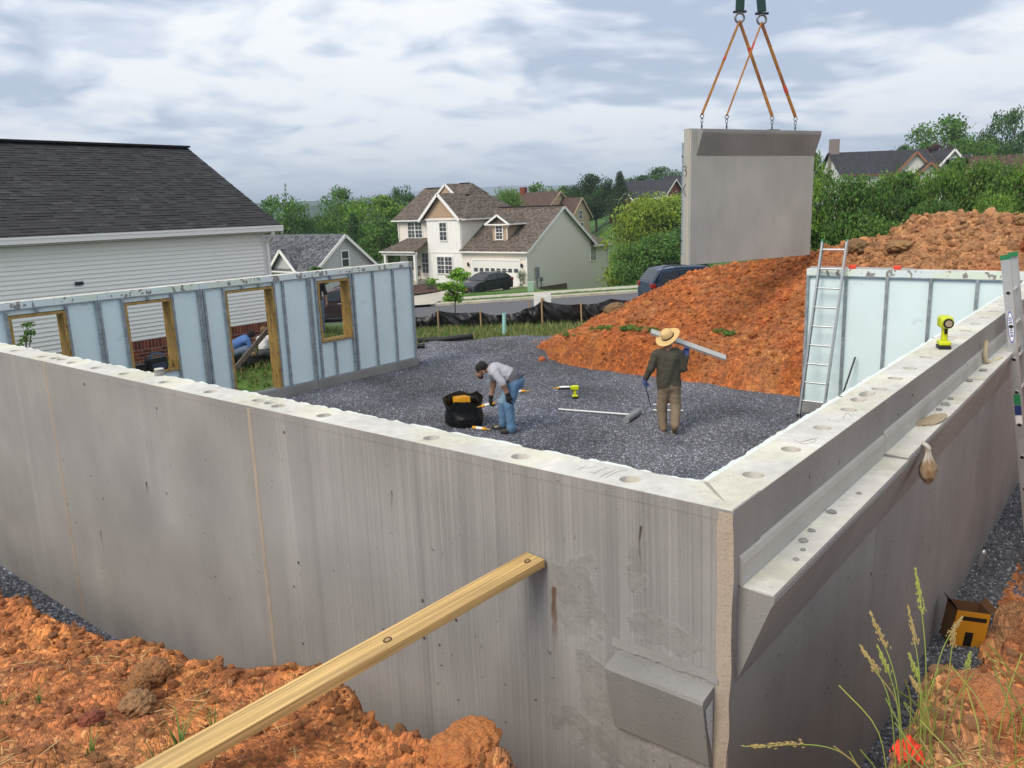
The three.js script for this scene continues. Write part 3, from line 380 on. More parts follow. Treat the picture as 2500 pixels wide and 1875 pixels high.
// right-hand wall
const pitted = (n, L, t, seed) => { const R = rng(seed), P = []; for (let i = 0; i < n; i++) { const x = R() * L, y = 0.5 + 1.85 * R(); if (y > 1.6 && y < 2.23) continue; const r = 0.003 + 0.008 * R() * R(), c = new THREE.CircleGeometry(r, 9); c.scale(1, 0.7 + R(), 1); c.translate(x, y, 0.0022); P.push(c); } const m = mesh('air_holes', join(P), M.pitDark, t); m.userData.kind = 'stuff'; };
M.pitDark = mat(0x4a443e, 0.95); const faceB = M.concSide; const bT = Math.PI / 2;
panel({ L: 1.79, pos: [0, 0, -0.266], turn: bT, face: faceB, holes: [0.165, 0.60, 1.035, 1.465], ovals: [[1.72, 0.06]], studs: grid(0.3, 1.7, 0.61), corbel: [-0.20, 1.788, 2.06], label: 'short right-hand wall panel with brick ledge, meeting the front wall at the near corner' });
const B0 = scene.children[scene.children.length - 1];
{ // corner block joining the two walls
  const t = thing('precast_wall_corner', 'near corner block where the front and right-hand concrete walls meet', 'wall corner', [0, 0, 0], 0, 'precast foundation wall panels'); mesh('concrete_core', metric(join([bx(-0.002, -0.258, 0, WT - 0.0025, -0.001 - 0.05, -0.265)])), M.concTop, t); t.children[0].position.x = 0; const f = new THREE.PlaneGeometry(0.266, WT); mesh('concrete_face', bx(0.003, -0.006, 0, WT + 0.0005, -0.004, -0.268), faceB, t); const scrib = (pts, w) => mesh('pencil_mark', tube(pts.map(p => V(p[0], WT + 0.0006, p[1])), 0.0011, 60, 4), M.holeConc, t); for (const st of [[[-0.759, -0.082], [-0.758, -0.153]], [[-0.772, -0.115], [-0.741, -0.118], [-0.714, -0.167]], [[-0.688, -0.081], [-0.66, -0.078]], [[-0.674, -0.08], [-0.668, -0.175]], [[-0.68, -0.177], [-0.65, -0.174]], [[-0.624, -0.056], [-0.622, -0.178]], [[-0.598, -0.054], [-0.598, -0.153], [-0.575, -0.195]], [[-0.146, -1.027], [-0.11, -0.998], [-0.086, -1.051], [-0.066, -1.09], [-0.051, -1.048], [-0.084, -0.976], [-0.104, -0.989], [-0.076, -1.058], [-0.06, -1.12]], [[-0.074, -1.537], [-0.084, -1.657], [-0.043, -1.587]], [[-0.135, -1.5], [-0.111, -1.438]], [[-0.096, -1.463], [-0.061, -1.454]]]) scrib(st); const cr = tri3([[-0.235, WT + 0.0012, -0.235], [-0.215, WT + 0.0012, -0.243], [-0.055, WT + 0.0012, -0.062]]); mesh('joint_crack', cr, M.holeConc, t); }
panel({ L: 2.335, pos: [0, 0, -2.06], turn: bT, face: faceB, holes: [0.255, 0.605, 0.975, 1.425, 2.0], ovals: [[0.09, 0.08], [2.27, 0.05]], studs: grid(0.3, 2.3, 0.61), corbel: [0.0, 2.333, 2.075], label: 'right-hand wall panel carrying the yellow-green caulking gun' });
panel({ L: 3.2, pos: [0, 0, -4.399], turn: bT, face: faceB, holes: [0.44, 0.875, 1.325, 1.8, 2.3, 2.8], ovals: [[0.06, 0.05]], studs: grid(0.3, 3.2, 0.61), corbel: [0.0, 3.198, 2.08], label: 'right-hand wall panel that the far ladder leans on' });
panel({ L: 3.185, pos: [0, 0, -7.603], turn: bT, face: faceB, holes: grid(0.4, 3, 0.61), studs: grid(0.3, 3.1, 0.61), corbel: [0.0, 3.18, 2.07], label: 'farthest right-hand wall panel, behind the ladder at the picture edge' });
for (const [o, i] of scene.children.filter(c => c.name.startsWith('precast_wall_panel') && Math.abs(c.rotation.y - bT) < 0.01).map((c, i) => [c, i])) pitted(90, 1.75, o, 900 + i);
pitted(60, 3.0, A1, 910); pitted(40, 2.9, A2, 911);
// back wall (studs face us): pos is its right end, x runs to the left
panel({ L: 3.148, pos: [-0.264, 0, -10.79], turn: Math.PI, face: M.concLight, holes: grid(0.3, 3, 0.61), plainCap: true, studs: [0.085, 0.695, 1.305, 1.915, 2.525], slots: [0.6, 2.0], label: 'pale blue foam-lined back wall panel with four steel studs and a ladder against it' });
// left-hand wall: turned -90deg, local x = z - z0
const dT = -Math.PI / 2, dX = -12.51;
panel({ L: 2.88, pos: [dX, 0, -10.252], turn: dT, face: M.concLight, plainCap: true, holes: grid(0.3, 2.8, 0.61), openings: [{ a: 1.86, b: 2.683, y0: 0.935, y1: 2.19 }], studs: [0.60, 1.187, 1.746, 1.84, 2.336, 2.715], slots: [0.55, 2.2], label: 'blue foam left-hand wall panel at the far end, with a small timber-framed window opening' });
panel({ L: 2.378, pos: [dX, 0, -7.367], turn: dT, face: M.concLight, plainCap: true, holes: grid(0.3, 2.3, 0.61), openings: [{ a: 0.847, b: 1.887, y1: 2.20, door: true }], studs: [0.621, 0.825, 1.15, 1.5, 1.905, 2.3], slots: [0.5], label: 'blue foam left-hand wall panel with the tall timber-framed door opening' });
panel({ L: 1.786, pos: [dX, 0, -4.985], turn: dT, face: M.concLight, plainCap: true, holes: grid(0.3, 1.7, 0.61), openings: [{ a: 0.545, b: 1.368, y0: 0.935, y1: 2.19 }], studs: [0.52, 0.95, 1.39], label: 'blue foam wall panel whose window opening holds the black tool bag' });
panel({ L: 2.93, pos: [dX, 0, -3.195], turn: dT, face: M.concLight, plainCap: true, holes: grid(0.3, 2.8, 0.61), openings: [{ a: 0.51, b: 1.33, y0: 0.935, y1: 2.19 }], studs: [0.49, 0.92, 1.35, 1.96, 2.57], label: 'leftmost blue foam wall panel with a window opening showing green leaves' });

// ---- panel hanging from the crane
{
  const th = 1.196, t = thing('hanging_wall_panel', 'grey concrete wall panel hanging in the air from four orange lifting slings', 'wall panel', [-5.90, 2.35, -11.35], th);
  const L = 3.28, H = 2.46, T = 0.26;
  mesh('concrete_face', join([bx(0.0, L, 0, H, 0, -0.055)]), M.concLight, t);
  const pr = prism([[0.001, H - 0.47], [0.15, H - 0.08], [0.155, H - 0.05], [0.155, H - 0.004], [0.15, H], [0.001, H]], -L + 0.0, -0.13); pr.rotateY(-Math.PI / 2); mesh('brick_ledge', metric(pr), M.concSide, t);
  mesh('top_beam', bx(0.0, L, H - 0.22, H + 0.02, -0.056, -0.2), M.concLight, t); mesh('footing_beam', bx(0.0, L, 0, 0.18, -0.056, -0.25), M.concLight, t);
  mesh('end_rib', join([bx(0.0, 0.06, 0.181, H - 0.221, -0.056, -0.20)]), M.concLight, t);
  mesh('end_strip', bx(-0.008, -0.001, 0, H - 0.01, -0.05, -0.085), M.pale.clone(), t).material.color.set(0xb9b2a2);
  mesh('foam_board', bx(0.062, L, 0.181, H - 0.221, -0.056, -0.19), M.foam, t); mesh('foam_cap', bx(0.0, L, H - 0.22, H + 0.018, -0.2005, -0.235), M.flake, t);
  for (let i = 0; i < 6; i++) { const s = 0.03 + i * 0.63; mesh('stud', bx(s - 0.02, s + 0.02, 0.181, H - 0.221, -0.201, -0.26), M.galv, t); }
  mesh('top_pad', bx(2.1, 2.36, H + 0.021, H + 0.04, -0.08, -0.19), M.greyWood, t);
  // hand-painted mark on the end
  const z0 = -0.155; const stroke = pts => mesh('painted_mark', tube(pts.map(p => V(-0.0015, p[1], z0 - p[0] * -1)), 0.0065, 30, 5), M.black, t);
  stroke([[-0.035, 1.80], [0.005, 1.82], [0.03, 1.785], [0.0, 1.745], [-0.01, 1.742]]); stroke([[-0.01, 1.742], [0.035, 1.73], [0.045, 1.685], [0.015, 1.64], [-0.005, 1.635]]); stroke([[0.03, 1.49], [-0.02, 1.44], [-0.03, 1.37], [0.0, 1.30], [0.04, 1.27]]);
  for (const z of [2.0, 0.45]) mesh('lifting_dimple', rod(V(-0.003, z, -0.24), V(-0.0005, z, -0.24), 0.015, 0.015, 10), M.darkSteel, t);
  // rigging, in world metres
  t.updateMatrixWorld(true); const W = (x, y, z) => V(x, y, z).applyMatrix4(t.matrixWorld);
  const feet = [0.36, 0.98, 2.18, 2.83].map(x => W(x, H + 0.02, -0.12)); const ap = [V(-5.84, 6.90, -13.20), V(-5.52, 6.86, -13.50)];
  const strap = mat(0xb5762a, 0.8), strapRed = mat(0xb4442f, 0.8), green = mat(0x1f3f3c, 0.8);
  const ropeMap = tex(64, 512, (u, v) => { const f = vn(u * 8, v * 160, 640), k = 0.8 + 0.4 * (f - 0.5), r = sst(0.45, 0.6, fbm(u * 2, v * 5, 3, 641)); return [lerp(190, 160, r) * k, lerp(128, 100, r) * k, lerp(52, 64, r) * k]; }); strap.map = ropeMap; strap.color.set(0xffffff);
  [[0, 0], [1, 1], [0, 2], [1, 3]].forEach(([a, f], i) => {
    const A = ap[a], B = feet[f].clone().add(V(0, 0.26, 0)), dir = B.clone().sub(A).normalize(), nm = ['left outer', 'left inner', 'right inner', 'right outer'][i];
    const s = thing('lifting_sling', `orange webbing sling, ${['leftmost of the four, dropping from the left shackle', 'second from the left, crossing to the right shackle', 'third from the left, crossing to the left shackle', 'rightmost of the four, dropping from the right shackle'][i]}`, 'sling', [0, 0, 0], 0, 'slings holding the hanging panel');
    const b = bar(A, B, 0.055, 0.032, 0.6 + i * 0.35); mesh('webbing', b, strap, s); mesh('red_sleeve', bar(A.clone().lerp(B, [0.4, 0.22, 0.28, 0.66][i]), A.clone().lerp(B, [0.43, 0.30, 0.34, 0.74][i]), 0.062, 0.04, 0.6 + i * 0.35), strapRed, s);
    const ring = new THREE.TorusGeometry(0.035, 0.009, 6, 16); ring.translate(B.x, B.y - 0.03, B.z); mesh('hook_ring', ring, M.steel, s);
    for (let k = 0; k < 2; k++) { const lk = new THREE.TorusGeometry(0.028, 0.008, 6, 14); lk.scale(0.7, 1.5, 1); lk.rotateY(k * 1.3 + 0.3); const p = B.clone().lerp(feet[f], 0.42 + 0.40 * k); lk.translate(p.x, p.y, p.z); mesh('chain_link', lk, M.darkSteel, s); }
  });
  ap.forEach((A, a) => { const s = thing('lifting_strap', `dark green crane strap with shackle, the ${a ? 'right' : 'left'} one of the pair at the top`, 'strap', [0, 0, 0], 0, 'crane straps above the slings'); const top = A.clone().add(V(a ? -0.30 : 0.05, 3.2, a ? 0.18 : -0.05)); mesh('strap_band', bar(A.clone().add(V(0, 0.2, 0)), top, 0.16, 0.05, 0.7), green, s); const sh = new THREE.TorusGeometry(0.085, 0.022, 8, 22); sh.rotateY(0.65); sh.translate(A.x, A.y + 0.06, A.z); mesh('shackle_bow', sh, M.steel, s); mesh('shackle_pin', rod(A.clone().add(V(-0.10, 0.17, 0.08)), A.clone().add(V(0.10, 0.17, -0.08)), 0.024), M.darkSteel, s); });
  const hk = thing('crane_hook', 'dark steel crane hook block above the top edge of the picture', 'hook', [-5.7, 10.05, -13.3]); mesh('hook_block', rbx(-0.2, 0.2, 0.1, 0.75, -0.15, 0.15, 0.05), M.yellow, hk); mesh('hook', tube([V(0, 0.12, 0), V(0, -0.02, 0), V(0.12, -0.12, 0), V(0.02, -0.24, 0), V(-0.12, -0.12, 0)], 0.045), M.darkSteel, hk); mesh('hoist_rope', rod(V(0, 0.7, 0), V(0, 14, 0), 0.012), M.darkSteel, hk);
}

// ---------------------------------------------------------------- houses
const UX = V(1, 0, 0), UZ = V(0, 0, 1), NX = V(-1, 0, 0), NZ = V(0, 0, -1);
const pt = (o, u, n, a, y, t) => [o.x + u.x * a + n.x * t, y, o.z + u.z * a + n.z * t];
function lap(o, u, n, y0, y1, ex, span, th = 0.016) { // lapped boards on a wall plane
  const P = []; for (let y = y0; y < y1 - 0.005; y += ex) { const yt = Math.min(y + ex, y1), [a, b] = span((y + yt) / 2), [a0, b0] = span(y + 0.001), [a1, b1] = span(yt - 0.001); if (b - a < 0.02) continue; const q = (p, r, s, t) => P.push(p, r, s, p, s, t); q(pt(o, u, n, a0, y, th), pt(o, u, n, b0, y, th), pt(o, u, n, b1, yt, 0.002), pt(o, u, n, a1, yt, 0.002)); q(pt(o, u, n, a0, y, 0), pt(o, u, n, b0, y, 0), pt(o, u, n, b0, y, th), pt(o, u, n, a0, y, th)); }
  return tri3(P);
}
function roofQuad(p0, p1, p2, p3, th = 0.07) {
  const [a, b, c, d] = [p0, p1, p2, p3].map(p => V(...p)), e = b.clone().sub(a), eu = e.clone().normalize(), s = d.clone().sub(a), nrm = e.clone().cross(c.clone().sub(a).lengthSq() > 1e-6 ? c.clone().sub(a) : s).normalize(); if (nrm.y < 0) nrm.negate(); const dn = nrm.clone().multiplyScalar(-th), uv = p => { const r = p.clone().sub(a), uu = r.dot(eu); return [uu, r.clone().addScaledVector(eu, -uu).length()]; };
  const P = [], U = []; const tr = (p, q, r, o) => { for (const v of [p, q, r]) { const w = o ? v.clone().add(dn) : v; P.push([w.x, w.y, w.z]); U.push(uv(v)); } };
  const T = c.distanceTo(d) < 1e-4 ? [[a, b, c]] : [[a, b, c], [a, c, d]]; for (const t of T) { tr(...t, false); tr(t[0], t[2], t[1], true); }
  const E = [a, b, c, d]; for (let i = 0; i < 4; i++) { const p = E[i], q = E[(i + 1) % 4]; if (p.distanceTo(q) < 1e-4) continue; for (const [v, o] of [[p, 0], [p, 1], [q, 1], [p, 0], [q, 1], [q, 0]]) { const w = o ? v.clone().add(dn) : v; P.push([w.x, w.y, w.z]); U.push(uv(v)); } }
  return tri3(P, U);
}
function win(parent, o, u, n, w, h, { sash = true, cols = 1, rows = 1, units = 1, shutters } = {}) { // o: bottom centre on the wall face
  const f = [], gl = []; const B = (a0, a1, y0, y1, t0, t1) => { const g = new THREE.BoxGeometry(a1 - a0, y1 - y0, t1 - t0); g.translate((a0 + a1) / 2, (y0 + y1) / 2, (t0 + t1) / 2); return g; };
  const tw = 0.09; f.push(B(-w / 2 - tw, w / 2 + tw, -tw, 0, 0.005, 0.06), B(-w / 2 - tw, w / 2 + tw, h, h + tw, 0.005, 0.06), B(-w / 2 - tw, -w / 2, 0, h, 0.005, 0.06), B(w / 2, w / 2 + tw, 0, h, 0.005, 0.06));
  for (let k = 0; k < units; k++) { const a = -w / 2 + w * k / units, b = a + w / units; if (k) f.push(B(a - 0.05, a + 0.05, 0, h, 0.005, 0.06)); if (sash) f.push(B(a, b, h / 2 - 0.03, h / 2 + 0.03, 0.005, 0.05)); for (let c = 1; c < cols; c++) f.push(B(lerp(a, b, c / cols) - 0.012, lerp(a, b, c / cols) + 0.012, 0, h, 0.012, 0.045)); for (let r = 1; r < rows; r++) f.push(B(a, b, h * r / rows - 0.012, h * r / rows + 0.012, 0.0125, 0.044)); gl.push(B(a + 0.001, b - 0.001, 0.001, h - 0.001, 0.006, 0.03)); }
  const m4 = new THREE.Matrix4().makeBasis(u, V(0, 1, 0), n).setPosition(o); const fr = mesh('window', join(f).applyMatrix4(m4), M.trim, parent); for (const g of gl) mesh('pane', g.applyMatrix4(m4), M.glass, fr);
  if (shutters) for (const s of [-1, 1]) mesh('shutter', B(s * (w / 2 + 0.28) - 0.18, s * (w / 2 + 0.28) + 0.18, -0.05, h + 0.05, 0.005, 0.05).applyMatrix4(m4), M.blackMatte, parent);
  return fr;
}
const gutter = (a, b, r = 0.06) => bar(V(...a), V(...b), r * 1.7, r * 1.7);
const rake = (a, b, w = 0.2, t = 0.07) => bar(V(...a), V(...b), t, w);

// --- neighbour on the left: white lap siding over brick, dark shingles
{
  const t = thing('neighbour_house', 'close white-sided house with black shingle roof and brick base on the left', 'house'); const X = -16.3, z0 = -9.2, z1 = 3.4, yb = 0.95, ye = 3.10, ex = (ye - yb) / 24;
  mesh('core_wall', join([bx(X - 0.02, X - 7.4, -0.3, ye + 0.08, z0 + 0.02, z1)]), M.soffit, t);
  for (let i = 0; i < 24; i++) { const y = yb + i * ex; mesh('siding_board', prism([[X, y], [X + 0.026, y], [X + 0.028, y + 0.012], [X + 0.004, y + ex], [X, y + ex]], z0 + 0.09, z1), M.siding, t); }
  mesh('corner_post', bx(X - 0.01, X + 0.028, yb, ye, z0, z0 + 0.09), M.trim, t);
  // brick base: every brick that shows, joints recessed
  mesh('mortar', bx(X - 0.019, X + 0.028, -0.25, yb - 0.008, z0, z1), M.mortar, t);
  const R = rng(77), bl = 0.2, bh = 0.066, j = 0.014; let nb = 0; const rest = [];
  const brick = (y, za, zb, h) => { const g = () => bx(X - 0.01, X + 0.034 + 0.003 * R(), y, y + h, za, zb); const vis = (za > -9.2 && zb < -5.9 && y > 0.2) || (za > -6.5 && zb < -4.0 && y > 0.35); if (vis && nb < 298) { mesh('brick', g(), M.brick[Math.floor(R() * 5)], t); nb++; } else rest.push(g()); };
  for (let z = z0 + 0.005; z < z1 - 0.1; z += bh + j) brick(yb - 0.205, z, Math.min(z + bh, z1), 0.195);
  for (let r = 0; r < 12; r++) { const y = yb - 0.205 - (r + 1) * (bh + j); for (let z = z0 + 0.005 - (r % 2) * 0.1; z < z1 - 0.1; z += bl + j) { const a = Math.max(z, z0 + 0.003), b = Math.min(z + bl, z1); if (b - a > 0.04) brick(y, a, b, bh); } }
  const br = mesh('brick_courses', join(rest), M.brickFar, t); br.userData.kind = 'stuff';
  // brick front round the corner
  mesh('brick_front', bx(X - 0.03, X - 7.4, -0.3, 3.15, z0 - 0.03, z0 + 0.01), M.brickFar, t);
  // gutter, fascia, soffit, downspout
  mesh('gutter', join([bx(X + 0.27, X + 0.40, ye + 0.06, ye + 0.18, z0 - 0.28, z1), bx(X + 0.40, X + 0.415, ye + 0.15, ye + 0.195, z0 - 0.28, z1)]), M.trim, t); mesh('soffit', bx(X - 0.01, X + 0.268, ye + 0.02, ye + 0.05, z0 - 0.25, z1), M.soffit, t);
  mesh('downspout', join([bar(V(X + 0.32, ye + 0.08, z0 - 0.02), V(X + 0.32, ye - 0.02, z0 - 0.02), 0.075, 0.06), bar(V(X + 0.32, ye - 0.02, z0 - 0.02), V(X + 0.07, ye - 0.22, z0 + 0.0), 0.075, 0.06), bar(V(X + 0.07, ye - 0.2, z0), V(X + 0.07, yb + 0.03, z0), 0.075, 0.06), bar(V(X + 0.07, yb + 0.05, z0), V(X + 0.16, yb - 0.12, z0 + 0.02), 0.075, 0.06), bar(V(X + 0.16, yb - 0.1, z0 + 0.02), V(X + 0.16, 0.42, z0 + 0.02), 0.075, 0.06)]), M.trim, t);
  mesh('wall_vent', bx(X + 0.01, X + 0.06, 2.27, 2.34, -4.73, -4.57), M.darkSteel, t);
  // roof deck and shingle courses
  const e = [X + 0.36, ye + 0.16], r = [-19.9, 5.40], zl = z0 - 0.30, zr = z1; mesh('roof_deck', join([roofQuad([e[0] - 0.03, e[1] - 0.03, zr], [e[0] - 0.03, e[1] - 0.03, zl + 0.02], [r[0], r[1] - 0.03, zl + 0.02], [r[0], r[1] - 0.03, zr]), roofQuad([-23.9, e[1], zl], [-23.9, e[1], zr], [r[0], r[1] - 0.01, zr], [r[0], r[1] - 0.01, zl])]), M.roofDark, t);
  const sl = V(r[0] - e[0], r[1] - e[1], 0), SL = sl.length(); sl.normalize(); const nn = V(-sl.y, sl.x, 0); if (nn.y < 0) nn.negate(); const rows = 36, P = [], Cc = [], R2 = rng(91);
  for (let i = 0; i < rows; i++) { const s0 = SL * i / rows - 0.01, s1 = SL * (i + 1.2) / rows; let z = zl; while (z < zr) { const w = 0.12 + 0.18 * R2(), thick = 0.008 + (R2() > 0.5 ? 0.009 : 0), zb = Math.min(z + w, zr), k = 0.021 + 0.015 * R2() + (R2() > 0.9 ? 0.014 : 0), a = V(e[0], e[1], 0).addScaledVector(sl, s0 - (thick > 0.012 ? 0.004 : 0)).addScaledVector(nn, thick), b = V(e[0], e[1], 0).addScaledVector(sl, s1).addScaledVector(nn, 0.001), a0 = a.clone().addScaledVector(nn, -thick); const A = [a.x, a.y, z + 0.002], B = [a.x, a.y, zb - 0.002], Cp = [b.x, b.y, zb - 0.002], D = [b.x, b.y, z + 0.002], E0 = [a0.x, a0.y, z + 0.002], F0 = [a0.x, a0.y, zb - 0.002]; P.push(A, Cp, B, A, D, Cp, E0, A, B, E0, B, F0); for (let q = 0; q < 12; q++) Cc.push(k, k * 1.0, k * 1.1); z = zb; } }
  const sg = tri3(P.map(p => p)); sg.setAttribute('color', new THREE.Float32BufferAttribute(Cc, 3)); const sm = mesh('shingles', sg, M.shingle, t); sm.userData.kind = 'stuff';
  mesh('ridge_cap', join([bar(V(r[0] + 0.06, r[1] + 0.015, zl), V(r[0] + 0.06, r[1] + 0.015, zr), 0.20, 0.05)]), M.blackMatte, t);
  mesh('rake_board', join([rake([e[0], e[1] - 0.10, zl + 0.01], [r[0], r[1] - 0.12, zl + 0.01], 0.16, 0.03)]), M.trim, t);
}

// --- house across the road
{
  const t = thing('suburban_house', 'cream two-storey house with brown roof, front gable and white garage door', 'house'); const xs = -38.29, zf = -47.87, yb = -2.75, bX = [-49.1, -45.1], lX = -53.1;
  // garage wing
  const zr = -52.72, zB = -57.4, ye = 0.06, yr = 3.5;
  mesh('garage_core', join([bx(xs - 0.02, -45.1, yb - 1.6, ye, zf - 0.02, zB)]), M.sidingCream, t);
  mesh('garage_siding', join([lap(V(-45.1, 0, zf), UX, UZ, yb, ye, 0.11, y => y < yb + 2.1 ? [0, 1.05] : [0, 6.81]), lap(V(-45.1, 0, zf), UX, UZ, yb, yb + 2.1, 0.11, () => [6.05, 6.81])]), M.sidingCream, t);
  const gable = y => { if (y < ye) return [0, 9.53]; const f = (y - ye) / (yr - ye); return [lerp(-0.05, zf - zr, f), lerp(9.5, zf - zr, f)]; };
  mesh('side_siding', lap(V(xs, 0, zf), NZ, UX, yb - 1.7, yr - 0.12, 0.115, gable, 0.02), M.sidingCream, t); mesh('side_gable_core', tri3([[xs - 0.01, ye, zf], [xs - 0.01, ye, zB], [xs - 0.01, yr - 0.1, zr]]), M.sidingCream, t);
  const ov = 0.32; mesh('garage_roof', join([roofQuad([-45.2, ye - 0.02, zf + 0.35], [xs + ov, ye - 0.02, zf + 0.35], [xs + ov, yr, zr], [-47.2, yr, zr]), roofQuad([xs + ov, ye - 0.05, zB - 0.35], [-47, ye - 0.05, zB - 0.35], [-47, yr, zr], [xs + ov, yr, zr])]), M.roofBrown, t);
  mesh('rake_board', join([rake([xs + ov - 0.02, ye - 0.16, zf + 0.35], [xs + ov - 0.02, yr - 0.12, zr]), rake([xs + ov - 0.02, ye - 0.2, zB - 0.35], [xs + ov - 0.02, yr - 0.12, zr])]), M.trim, t);
  mesh('ridge_cap', bar(V(xs + ov, yr + 0.03, zr), V(-45, yr + 0.03, zr), 0.3, 0.05), M.blackMatte, t);
  mesh('gutter', join([gutter([-45.2, ye - 0.06, zf + 0.36], [xs + 0.3, ye - 0.06, zf + 0.36])]), M.trim, t); mesh('soffit', bx(-45.1, xs + 0.28, ye - 0.15, ye - 0.12, zf, zf + 0.33), M.trim, t);
  mesh('downspout', join([bar(V(xs - 0.15, ye - 0.1, zf + 0.34), V(xs + 0.04, ye - 0.4, zf + 0.06), 0.09, 0.07), bar(V(xs + 0.04, ye - 0.38, zf + 0.06), V(xs + 0.04, yb + 0.1, zf + 0.06), 0.09, 0.07)]), M.trim, t);
  // rear wing
  mesh('rear_siding', lap(V(xs, 0, zB), NZ, UX, -4.4, -0.05, 0.115, () => [0, 2.3]), M.sidingCream, t); mesh('rear_core', bx(xs - 0.02, -46, -4.4, -0.06, zB - 0.01, zB - 2.3), M.sidingCream, t); mesh('corner_post', bx(xs - 0.05, xs + 0.03, -4.4, 0, zB - 2.3, zB - 2.38), M.trim, t);
  mesh('rear_roof', join([roofQuad([xs + 0.4, 0.03, zB + 0.5], [xs + 0.4, 0.03, zB - 2.7], [xs - 3.0, 1.75, zB - 0.5], [xs - 3.0, 1.75, zB + 0.5]), roofQuad([xs + 0.4, 0.03, zB - 2.7], [-46, 0.03, zB - 2.7], [-46, 1.75, zB - 0.5], [xs - 3.0, 1.75, zB - 0.5])]), M.roofBrown, t); mesh('rear_gutter', gutter([xs + 0.42, -0.03, zB + 0.45], [xs + 0.42, -0.03, zB - 2.7]), M.trim, t); mesh('downspout', bar(V(xs + 0.06, -0.1, zB - 2.3), V(xs + 0.06, -4.2, zB - 2.3), 0.08, 0.07), M.trim, t);
  win(t, V(xs + 0.012, -1.25, zB + 0.1), NZ, UX, 0.78, 1.1, { sash: false, cols: 4, rows: 6 });
  // stone veneer low on the side wall
  { const R = rng(5), st = []; for (let z = zf - 1.45; z > zf - 5.3; z -= 0.26) { const f = (zf - 1.45 - z) / 3.85, top = -2.86 - 0.02 * f; for (let y = top; y > -4.1; y -= 0.15) st.push(rbx(xs + 0.015, xs + 0.06 + 0.03 * R(), y - 0.14, y - 0.005, z - 0.25 + 0.02 * R(), z, 0.02)); } const m = mesh('stone_veneer', join(st), mat(0x6d5a49, 0.95), t); m.userData.kind = 'stuff'; }
  // garage door: four panel rows, a row of eight lights
  const gx = -43.97 + 0.02, gw = 4.86, gh = 2.06, gd = mesh('garage_door', bx(gx, gx + gw, yb, yb + gh, zf - 0.05, zf + 0.005), M.white, t); for (let r = 0; r < 4; r++) { if (r === 2) continue; for (let c = 0; c < 8; c++) { const a = gx + gw * (c + 0.1) / 8, b = gx + gw * (c + 0.9) / 8, y = yb + gh * r / 4; mesh('door_panel', rbx(a, b, y + 0.09, y + gh / 4 - 0.07, zf + 0.004, zf + 0.02, 0.006), M.white, gd); } }
  for (let c = 0; c < 8; c++) { const a = gx + gw * (c + 0.14) / 8, b = gx + gw * (c + 0.82) / 8; mesh('pane', bx(a, b, yb + gh * 0.55, yb + gh * 0.70, zf + 0.004, zf + 0.014), M.glass, gd); }
  mesh('door_trim', join([bx(gx - 0.14, gx, yb, yb + gh + 0.14, zf + 0.016, zf + 0.05), bx(gx + gw, gx + gw + 0.14, yb, yb + gh + 0.14, zf + 0.016, zf + 0.05), bx(gx, gx + gw, yb + gh, yb + gh + 0.14, zf + 0.016, zf + 0.05)]), M.trim, t);
  for (const x of [gx - 0.45, gx + gw + 0.35]) mesh('wall_lantern', join([rod(V(x, yb + 1.55, zf + 0.14), V(x, yb + 1.8, zf + 0.14), 0.05, 0.09, 8), rod(V(x, yb + 1.8, zf + 0.14), V(x, yb + 1.9, zf + 0.14), 0.1, 0.02, 8), bx(x - 0.03, x + 0.03, yb + 1.6, yb + 1.72, zf, zf + 0.14)]), M.black, t);
  // dormer on the garage roof
  const dz = zf - 0.9, d0 = -42.47, d1 = -40.94; mesh('dormer_wall', join([bx(d0, d1 - 0.01, 0.4, 2.2, dz - 0.01, dz - 2.4)]), M.sidingTan, t); mesh('dormer_siding', lap(V(d0, 0, dz), UX, UZ, 0.85, 2.2, 0.15, () => [0, d1 - d0]), M.sidingTan, t); mesh('dormer_side_siding', lap(V(d1, 0, dz), NZ, UX, 0.85, 2.2, 0.15, y => [0, Math.max(0.05, (y - 0.88) / 0.66 + 0.1)]), M.sidingTan, t);
  win(t, V(-41.73, 1.0, dz + 0.014), UX, UZ, 0.66, 1.05, { cols: 2, rows: 4 }); { const c = (d0 + d1) / 2; mesh('dormer_roof', join([roofQuad([d0 - 0.55, 2.22, dz - 3.2], [d0 - 0.55, 2.22, dz + 0.3], [c, 2.98, dz + 0.3], [c, 2.98, dz - 4]), roofQuad([d1 + 0.45, 2.22, dz + 0.3], [d1 + 0.45, 2.22, dz - 3.2], [c, 2.98, dz - 4], [c, 2.98, dz + 0.3])]), M.roofBrown, t); mesh('dormer_gable', tri3([[d0 - 0.3, 2.2, dz + 0.05], [d1 + 0.25, 2.2, dz + 0.05], [c, 2.9, dz + 0.05]]), M.roofBrown, t); mesh('dormer_trim', join([rake([d0 - 0.55, 2.16, dz + 0.32], [c, 2.9, dz + 0.32], 0.16, 0.05), rake([d1 + 0.45, 2.16, dz + 0.32], [c, 2.9, dz + 0.32], 0.16, 0.05), bar(V(d0 - 0.6, 2.16, dz + 0.28), V(d1 + 0.5, 2.16, dz + 0.28), 0.1, 0.1), gutter([d1 + 0.5, 2.16, dz + 0.3], [d1 + 0.5, 2.16, dz - 2.6])]), M.trim, t); mesh('downspout', join([bar(V(d1 + 0.4, 2.1, dz + 0.25), V(d1 + 0.06, 1.9, dz + 0.06), 0.07, 0.06), bar(V(d1 + 0.06, 1.92, dz + 0.06), V(d1 + 0.06, 0.95, dz + 0.06), 0.07, 0.06)]), M.trim, t); }
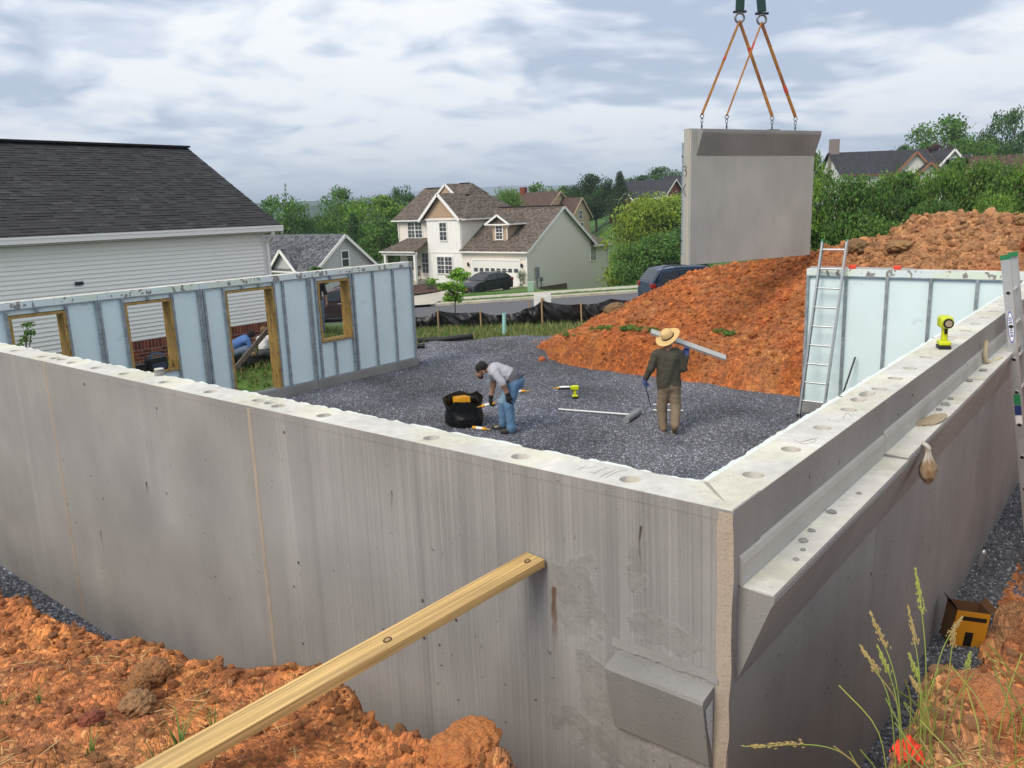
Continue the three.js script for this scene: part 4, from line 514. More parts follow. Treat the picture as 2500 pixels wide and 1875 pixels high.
  // two-storey body
  const y2 = 2.68, zb2 = zf - 8.6; mesh('main_core', join([bx(bX[0], bX[1] - 0.02, yb, y2, zf - 0.02, zb2), bx(lX, bX[0] - 0.01, yb, y2, zf - 0.4, zb2)]), M.sidingCream, t);
  mesh('batten_front', bx(bX[0], bX[1], yb, y2 + 0.02, zf - 0.015, zf), M.siding, t); for (let i = 0; i <= 13; i++) { const x = lerp(bX[0] + 0.03, bX[1] - 0.03, i / 13); mesh('batten', bx(x - 0.03, x + 0.03, yb, y2, zf, zf + 0.025), M.siding, t); } mesh('band_board', bx(bX[0], bX[1], -0.12, 0.02, zf + 0.026, zf + 0.04), M.siding, t);
  mesh('upper_siding', lap(V(lX, 0, zf - 0.4), UX, UZ, 0.9, y2, 0.115, () => [0, bX[0] - lX]), M.sidingCream, t); mesh('porch_siding', lap(V(lX, 0, zf - 0.4), UX, UZ, yb + 0.3, 0.9, 0.115, () => [0, bX[0] - lX]), M.sidingCream, t); mesh('side_upper_siding', lap(V(bX[1], 0, zf), NZ, UX, -0.1, y2, 0.115, () => [0, 8.6]), M.sidingCream, t);
  win(t, V(-47.15, 0.95, zf + 0.026), UX, UZ, 0.78, 1.45, { cols: 2, rows: 4 }); win(t, V(-47.16, -1.85, zf + 0.026), UX, UZ, 1.72, 1.38, { units: 2, cols: 2, rows: 4 }); win(t, V(-50.95, 1.17, zf - 0.385), UX, UZ, 1.75, 1.3, { units: 2, cols: 2, rows: 4 }); win(t, V(-51.7, -1.7, zf - 0.385), UX, UZ, 0.8, 1.5, { cols: 2, rows: 4 }); win(t, V(-49.9, -1.9, zf - 0.385), UX, UZ, 0.75, 1.7, { cols: 2, rows: 4 });
  // main roof: gable to the left, hipped to the right
  const rz = zf - 4.4, ry = 5.45, xl = lX - 0.45, xr = bX[1] + 0.4, hx = -47.6; mesh('main_roof', join([roofQuad([xl, y2, zf - 0.02], [xr, y2, zf - 0.02], [hx, ry, rz], [xl, ry, rz]), roofQuad([xr, y2, zf], [xr, y2, zb2 - 0.4], [hx, ry, rz], [hx, ry, rz]), roofQuad([xr, y2, zb2 - 0.4], [xl, y2, zb2 - 0.4], [xl, ry, rz], [hx, ry, rz])]), M.roofBrown, t); mesh('left_gable', tri3([[lX, y2, zf - 0.4], [lX, y2, zb2], [lX, ry - 0.1, rz]]), M.sidingCream, t);
  mesh('main_ridge_cap', bar(V(xl + 0.3, ry + 0.02, rz), V(hx - 0.5, ry + 0.02, rz), 0.26, 0.05), M.blackMatte, t);
  // cross gable roof and front gable
  const cx = -47.35, gy = 4.85, ga = -49.75, gb = -44.98; mesh('front_gable_roof', join([roofQuad([ga, y2 - 0.05, zf + 0.35], [ga, y2 - 0.05, zf + 0.34], [cx, gy, zf - 3.4], [cx, gy, zf + 0.35]), roofQuad([ga, y2 - 0.05, zf - 0.3], [ga, y2 - 0.05, zf + 0.35], [cx, gy, zf + 0.35], [cx, gy, zf - 3.6]), roofQuad([gb, y2 - 0.05, zf + 0.35], [gb, y2 - 0.05, zf - 0.3], [cx, gy, zf - 3.6], [cx, gy, zf + 0.35])]), M.roofBrown, t);
  mesh('gable_shakes', join([lap(V(cx, 0, zf + 0.02), UX, UZ, y2 + 0.05, gy - 0.1, 0.2, y => { const f = (gy - 0.12 - y) / (gy - y2); return [-2.05 * f, 2.05 * f]; }, 0.03)]), M.sidingTan, t); mesh('gable_core', tri3([[ga + 0.3, y2, zf + 0.018], [gb - 0.3, y2, zf + 0.018], [cx, gy - 0.1, zf + 0.018]]), M.sidingTan, t);
  mesh('gable_trim', join([rake([ga, y2 - 0.12, zf + 0.37], [cx, gy - 0.08, zf + 0.37], 0.24), rake([gb, y2 - 0.12, zf + 0.37], [cx, gy - 0.08, zf + 0.37], 0.24), bar(V(bX[0] - 0.1, y2 + 0.02, zf + 0.06), V(bX[1] + 0.1, y2 + 0.02, zf + 0.06), 0.1, 0.16)]), M.trim, t);
  mesh('upper_gutter', join([gutter([xl, y2 - 0.05, zf + 0.0], [ga + 0.3, y2 - 0.05, zf + 0.0]), gutter([gb - 0.1, y2 - 0.05, zf + 0.02], [xr, y2 - 0.05, zf + 0.02]), gutter([xr + 0.03, y2 - 0.05, zf], [xr + 0.03, y2 - 0.05, zb2])]), M.trim, t);
  const sx = -49.35, sz = zf - 2.75, sy = 5.72, sw = 1.15, se = 4.75; mesh('upper_gable_roof', join([roofQuad([sx - sw, se, rz], [sx - sw, se, sz], [sx, sy, sz], [sx, sy, rz - 0.4]), roofQuad([sx + sw, se, sz], [sx + sw, se, rz], [sx, sy, rz - 0.4], [sx, sy, sz])]), M.roofBrown, t); mesh('upper_gable', tri3([[sx - sw + 0.15, se, sz - 0.08], [sx + sw - 0.15, se, sz - 0.08], [sx, sy - 0.12, sz - 0.08]]), M.sidingTan, t); mesh('upper_gable_trim', join([rake([sx - sw, se - 0.06, sz + 0.02], [sx, sy - 0.07, sz + 0.02], 0.2, 0.06), rake([sx + sw, se - 0.06, sz + 0.02], [sx, sy - 0.07, sz + 0.02], 0.2, 0.06)]), M.trim, t);
  mesh('upper_ridge_roof', join([roofQuad([sx, se, zf - 2.9], [hx + 0.75, se, zf - 2.9], [hx, sy, rz], [sx, sy, rz]), roofQuad([hx + 0.75, se, zf - 2.9], [hx + 0.75, se, rz - 1.4], [hx, sy, rz], [hx, sy, rz])]), M.roofBrown, t); mesh('ridge_cap', bar(V(sx + 0.3, sy + 0.02, rz), V(hx - 0.3, sy + 0.02, rz), 0.24, 0.05), M.blackMatte, t);
  mesh('downspout', join([bar(V(bX[1] - 0.08, y2 - 0.1, zf + 0.1), V(bX[1] - 0.08, 0.2, zf + 0.08), 0.09, 0.07), bar(V(lX + 0.1, y2 - 0.1, zf - 0.3), V(lX + 0.1, 1.1, zf - 0.33), 0.09, 0.07)]), M.trim, t);
  // porch
  const pz = zf + 1.45; mesh('porch_roof', join([roofQuad([lX - 0.4, 0.06, pz + 0.2], [bX[0], 0.06, pz + 0.2], [bX[0], 1.15, zf - 0.38], [lX + 1.2, 1.15, zf - 0.38]), roofQuad([lX - 0.4, 0.06, zf - 0.4], [lX - 0.4, 0.06, pz + 0.2], [lX + 1.2, 1.15, zf - 0.38], [lX + 1.2, 1.15, zf - 0.38])]), M.roofBrown, t); mesh('porch_beam', join([bar(V(lX - 0.3, -0.12, pz), V(bX[0], -0.12, pz), 0.2, 0.28), gutter([lX - 0.4, 0.02, pz + 0.24], [bX[0], 0.02, pz + 0.24])]), M.trim, t); mesh('porch_floor', bx(lX - 0.2, bX[0] - 0.01, yb, yb + 0.3, zf - 0.39, pz + 0.1), M.paving, t);
  for (const x of [lX + 0.1, bX[0] - 0.2]) mesh('porch_column', bx(x - 0.11, x + 0.11, yb + 0.301, -0.26, pz - 0.11, pz + 0.11), M.trim, t);
  mesh('railing', join([bar(V(lX + 0.2, yb + 1.15, pz), V(bX[0] - 0.3, yb + 1.15, pz), 0.07, 0.06), bar(V(lX + 0.2, yb + 0.4, pz), V(bX[0] - 0.3, yb + 0.4, pz), 0.06, 0.06), ...range(lX + 0.25, bX[0] - 0.35, 0.13).map(x => bx(x - 0.02, x + 0.02, yb + 0.42, yb + 1.12, pz - 0.02, pz + 0.02))].filter((g, i) => i < 2 || i % 1 === 0)), M.trim, t);
  // services on the side wall
  mesh('meter_box', join([rbx(xs + 0.02, xs + 0.18, -2.1, -1.25, zf - 1.4, zf - 0.95, 0.02), bx(xs + 0.05, xs + 0.12, -3.2, -2.1, zf - 1.22, zf - 1.12), bx(xs + 0.02, xs + 0.14, -2.4, -2.1, zf - 1.9, zf - 1.62), bx(xs + 0.04, xs + 0.08, -3.2, -2.4, zf - 1.78, zf - 1.74)]), M.greyPl, t); mesh('dryer_vent', rbx(xs + 0.02, xs + 0.12, -2.05, -1.93, zf - 5.75, zf - 5.6, 0.02), M.white, t);
}
function rocker(x, y, z) { const t = thing('rocking_chair', 'dark wooden rocking chair on the porch of the cream house', 'chair', [x, y, z], 0.5); for (const s of [-1, 1]) { mesh('rocker', tube([V(s * 0.25, 0.08, 0.45), V(s * 0.25, 0.02, 0.1), V(s * 0.25, 0.03, -0.3), V(s * 0.25, 0.12, -0.6)], 0.022), M.black, t); for (const z2 of [0.25, -0.25]) mesh('leg', rod(V(s * 0.25, 0.03, z2), V(s * 0.25, 0.65, z2 * 1.05), 0.022), M.black, t); mesh('armrest', bx(s * 0.25 - 0.04, s * 0.25 + 0.04, 0.65, 0.68, -0.3, 0.35), M.black, t); } mesh('seat', bx(-0.26, 0.26, 0.4, 0.44, -0.27, 0.28), M.black, t); for (let i = 0; i < 6; i++) mesh('back_slat', bar(V(-0.21 + i * 0.084, 0.42, -0.27), V(-0.21 + i * 0.084, 1.15, -0.5), 0.05, 0.02), M.black, t); mesh('top_rail', bar(V(-0.27, 1.13, -0.5), V(0.27, 1.13, -0.5), 0.03, 0.14), M.black, t); }
rocker(-49.75, -2.45, -46.95);

// --- plain houses farther off
function farHouse(label, l, d, turn, w, dep, yb, ye, yr, roof, wall, opts = {}) { // gable ridge along local x
  const [x, z] = opts.at || fromLD(l, d), t = thing('distant_house', label, 'house', [x, yb, z], turn, opts.group); const H = ye - yb, R = yr - yb, hw = w / 2, hd = dep / 2, o = 0.35;
  mesh('wall', bx(-hw, hw, -1.5, H, -hd, hd), wall, t); mesh('gable', join([tri3([[hw + 0.01, H, hd], [hw + 0.01, H, -hd], [hw + 0.01, R - 0.08, 0]]), tri3([[-hw - 0.01, H, -hd], [-hw - 0.01, H, hd], [-hw - 0.01, R - 0.08, 0]])]), opts.gable || wall, t);
  if (opts.lap) mesh('siding', join([lap(V(hw + 0.011, 0, hd), NZ, UX, 0, R - 0.15, 0.15, y => { const f = y < H ? 0 : (y - H) / (R - H); return [lerp(0, hd, f), lerp(dep, hd, f)]; }), lap(V(-hw, 0, hd + 0.005), UX, UZ, 0, H, 0.15, () => [0, w])]), wall, t);
  mesh('roof', join([roofQuad([-hw - o, H - 0.12, hd + o], [hw + o, H - 0.12, hd + o], [hw + o, R, 0], [-hw - o, R, 0]), roofQuad([hw + o, H - 0.12, -hd - o], [-hw - o, H - 0.12, -hd - o], [-hw - o, R, 0], [hw + o, R, 0])]), roof, t);
  mesh('trim', join([rake([hw + o, H - 0.25, hd + o], [hw + o, R - 0.12, 0]), rake([hw + o, H - 0.25, -hd - o], [hw + o, R - 0.12, 0]), gutter([-hw - o, H - 0.18, hd + o], [hw + o, H - 0.18, hd + o])]), opts.trimMat || M.trim, t);
  for (const q of opts.wins || []) win(t, V(...q.o), q.s ? NZ : UX, q.s ? UX : UZ, q.w, q.h, q.opt || { cols: 2, rows: 2 });
  for (const g of opts.gables || []) { const { x: gx, w: gw, y: gy, z: gz } = g, a = gx - gw / 2, b = gx + gw / 2, yb2 = g.y0; mesh('front_gable', tri3([[a + 0.3, yb2, gz], [b - 0.3, yb2, gz], [gx, gy - 0.1, gz]]), g.mat || wall, t); if (g.body) mesh('front_wall', bx(a + 0.3, b - 0.3, -1.5, yb2, hd, gz), g.mat || wall, t); mesh('front_gable_roof', join([roofQuad([a, yb2 - 0.15, gz - 3.2], [a, yb2 - 0.15, gz + 0.3], [gx, gy, gz + 0.3], [gx, gy, gz - 5]), roofQuad([b, yb2 - 0.15, gz + 0.3], [b, yb2 - 0.15, gz - 3.2], [gx, gy, gz - 5], [gx, gy, gz + 0.3])]), g.roof || roof, t); mesh('front_gable_trim', join([rake([a, yb2 - 0.25, gz + 0.32], [gx, gy - 0.12, gz + 0.32], 0.2), rake([b, yb2 - 0.25, gz + 0.32], [gx, gy - 0.12, gz + 0.32], 0.2)]), g.trim || opts.trimMat || M.trim, t); if (g.win) win(t, V(gx, g.win[0], gz + 0.02), UX, UZ, g.win[1], g.win[2], { cols: 2, rows: 2, shutters: g.win[3] }); }
  if (opts.chimney) { const [cx, cz, ch, cm] = opts.chimney; mesh('chimney', bx(cx - 0.45, cx + 0.45, H - 1, ch, cz - 0.35, cz + 0.35), cm || M.brickFar, t); }
  return t;
}
// grey house behind the left wall: gable end at x = -47, ridge along x
farHouse('pale grey house with slate shingles and two gables, behind the blue foam wall', 0, 0, 0, 12, 5.6, -3.6, -0.45, 2.0, M.roofGrey, M.sidingGrey, { at: [-53.0, -36.85], lap: true, wins: [{ o: [6.03, 3.2, -0.05], w: 0.62, h: 1.12, s: true, opt: { cols: 1, rows: 1 } }], gables: [{ x: 2.6, w: 3.95, y: 4.65, y0: 2.95, z: 2.95, body: true }] });
{ const [x, z] = fromLD(4.6, 118); farHouse('tan house with rust-brown roof and chimney, beyond the cream house', 4.6, 118, 0.0, 7.4, 6, -2.5, 3.2, 5.45, M.roofRust, M.sidingTan2, { at: [x, z], trimMat: M.sidingTan2, chimney: [-2.6, 0, 8.7], gables: [{ x: -1.6, w: 1.8, y: 6.6, y0: 5.7, z: 3.1 }] }); }
farHouse('lower tan wing with a dark roof, right of the rust-roofed house', 8.3, 116, 0.0, 5.2, 4.5, -3, 1.9, 4.5, M.roofRust, M.sidingTan2, { trimMat: M.sidingTan2, wins: [{ o: [2.63, 4.6, 0.1], w: 0.7, h: 1.1, s: true }, { o: [2.63, 2.9, -0.2], w: 0.7, h: 1.1, s: true }] });
farHouse('red brick house with dark grey hip roof behind the yellow-green trees', 21, 123, 0.1, 8.5, 8, -1, 4.2, 6.7, M.roofDark, M.brickFar, { gables: [{ x: -1.2, w: 3.6, y: 6.1, y0: 4.3, z: 4.4, body: true }] });
farHouse('brick house just left of the hanging panel with a dark roof', 28, 128, 0.1, 6, 7, -1, 4.6, 7.4, M.roofDark, M.sidingTan2, { gables: [{ x: 0, w: 3.6, y: 6.0, y0: 4.5, z: 3.9, body: true }] });
const wrap = mat(0xd9d8d4, 0.8);
farHouse('unfinished house with black roof, white house wrap gables and a chimney, above the hedge', 39.2, 88, 0.62, 9.4, 8, 1, 5.6, 7.95, M.roofDark, wrap, { trimMat: mat(0x8a5a44, 0.8), chimney: [-4.4, 0, 8.3, mat(0x8a7f7c, 0.9)], gables: [{ x: 2.2, w: 4.6, y: 6.6, y0: 4.3, z: 4.4, body: true, mat: wrap, trim: mat(0x9b6a50, 0.8) }, { x: 3.3, w: 3.4, y: 5.5, y0: 4.0, z: 5.2, body: true, mat: wrap, trim: mat(0x9b6a50, 0.8) }] });
farHouse('grey gabled house with shuttered attic window, above the hedge', 46, 88, 0.62, 5.4, 5, 1, 5.6, 7.3, M.roofDark, M.sidingGrey, { gables: [{ x: 0, w: 3.6, y: 6.8, y0: 4.9, z: 2.8, body: true, win: [5.15, 0.55, 0.7, true] }] });
farHouse('pale house with brown roof half hidden by shrubs at the right edge', 37.5, 61, 0.62, 6.5, 7, 0.4, 2.6, 6.0, M.roofRust, M.sidingTan2, { gables: [{ x: 0.4, w: 3.2, y: 5.4, y0: 3.2, z: 3.9, body: true, win: [2.4, 0.7, 0.9] }] });
farHouse('small roof among the trees left of the cream house', -22.5, 92, 0.2, 6, 6, -5, -1.2, 1.4, M.roofGrey, M.sidingGrey, {});
{ const [x, z] = fromLD(-108.8, 412), t = thing('radio_mast', 'thin lattice radio mast on the skyline left of the trees', 'mast', [x, -8, z]); const P = []; for (let i = 0; i < 3; i++) { const a = i * 2.094; P.push(rod(V(Math.cos(a) * 0.5, 0, Math.sin(a) * 0.5), V(Math.cos(a) * 0.3, 27, Math.sin(a) * 0.3), 0.09, 0.07, 5)); for (let k = 0; k < 13; k++) { const b = (i + 1) * 2.094; P.push(rod(V(Math.cos(a) * 0.45, k * 2, Math.sin(a) * 0.45), V(Math.cos(b) * 0.45, k * 2 + 2, Math.sin(b) * 0.45), 0.045, 0.045, 4)); } } mesh('lattice', join(P), M.greyPl, t); mesh('antenna', join([0, 1, 2].map(i => bx(-0.7, 0.7, 21 + i * 2, 22.2 + i * 2, 0.3 - i * 0.3, 0.5 - i * 0.3))), M.greyPl, t); }

// ---------------------------------------------------------------- road, kerb, pavement, drive, lawn
const strip = (l0, l1, dA, dB, y, n = 60) => { const P = [], U = [], I = []; for (let i = 0; i <= n; i++) { const l = lerp(l0, l1, i / n); for (const f of [dA, dB]) { const d = typeof f === 'function' ? f(l) : f, [x, z] = fromLD(l, d); P.push(x, y(l, d), z); U.push(l, d); } } for (let i = 0; i < n; i++) { const a = i * 2; I.push(a, a + 2, a + 1, a + 1, a + 2, a + 3); } const g = new THREE.BufferGeometry(); g.setAttribute('position', new THREE.Float32BufferAttribute(P, 3)); g.setAttribute('uv', new THREE.Float32BufferAttribute(U, 2)); g.setIndex(I); g.computeVertexNormals(); return g; };
const crown = l => roadY(l) + 0.03; structure('road', strip(-60, 60, 37.5, 46.2, (l) => crown(l)), M.asphalt);
{ const k = (l0, l1, d0, d1, h, m, nm) => structure(nm, join([strip(l0, l1, d0, d1, l => crown(l) + h), strip(l0, l1, d0, d0 + 0.001, (l, d) => crown(l) + (d > d0 + 0.0005 ? h : -0.05))]), m); k(-4.5, 60, 46.2, 46.75, 0.13, M.paving, 'kerb'); k(-60, -11, 46.2, 46.75, 0.13, M.paving, 'kerb'); k(-3.4, 60, 46.75, 47.6, 0.12, M.lawn, 'verge'); k(-4.2, 60, 47.6, 49.0, 0.135, M.paving, 'pavement'); }
const yardY = (l, d) => lerp(crown(l) + 0.13, -2.72, sst(46.5, 63, d)) - 1.25 * sst(1.2, 5.2, l) * sst(50, 60, d);
structure('driveway', (() => { const n = 30, P = [], U = [], I = []; for (let i = 0; i <= n; i++) { const f = i / n, d = lerp(46.0, 67.8, f), a = [poly1([[46, -11.5], [52, -9.6], [58, -7.4], [63, -5.2], [67.8, -3.3]], d), poly1([[46, -4.3], [48, -4.05], [53, -3.5], [58, -2.6], [62, -0.9], [64.6, 1.0], [67.8, 1.0]], d)]; for (let k = 0; k <= 6; k++) { const l = lerp(a[0], a[1], k / 6), [x, z] = fromLD(l, d); P.push(x, yardY(l, d) + 0.02, z); U.push(x, z); } } for (let i = 0; i < n; i++) for (let k = 0; k < 6; k++) { const a = i * 7 + k; I.push(a, a + 1, a + 7, a + 1, a + 8, a + 7); } const g = new THREE.BufferGeometry(); g.setAttribute('position', new THREE.Float32BufferAttribute(P, 3)); g.setAttribute('uv', new THREE.Float32BufferAttribute(U, 2)); g.setIndex(I); g.computeVertexNormals(); return g; })(), M.paving);
structure('front_lawn', strip(-3.9, 12, 49.0, l => poly1([[-4.0, 49.05], [-3.5, 53], [-2.6, 58], [-0.9, 62], [1.0, 64.6], [12, 64.6]], l), (l, d) => yardY(l, d) + 0.012, 40), M.lawn);
structure('planting_bed', strip(-13.5, -4.4, l => poly1([[-13.5, 60], [-7.4, 60.5], [-5.2, 63.6], [-4.4, 65.8]], l), 69, (l, d) => yardY(l, Math.min(d, 63)) + 0.03), M.mulch);

// ---------------------------------------------------------------- trees, shrubs, grass
function leaves(list, size, seed, opt = {}) { // list of clumps [x,y,z,rx,ry,rz,n]; leaf-sized faces through the outer volume of each clump
  const R = rng(seed), P = [], Cc = [], N = []; const g3 = () => { let x, y, z, q; do { x = R() * 2 - 1; y = R() * 2 - 1; z = R() * 2 - 1; q = x * x + y * y + z * z; } while (q > 1 || q < 0.01); const l = Math.sqrt(q); return [x / l, y / l, z / l]; };
  for (const [cx, cy, cz, rx, ry, rz, n] of list) { const tone = 0.8 + 0.4 * R(); for (let i = 0; i < n; i++) {
    const d = g3(), r = Math.pow(R(), 0.42) * (1 + 0.22 * (R() - 0.5)), x = cx + d[0] * r * rx, y = cy + d[1] * r * ry, z = cz + d[2] * r * rz; const a = g3(), b = g3(); const nx = d[0] * 0.6 + a[0] * 0.8, ny = d[1] * 0.6 + a[1] * 0.8 + 0.35, nz = d[2] * 0.6 + a[2] * 0.8, nl = Math.hypot(nx, ny, nz), n3 = V(nx / nl, ny / nl, nz / nl), t = V(...b).cross(n3).normalize(), bt = n3.clone().cross(t), s = size * (0.6 + 0.8 * R()), w = s * (opt.thin || 0.6); const p = V(x, y, z), tip = p.clone().addScaledVector(t, s).addScaledVector(n3, -0.25 * s), bas = p.clone().addScaledVector(t, -s), l = p.clone().addScaledVector(bt, w).addScaledVector(n3, 0.12 * s), r2 = p.clone().addScaledVector(bt, -w).addScaledVector(n3, 0.12 * s);
    for (const v of [bas, l, tip, bas, tip, r2]) { P.push(v.x, v.y, v.z); N.push(n3.x, n3.y, n3.z); } const k = tone * (0.55 + 0.9 * R()), yel = R(); for (let q = 0; q < 6; q++) Cc.push(k * (0.8 + 0.4 * yel), k, k * (0.7 + 0.3 * (1 - yel))); } }
  const g = new THREE.BufferGeometry(); g.setAttribute('position', new THREE.Float32BufferAttribute(P, 3)); g.computeVertexNormals(); g.setAttribute('color', new THREE.Float32BufferAttribute(Cc, 3)); g.setAttribute('uv', new THREE.Float32BufferAttribute(new Float32Array(P.length / 3 * 2), 2)); return g;
}
// unit tree: height 1 (crown from y = lo to 1), crown radius 0.5
function crownClumps(kind, seed, n, tot) { const R = rng(seed), o = []; for (let i = 0; i < n; i++) { if (kind === 'cone') { const f = i / n, y = 0.08 + 0.9 * f, rr = 0.46 * (1 - f) + 0.03, a = i * 2.4 + R(); o.push([Math.cos(a) * rr * 0.55, y, Math.sin(a) * rr * 0.55, rr * 0.6 + 0.03, 0.07 + 0.05 * R(), rr * 0.6 + 0.03, Math.round(tot / n)]); } else { const lo = kind === 'bush' ? 0.05 : kind === 'tall' ? 0.22 : 0.28, a = R() * 6.283, f = Math.pow(R(), 0.9), y = lo + (1 - lo) * f * 0.93, prof = Math.sin(Math.PI * clamp((y - lo + 0.10) / (1.13 - lo))), rr = 0.40 * Math.pow(prof, kind === 'bush' ? 0.5 : 0.65) * (0.45 + 0.55 * Math.sqrt(R())), s = (kind === 'bush' ? 0.18 : 0.15) * (0.65 + 0.8 * R()); o.push([Math.cos(a) * rr, y, Math.sin(a) * rr, s * 1.15, s * 0.62, s * 1.15, Math.round(tot / n * (0.6 + 0.8 * R()))]); } } return o; }
function trunkGeo(kind, seed, clumps) { const R = rng(seed), L = []; if (kind === 'bush') { for (let i = 0; i < 9; i++) { const a = R() * 6.28, r = 0.08 * R(); L.push(tube([V(Math.cos(a) * r, -0.06, Math.sin(a) * r), V(Math.cos(a) * (r + 0.08), 0.28, Math.sin(a) * (r + 0.08)), V(Math.cos(a) * (r + 0.26), 0.7 + 0.2 * R(), Math.sin(a) * (r + 0.26))], 0.006, 8, 5)); } return join(L); } L.push(rod(V(0, -0.08, 0), V(0.01, 0.35, 0), 0.030, 0.021, 8), rod(V(0.01, 0.35, 0), V(0, kind === 'cone' ? 0.95 : 0.72, 0.01), 0.021, 0.006, 7)); if (kind !== 'cone') for (const c of clumps.slice(0, 12)) L.push(rod(V(0, 0.2 + 0.3 * R(), 0), V(c[0], c[1], c[2]), 0.010, 0.003, 5)); return join(L); }
const species = {}; for (const [k, kind, seed, n, tot, size] of [['oak_a', 'round', 1, 44, 5600, 0.020], ['oak_b', 'round', 2, 50, 5600, 0.020], ['tall_a', 'tall', 3, 54, 5600, 0.018], ['cone', 'cone', 4, 40, 5600, 0.016], ['bush_a', 'bush', 5, 60, 10500, 0.018], ['bush_b', 'bush', 6, 66, 10500, 0.018], ['bush_c', 'bush', 7, 30, 3600, 0.019]]) { const cl = crownClumps(kind, seed * 31, n, tot); species[k] = { crown: leaves(cl, size, seed * 17), trunk: trunkGeo(kind, seed * 13, cl) }; }
const LM = { mid: leafMat(0x547c2e), dark: leafMat(0x3d612b), bright: leafMat(0x6b9030), yellow: leafMat(0x839a2c), deep: leafMat(0x304c25), hedge: leafMat(0x4c722b), hedge2: leafMat(0x5c8030), purple: leafMat(0x4a2c3c), blossom: leafMat(0xd2d8c0), shrubD: leafMat(0x456a42) };
function tree(sp, lm, label, cat, l, d, top, r, base, group, turn = 0) { const [x, z] = fromLD(l, d), y0 = base ?? groundY(x, z) - 0.05, t = thing(cat === 'tree' ? 'tree' : 'shrub', label, cat, [x, y0, z], turn, group); const h = top - y0; const c = mesh('crown', species[sp].crown, LM[lm], t), k = mesh('trunk', species[sp].trunk, M.bark, t); for (const m of [c, k]) m.scale.set(r * 2.1, h, r * 2.1); return t; }
const TG = 'trees beyond the houses';
[['oak_a', 'mid', 'broad green tree just right of the white house roof', -23.7, 87.4, 5.5, 3.0], ['tall_a', 'mid', 'round-topped green tree in the middle of the skyline left of the cream house', -20.0, 97.9, 6.4, 2.5], ['oak_b', 'bright', 'bright green spreading tree left of the cream house', -13.7, 84.3, 5.3, 3.3], ['cone', 'dark', 'dark evergreen in front of the bright green tree', -14.4, 77.8, 3.4, 2.3], ['oak_a', 'dark', 'small dark tree touching the left roof edge of the cream house', -11.9, 94.7, 6.2, 1.9], ['oak_b', 'mid', 'green tree behind the porch of the cream house', -11.0, 76.0, 3.0, 2.6], ['oak_b', 'dark', 'low dark tree between the two left-hand trees', -22.0, 101, 3.6, 3.4], ['oak_a', 'mid', 'low green tree right above the grey house ridge', -18.3, 90, 3.2, 2.8], ['oak_b', 'dark', 'dark tree half hidden behind the white house gable', -27, 92, 2.6, 3.2], ['bush_a', 'bright', 'bright leafy treetop behind the cream house roof', 0.2, 113, 5.9, 2.2], ['oak_a', 'mid', 'green tree behind the rust-roofed tan house', 5.2, 128.7, 6.9, 3.0], ['oak_b', 'mid', 'second green tree behind the tan house, further right', 8.2, 130, 6.6, 2.8], ['tall_a', 'deep', 'slim dark tree right of the tan house', 10.5, 123.5, 6.4, 1.7], ['oak_b', 'deep', 'large dark tree left of the conifer', 13.3, 121.8, 8.0, 2.9], ['cone', 'deep', 'dark conifer left of the brick house', 15.9, 115.5, 7.7, 2.7], ['oak_a', 'dark', 'dark tree behind the brick house roof', 27.3, 144.6, 9.3, 4.0], ['oak_b', 'dark', 'dark tree behind the left end of the brick house', 22.5, 143, 8.2, 3.2], ['oak_a', 'mid', 'tall round tree above the unfinished house on the right', 57.7, 109.6, 13.0, 4.4], ['oak_b', 'mid', 'smaller green tree to the right of the tall round tree', 55.2, 98.6, 9.8, 2.7], ['oak_a', 'purple', 'purple-leaved tree behind the grey gable', 47.6, 91.4, 8.7, 2.0], ['oak_b', 'dark', 'small tree on the skyline over the black roof', 63.8, 134.8, 11.2, 2.4], ['tall_a', 'dark', 'open-branched tree at the right edge of the picture', 63.0, 104.5, 13.2, 3.4], ['oak_b', 'dark', 'dark tree between the two right-hand trees', 59.6, 101.7, 10.0, 2.4]].forEach(([s, m, lab, l, d, top, r], i) => tree(s, m, lab, 'tree', l, d, top, r, undefined, TG, i * 1.3));
// thicket right of the cream house
[['bush_a', 'yellow', 'big yellow-green bush right of the cream house, left half', 10.2, 63.2, 3.7, 2.7], ['bush_b', 'yellow', 'big yellow-green bush right of the cream house, tallest part', 12.2, 65.0, 4.2, 3.0], ['bush_a', 'bright', 'big yellow-green bush right of the cream house, right part by the panel', 14.6, 65, 3.6, 2.8], ['bush_b', 'mid', 'darker bush low beside the cream house corner', 9.4, 60.0, 0.9, 1.9], ['bush_a', 'mid', 'green bush low in front of the big yellow-green one', 11.6, 58.0, 1.4, 2.4], ['bush_b', 'dark', 'dark green bush behind the blue car', 14.2, 60, 1.8, 2.3], ['bush_c', 'blossom', 'white-blossomed shrub left of the hanging panel', 14.2, 71.8, 4.2, 1.8], ['bush_b', 'mid', 'green shrub just left of the hanging panel edge', 15.6, 70, 4.4, 1.7]].forEach(([s, m, lab, l, d, top, r], i) => tree(s, m, lab, 'bush', l, d, top, r, groundY(...fromLD(l, d)) - 0.6, 'thicket beside the cream house', i * 2.1));
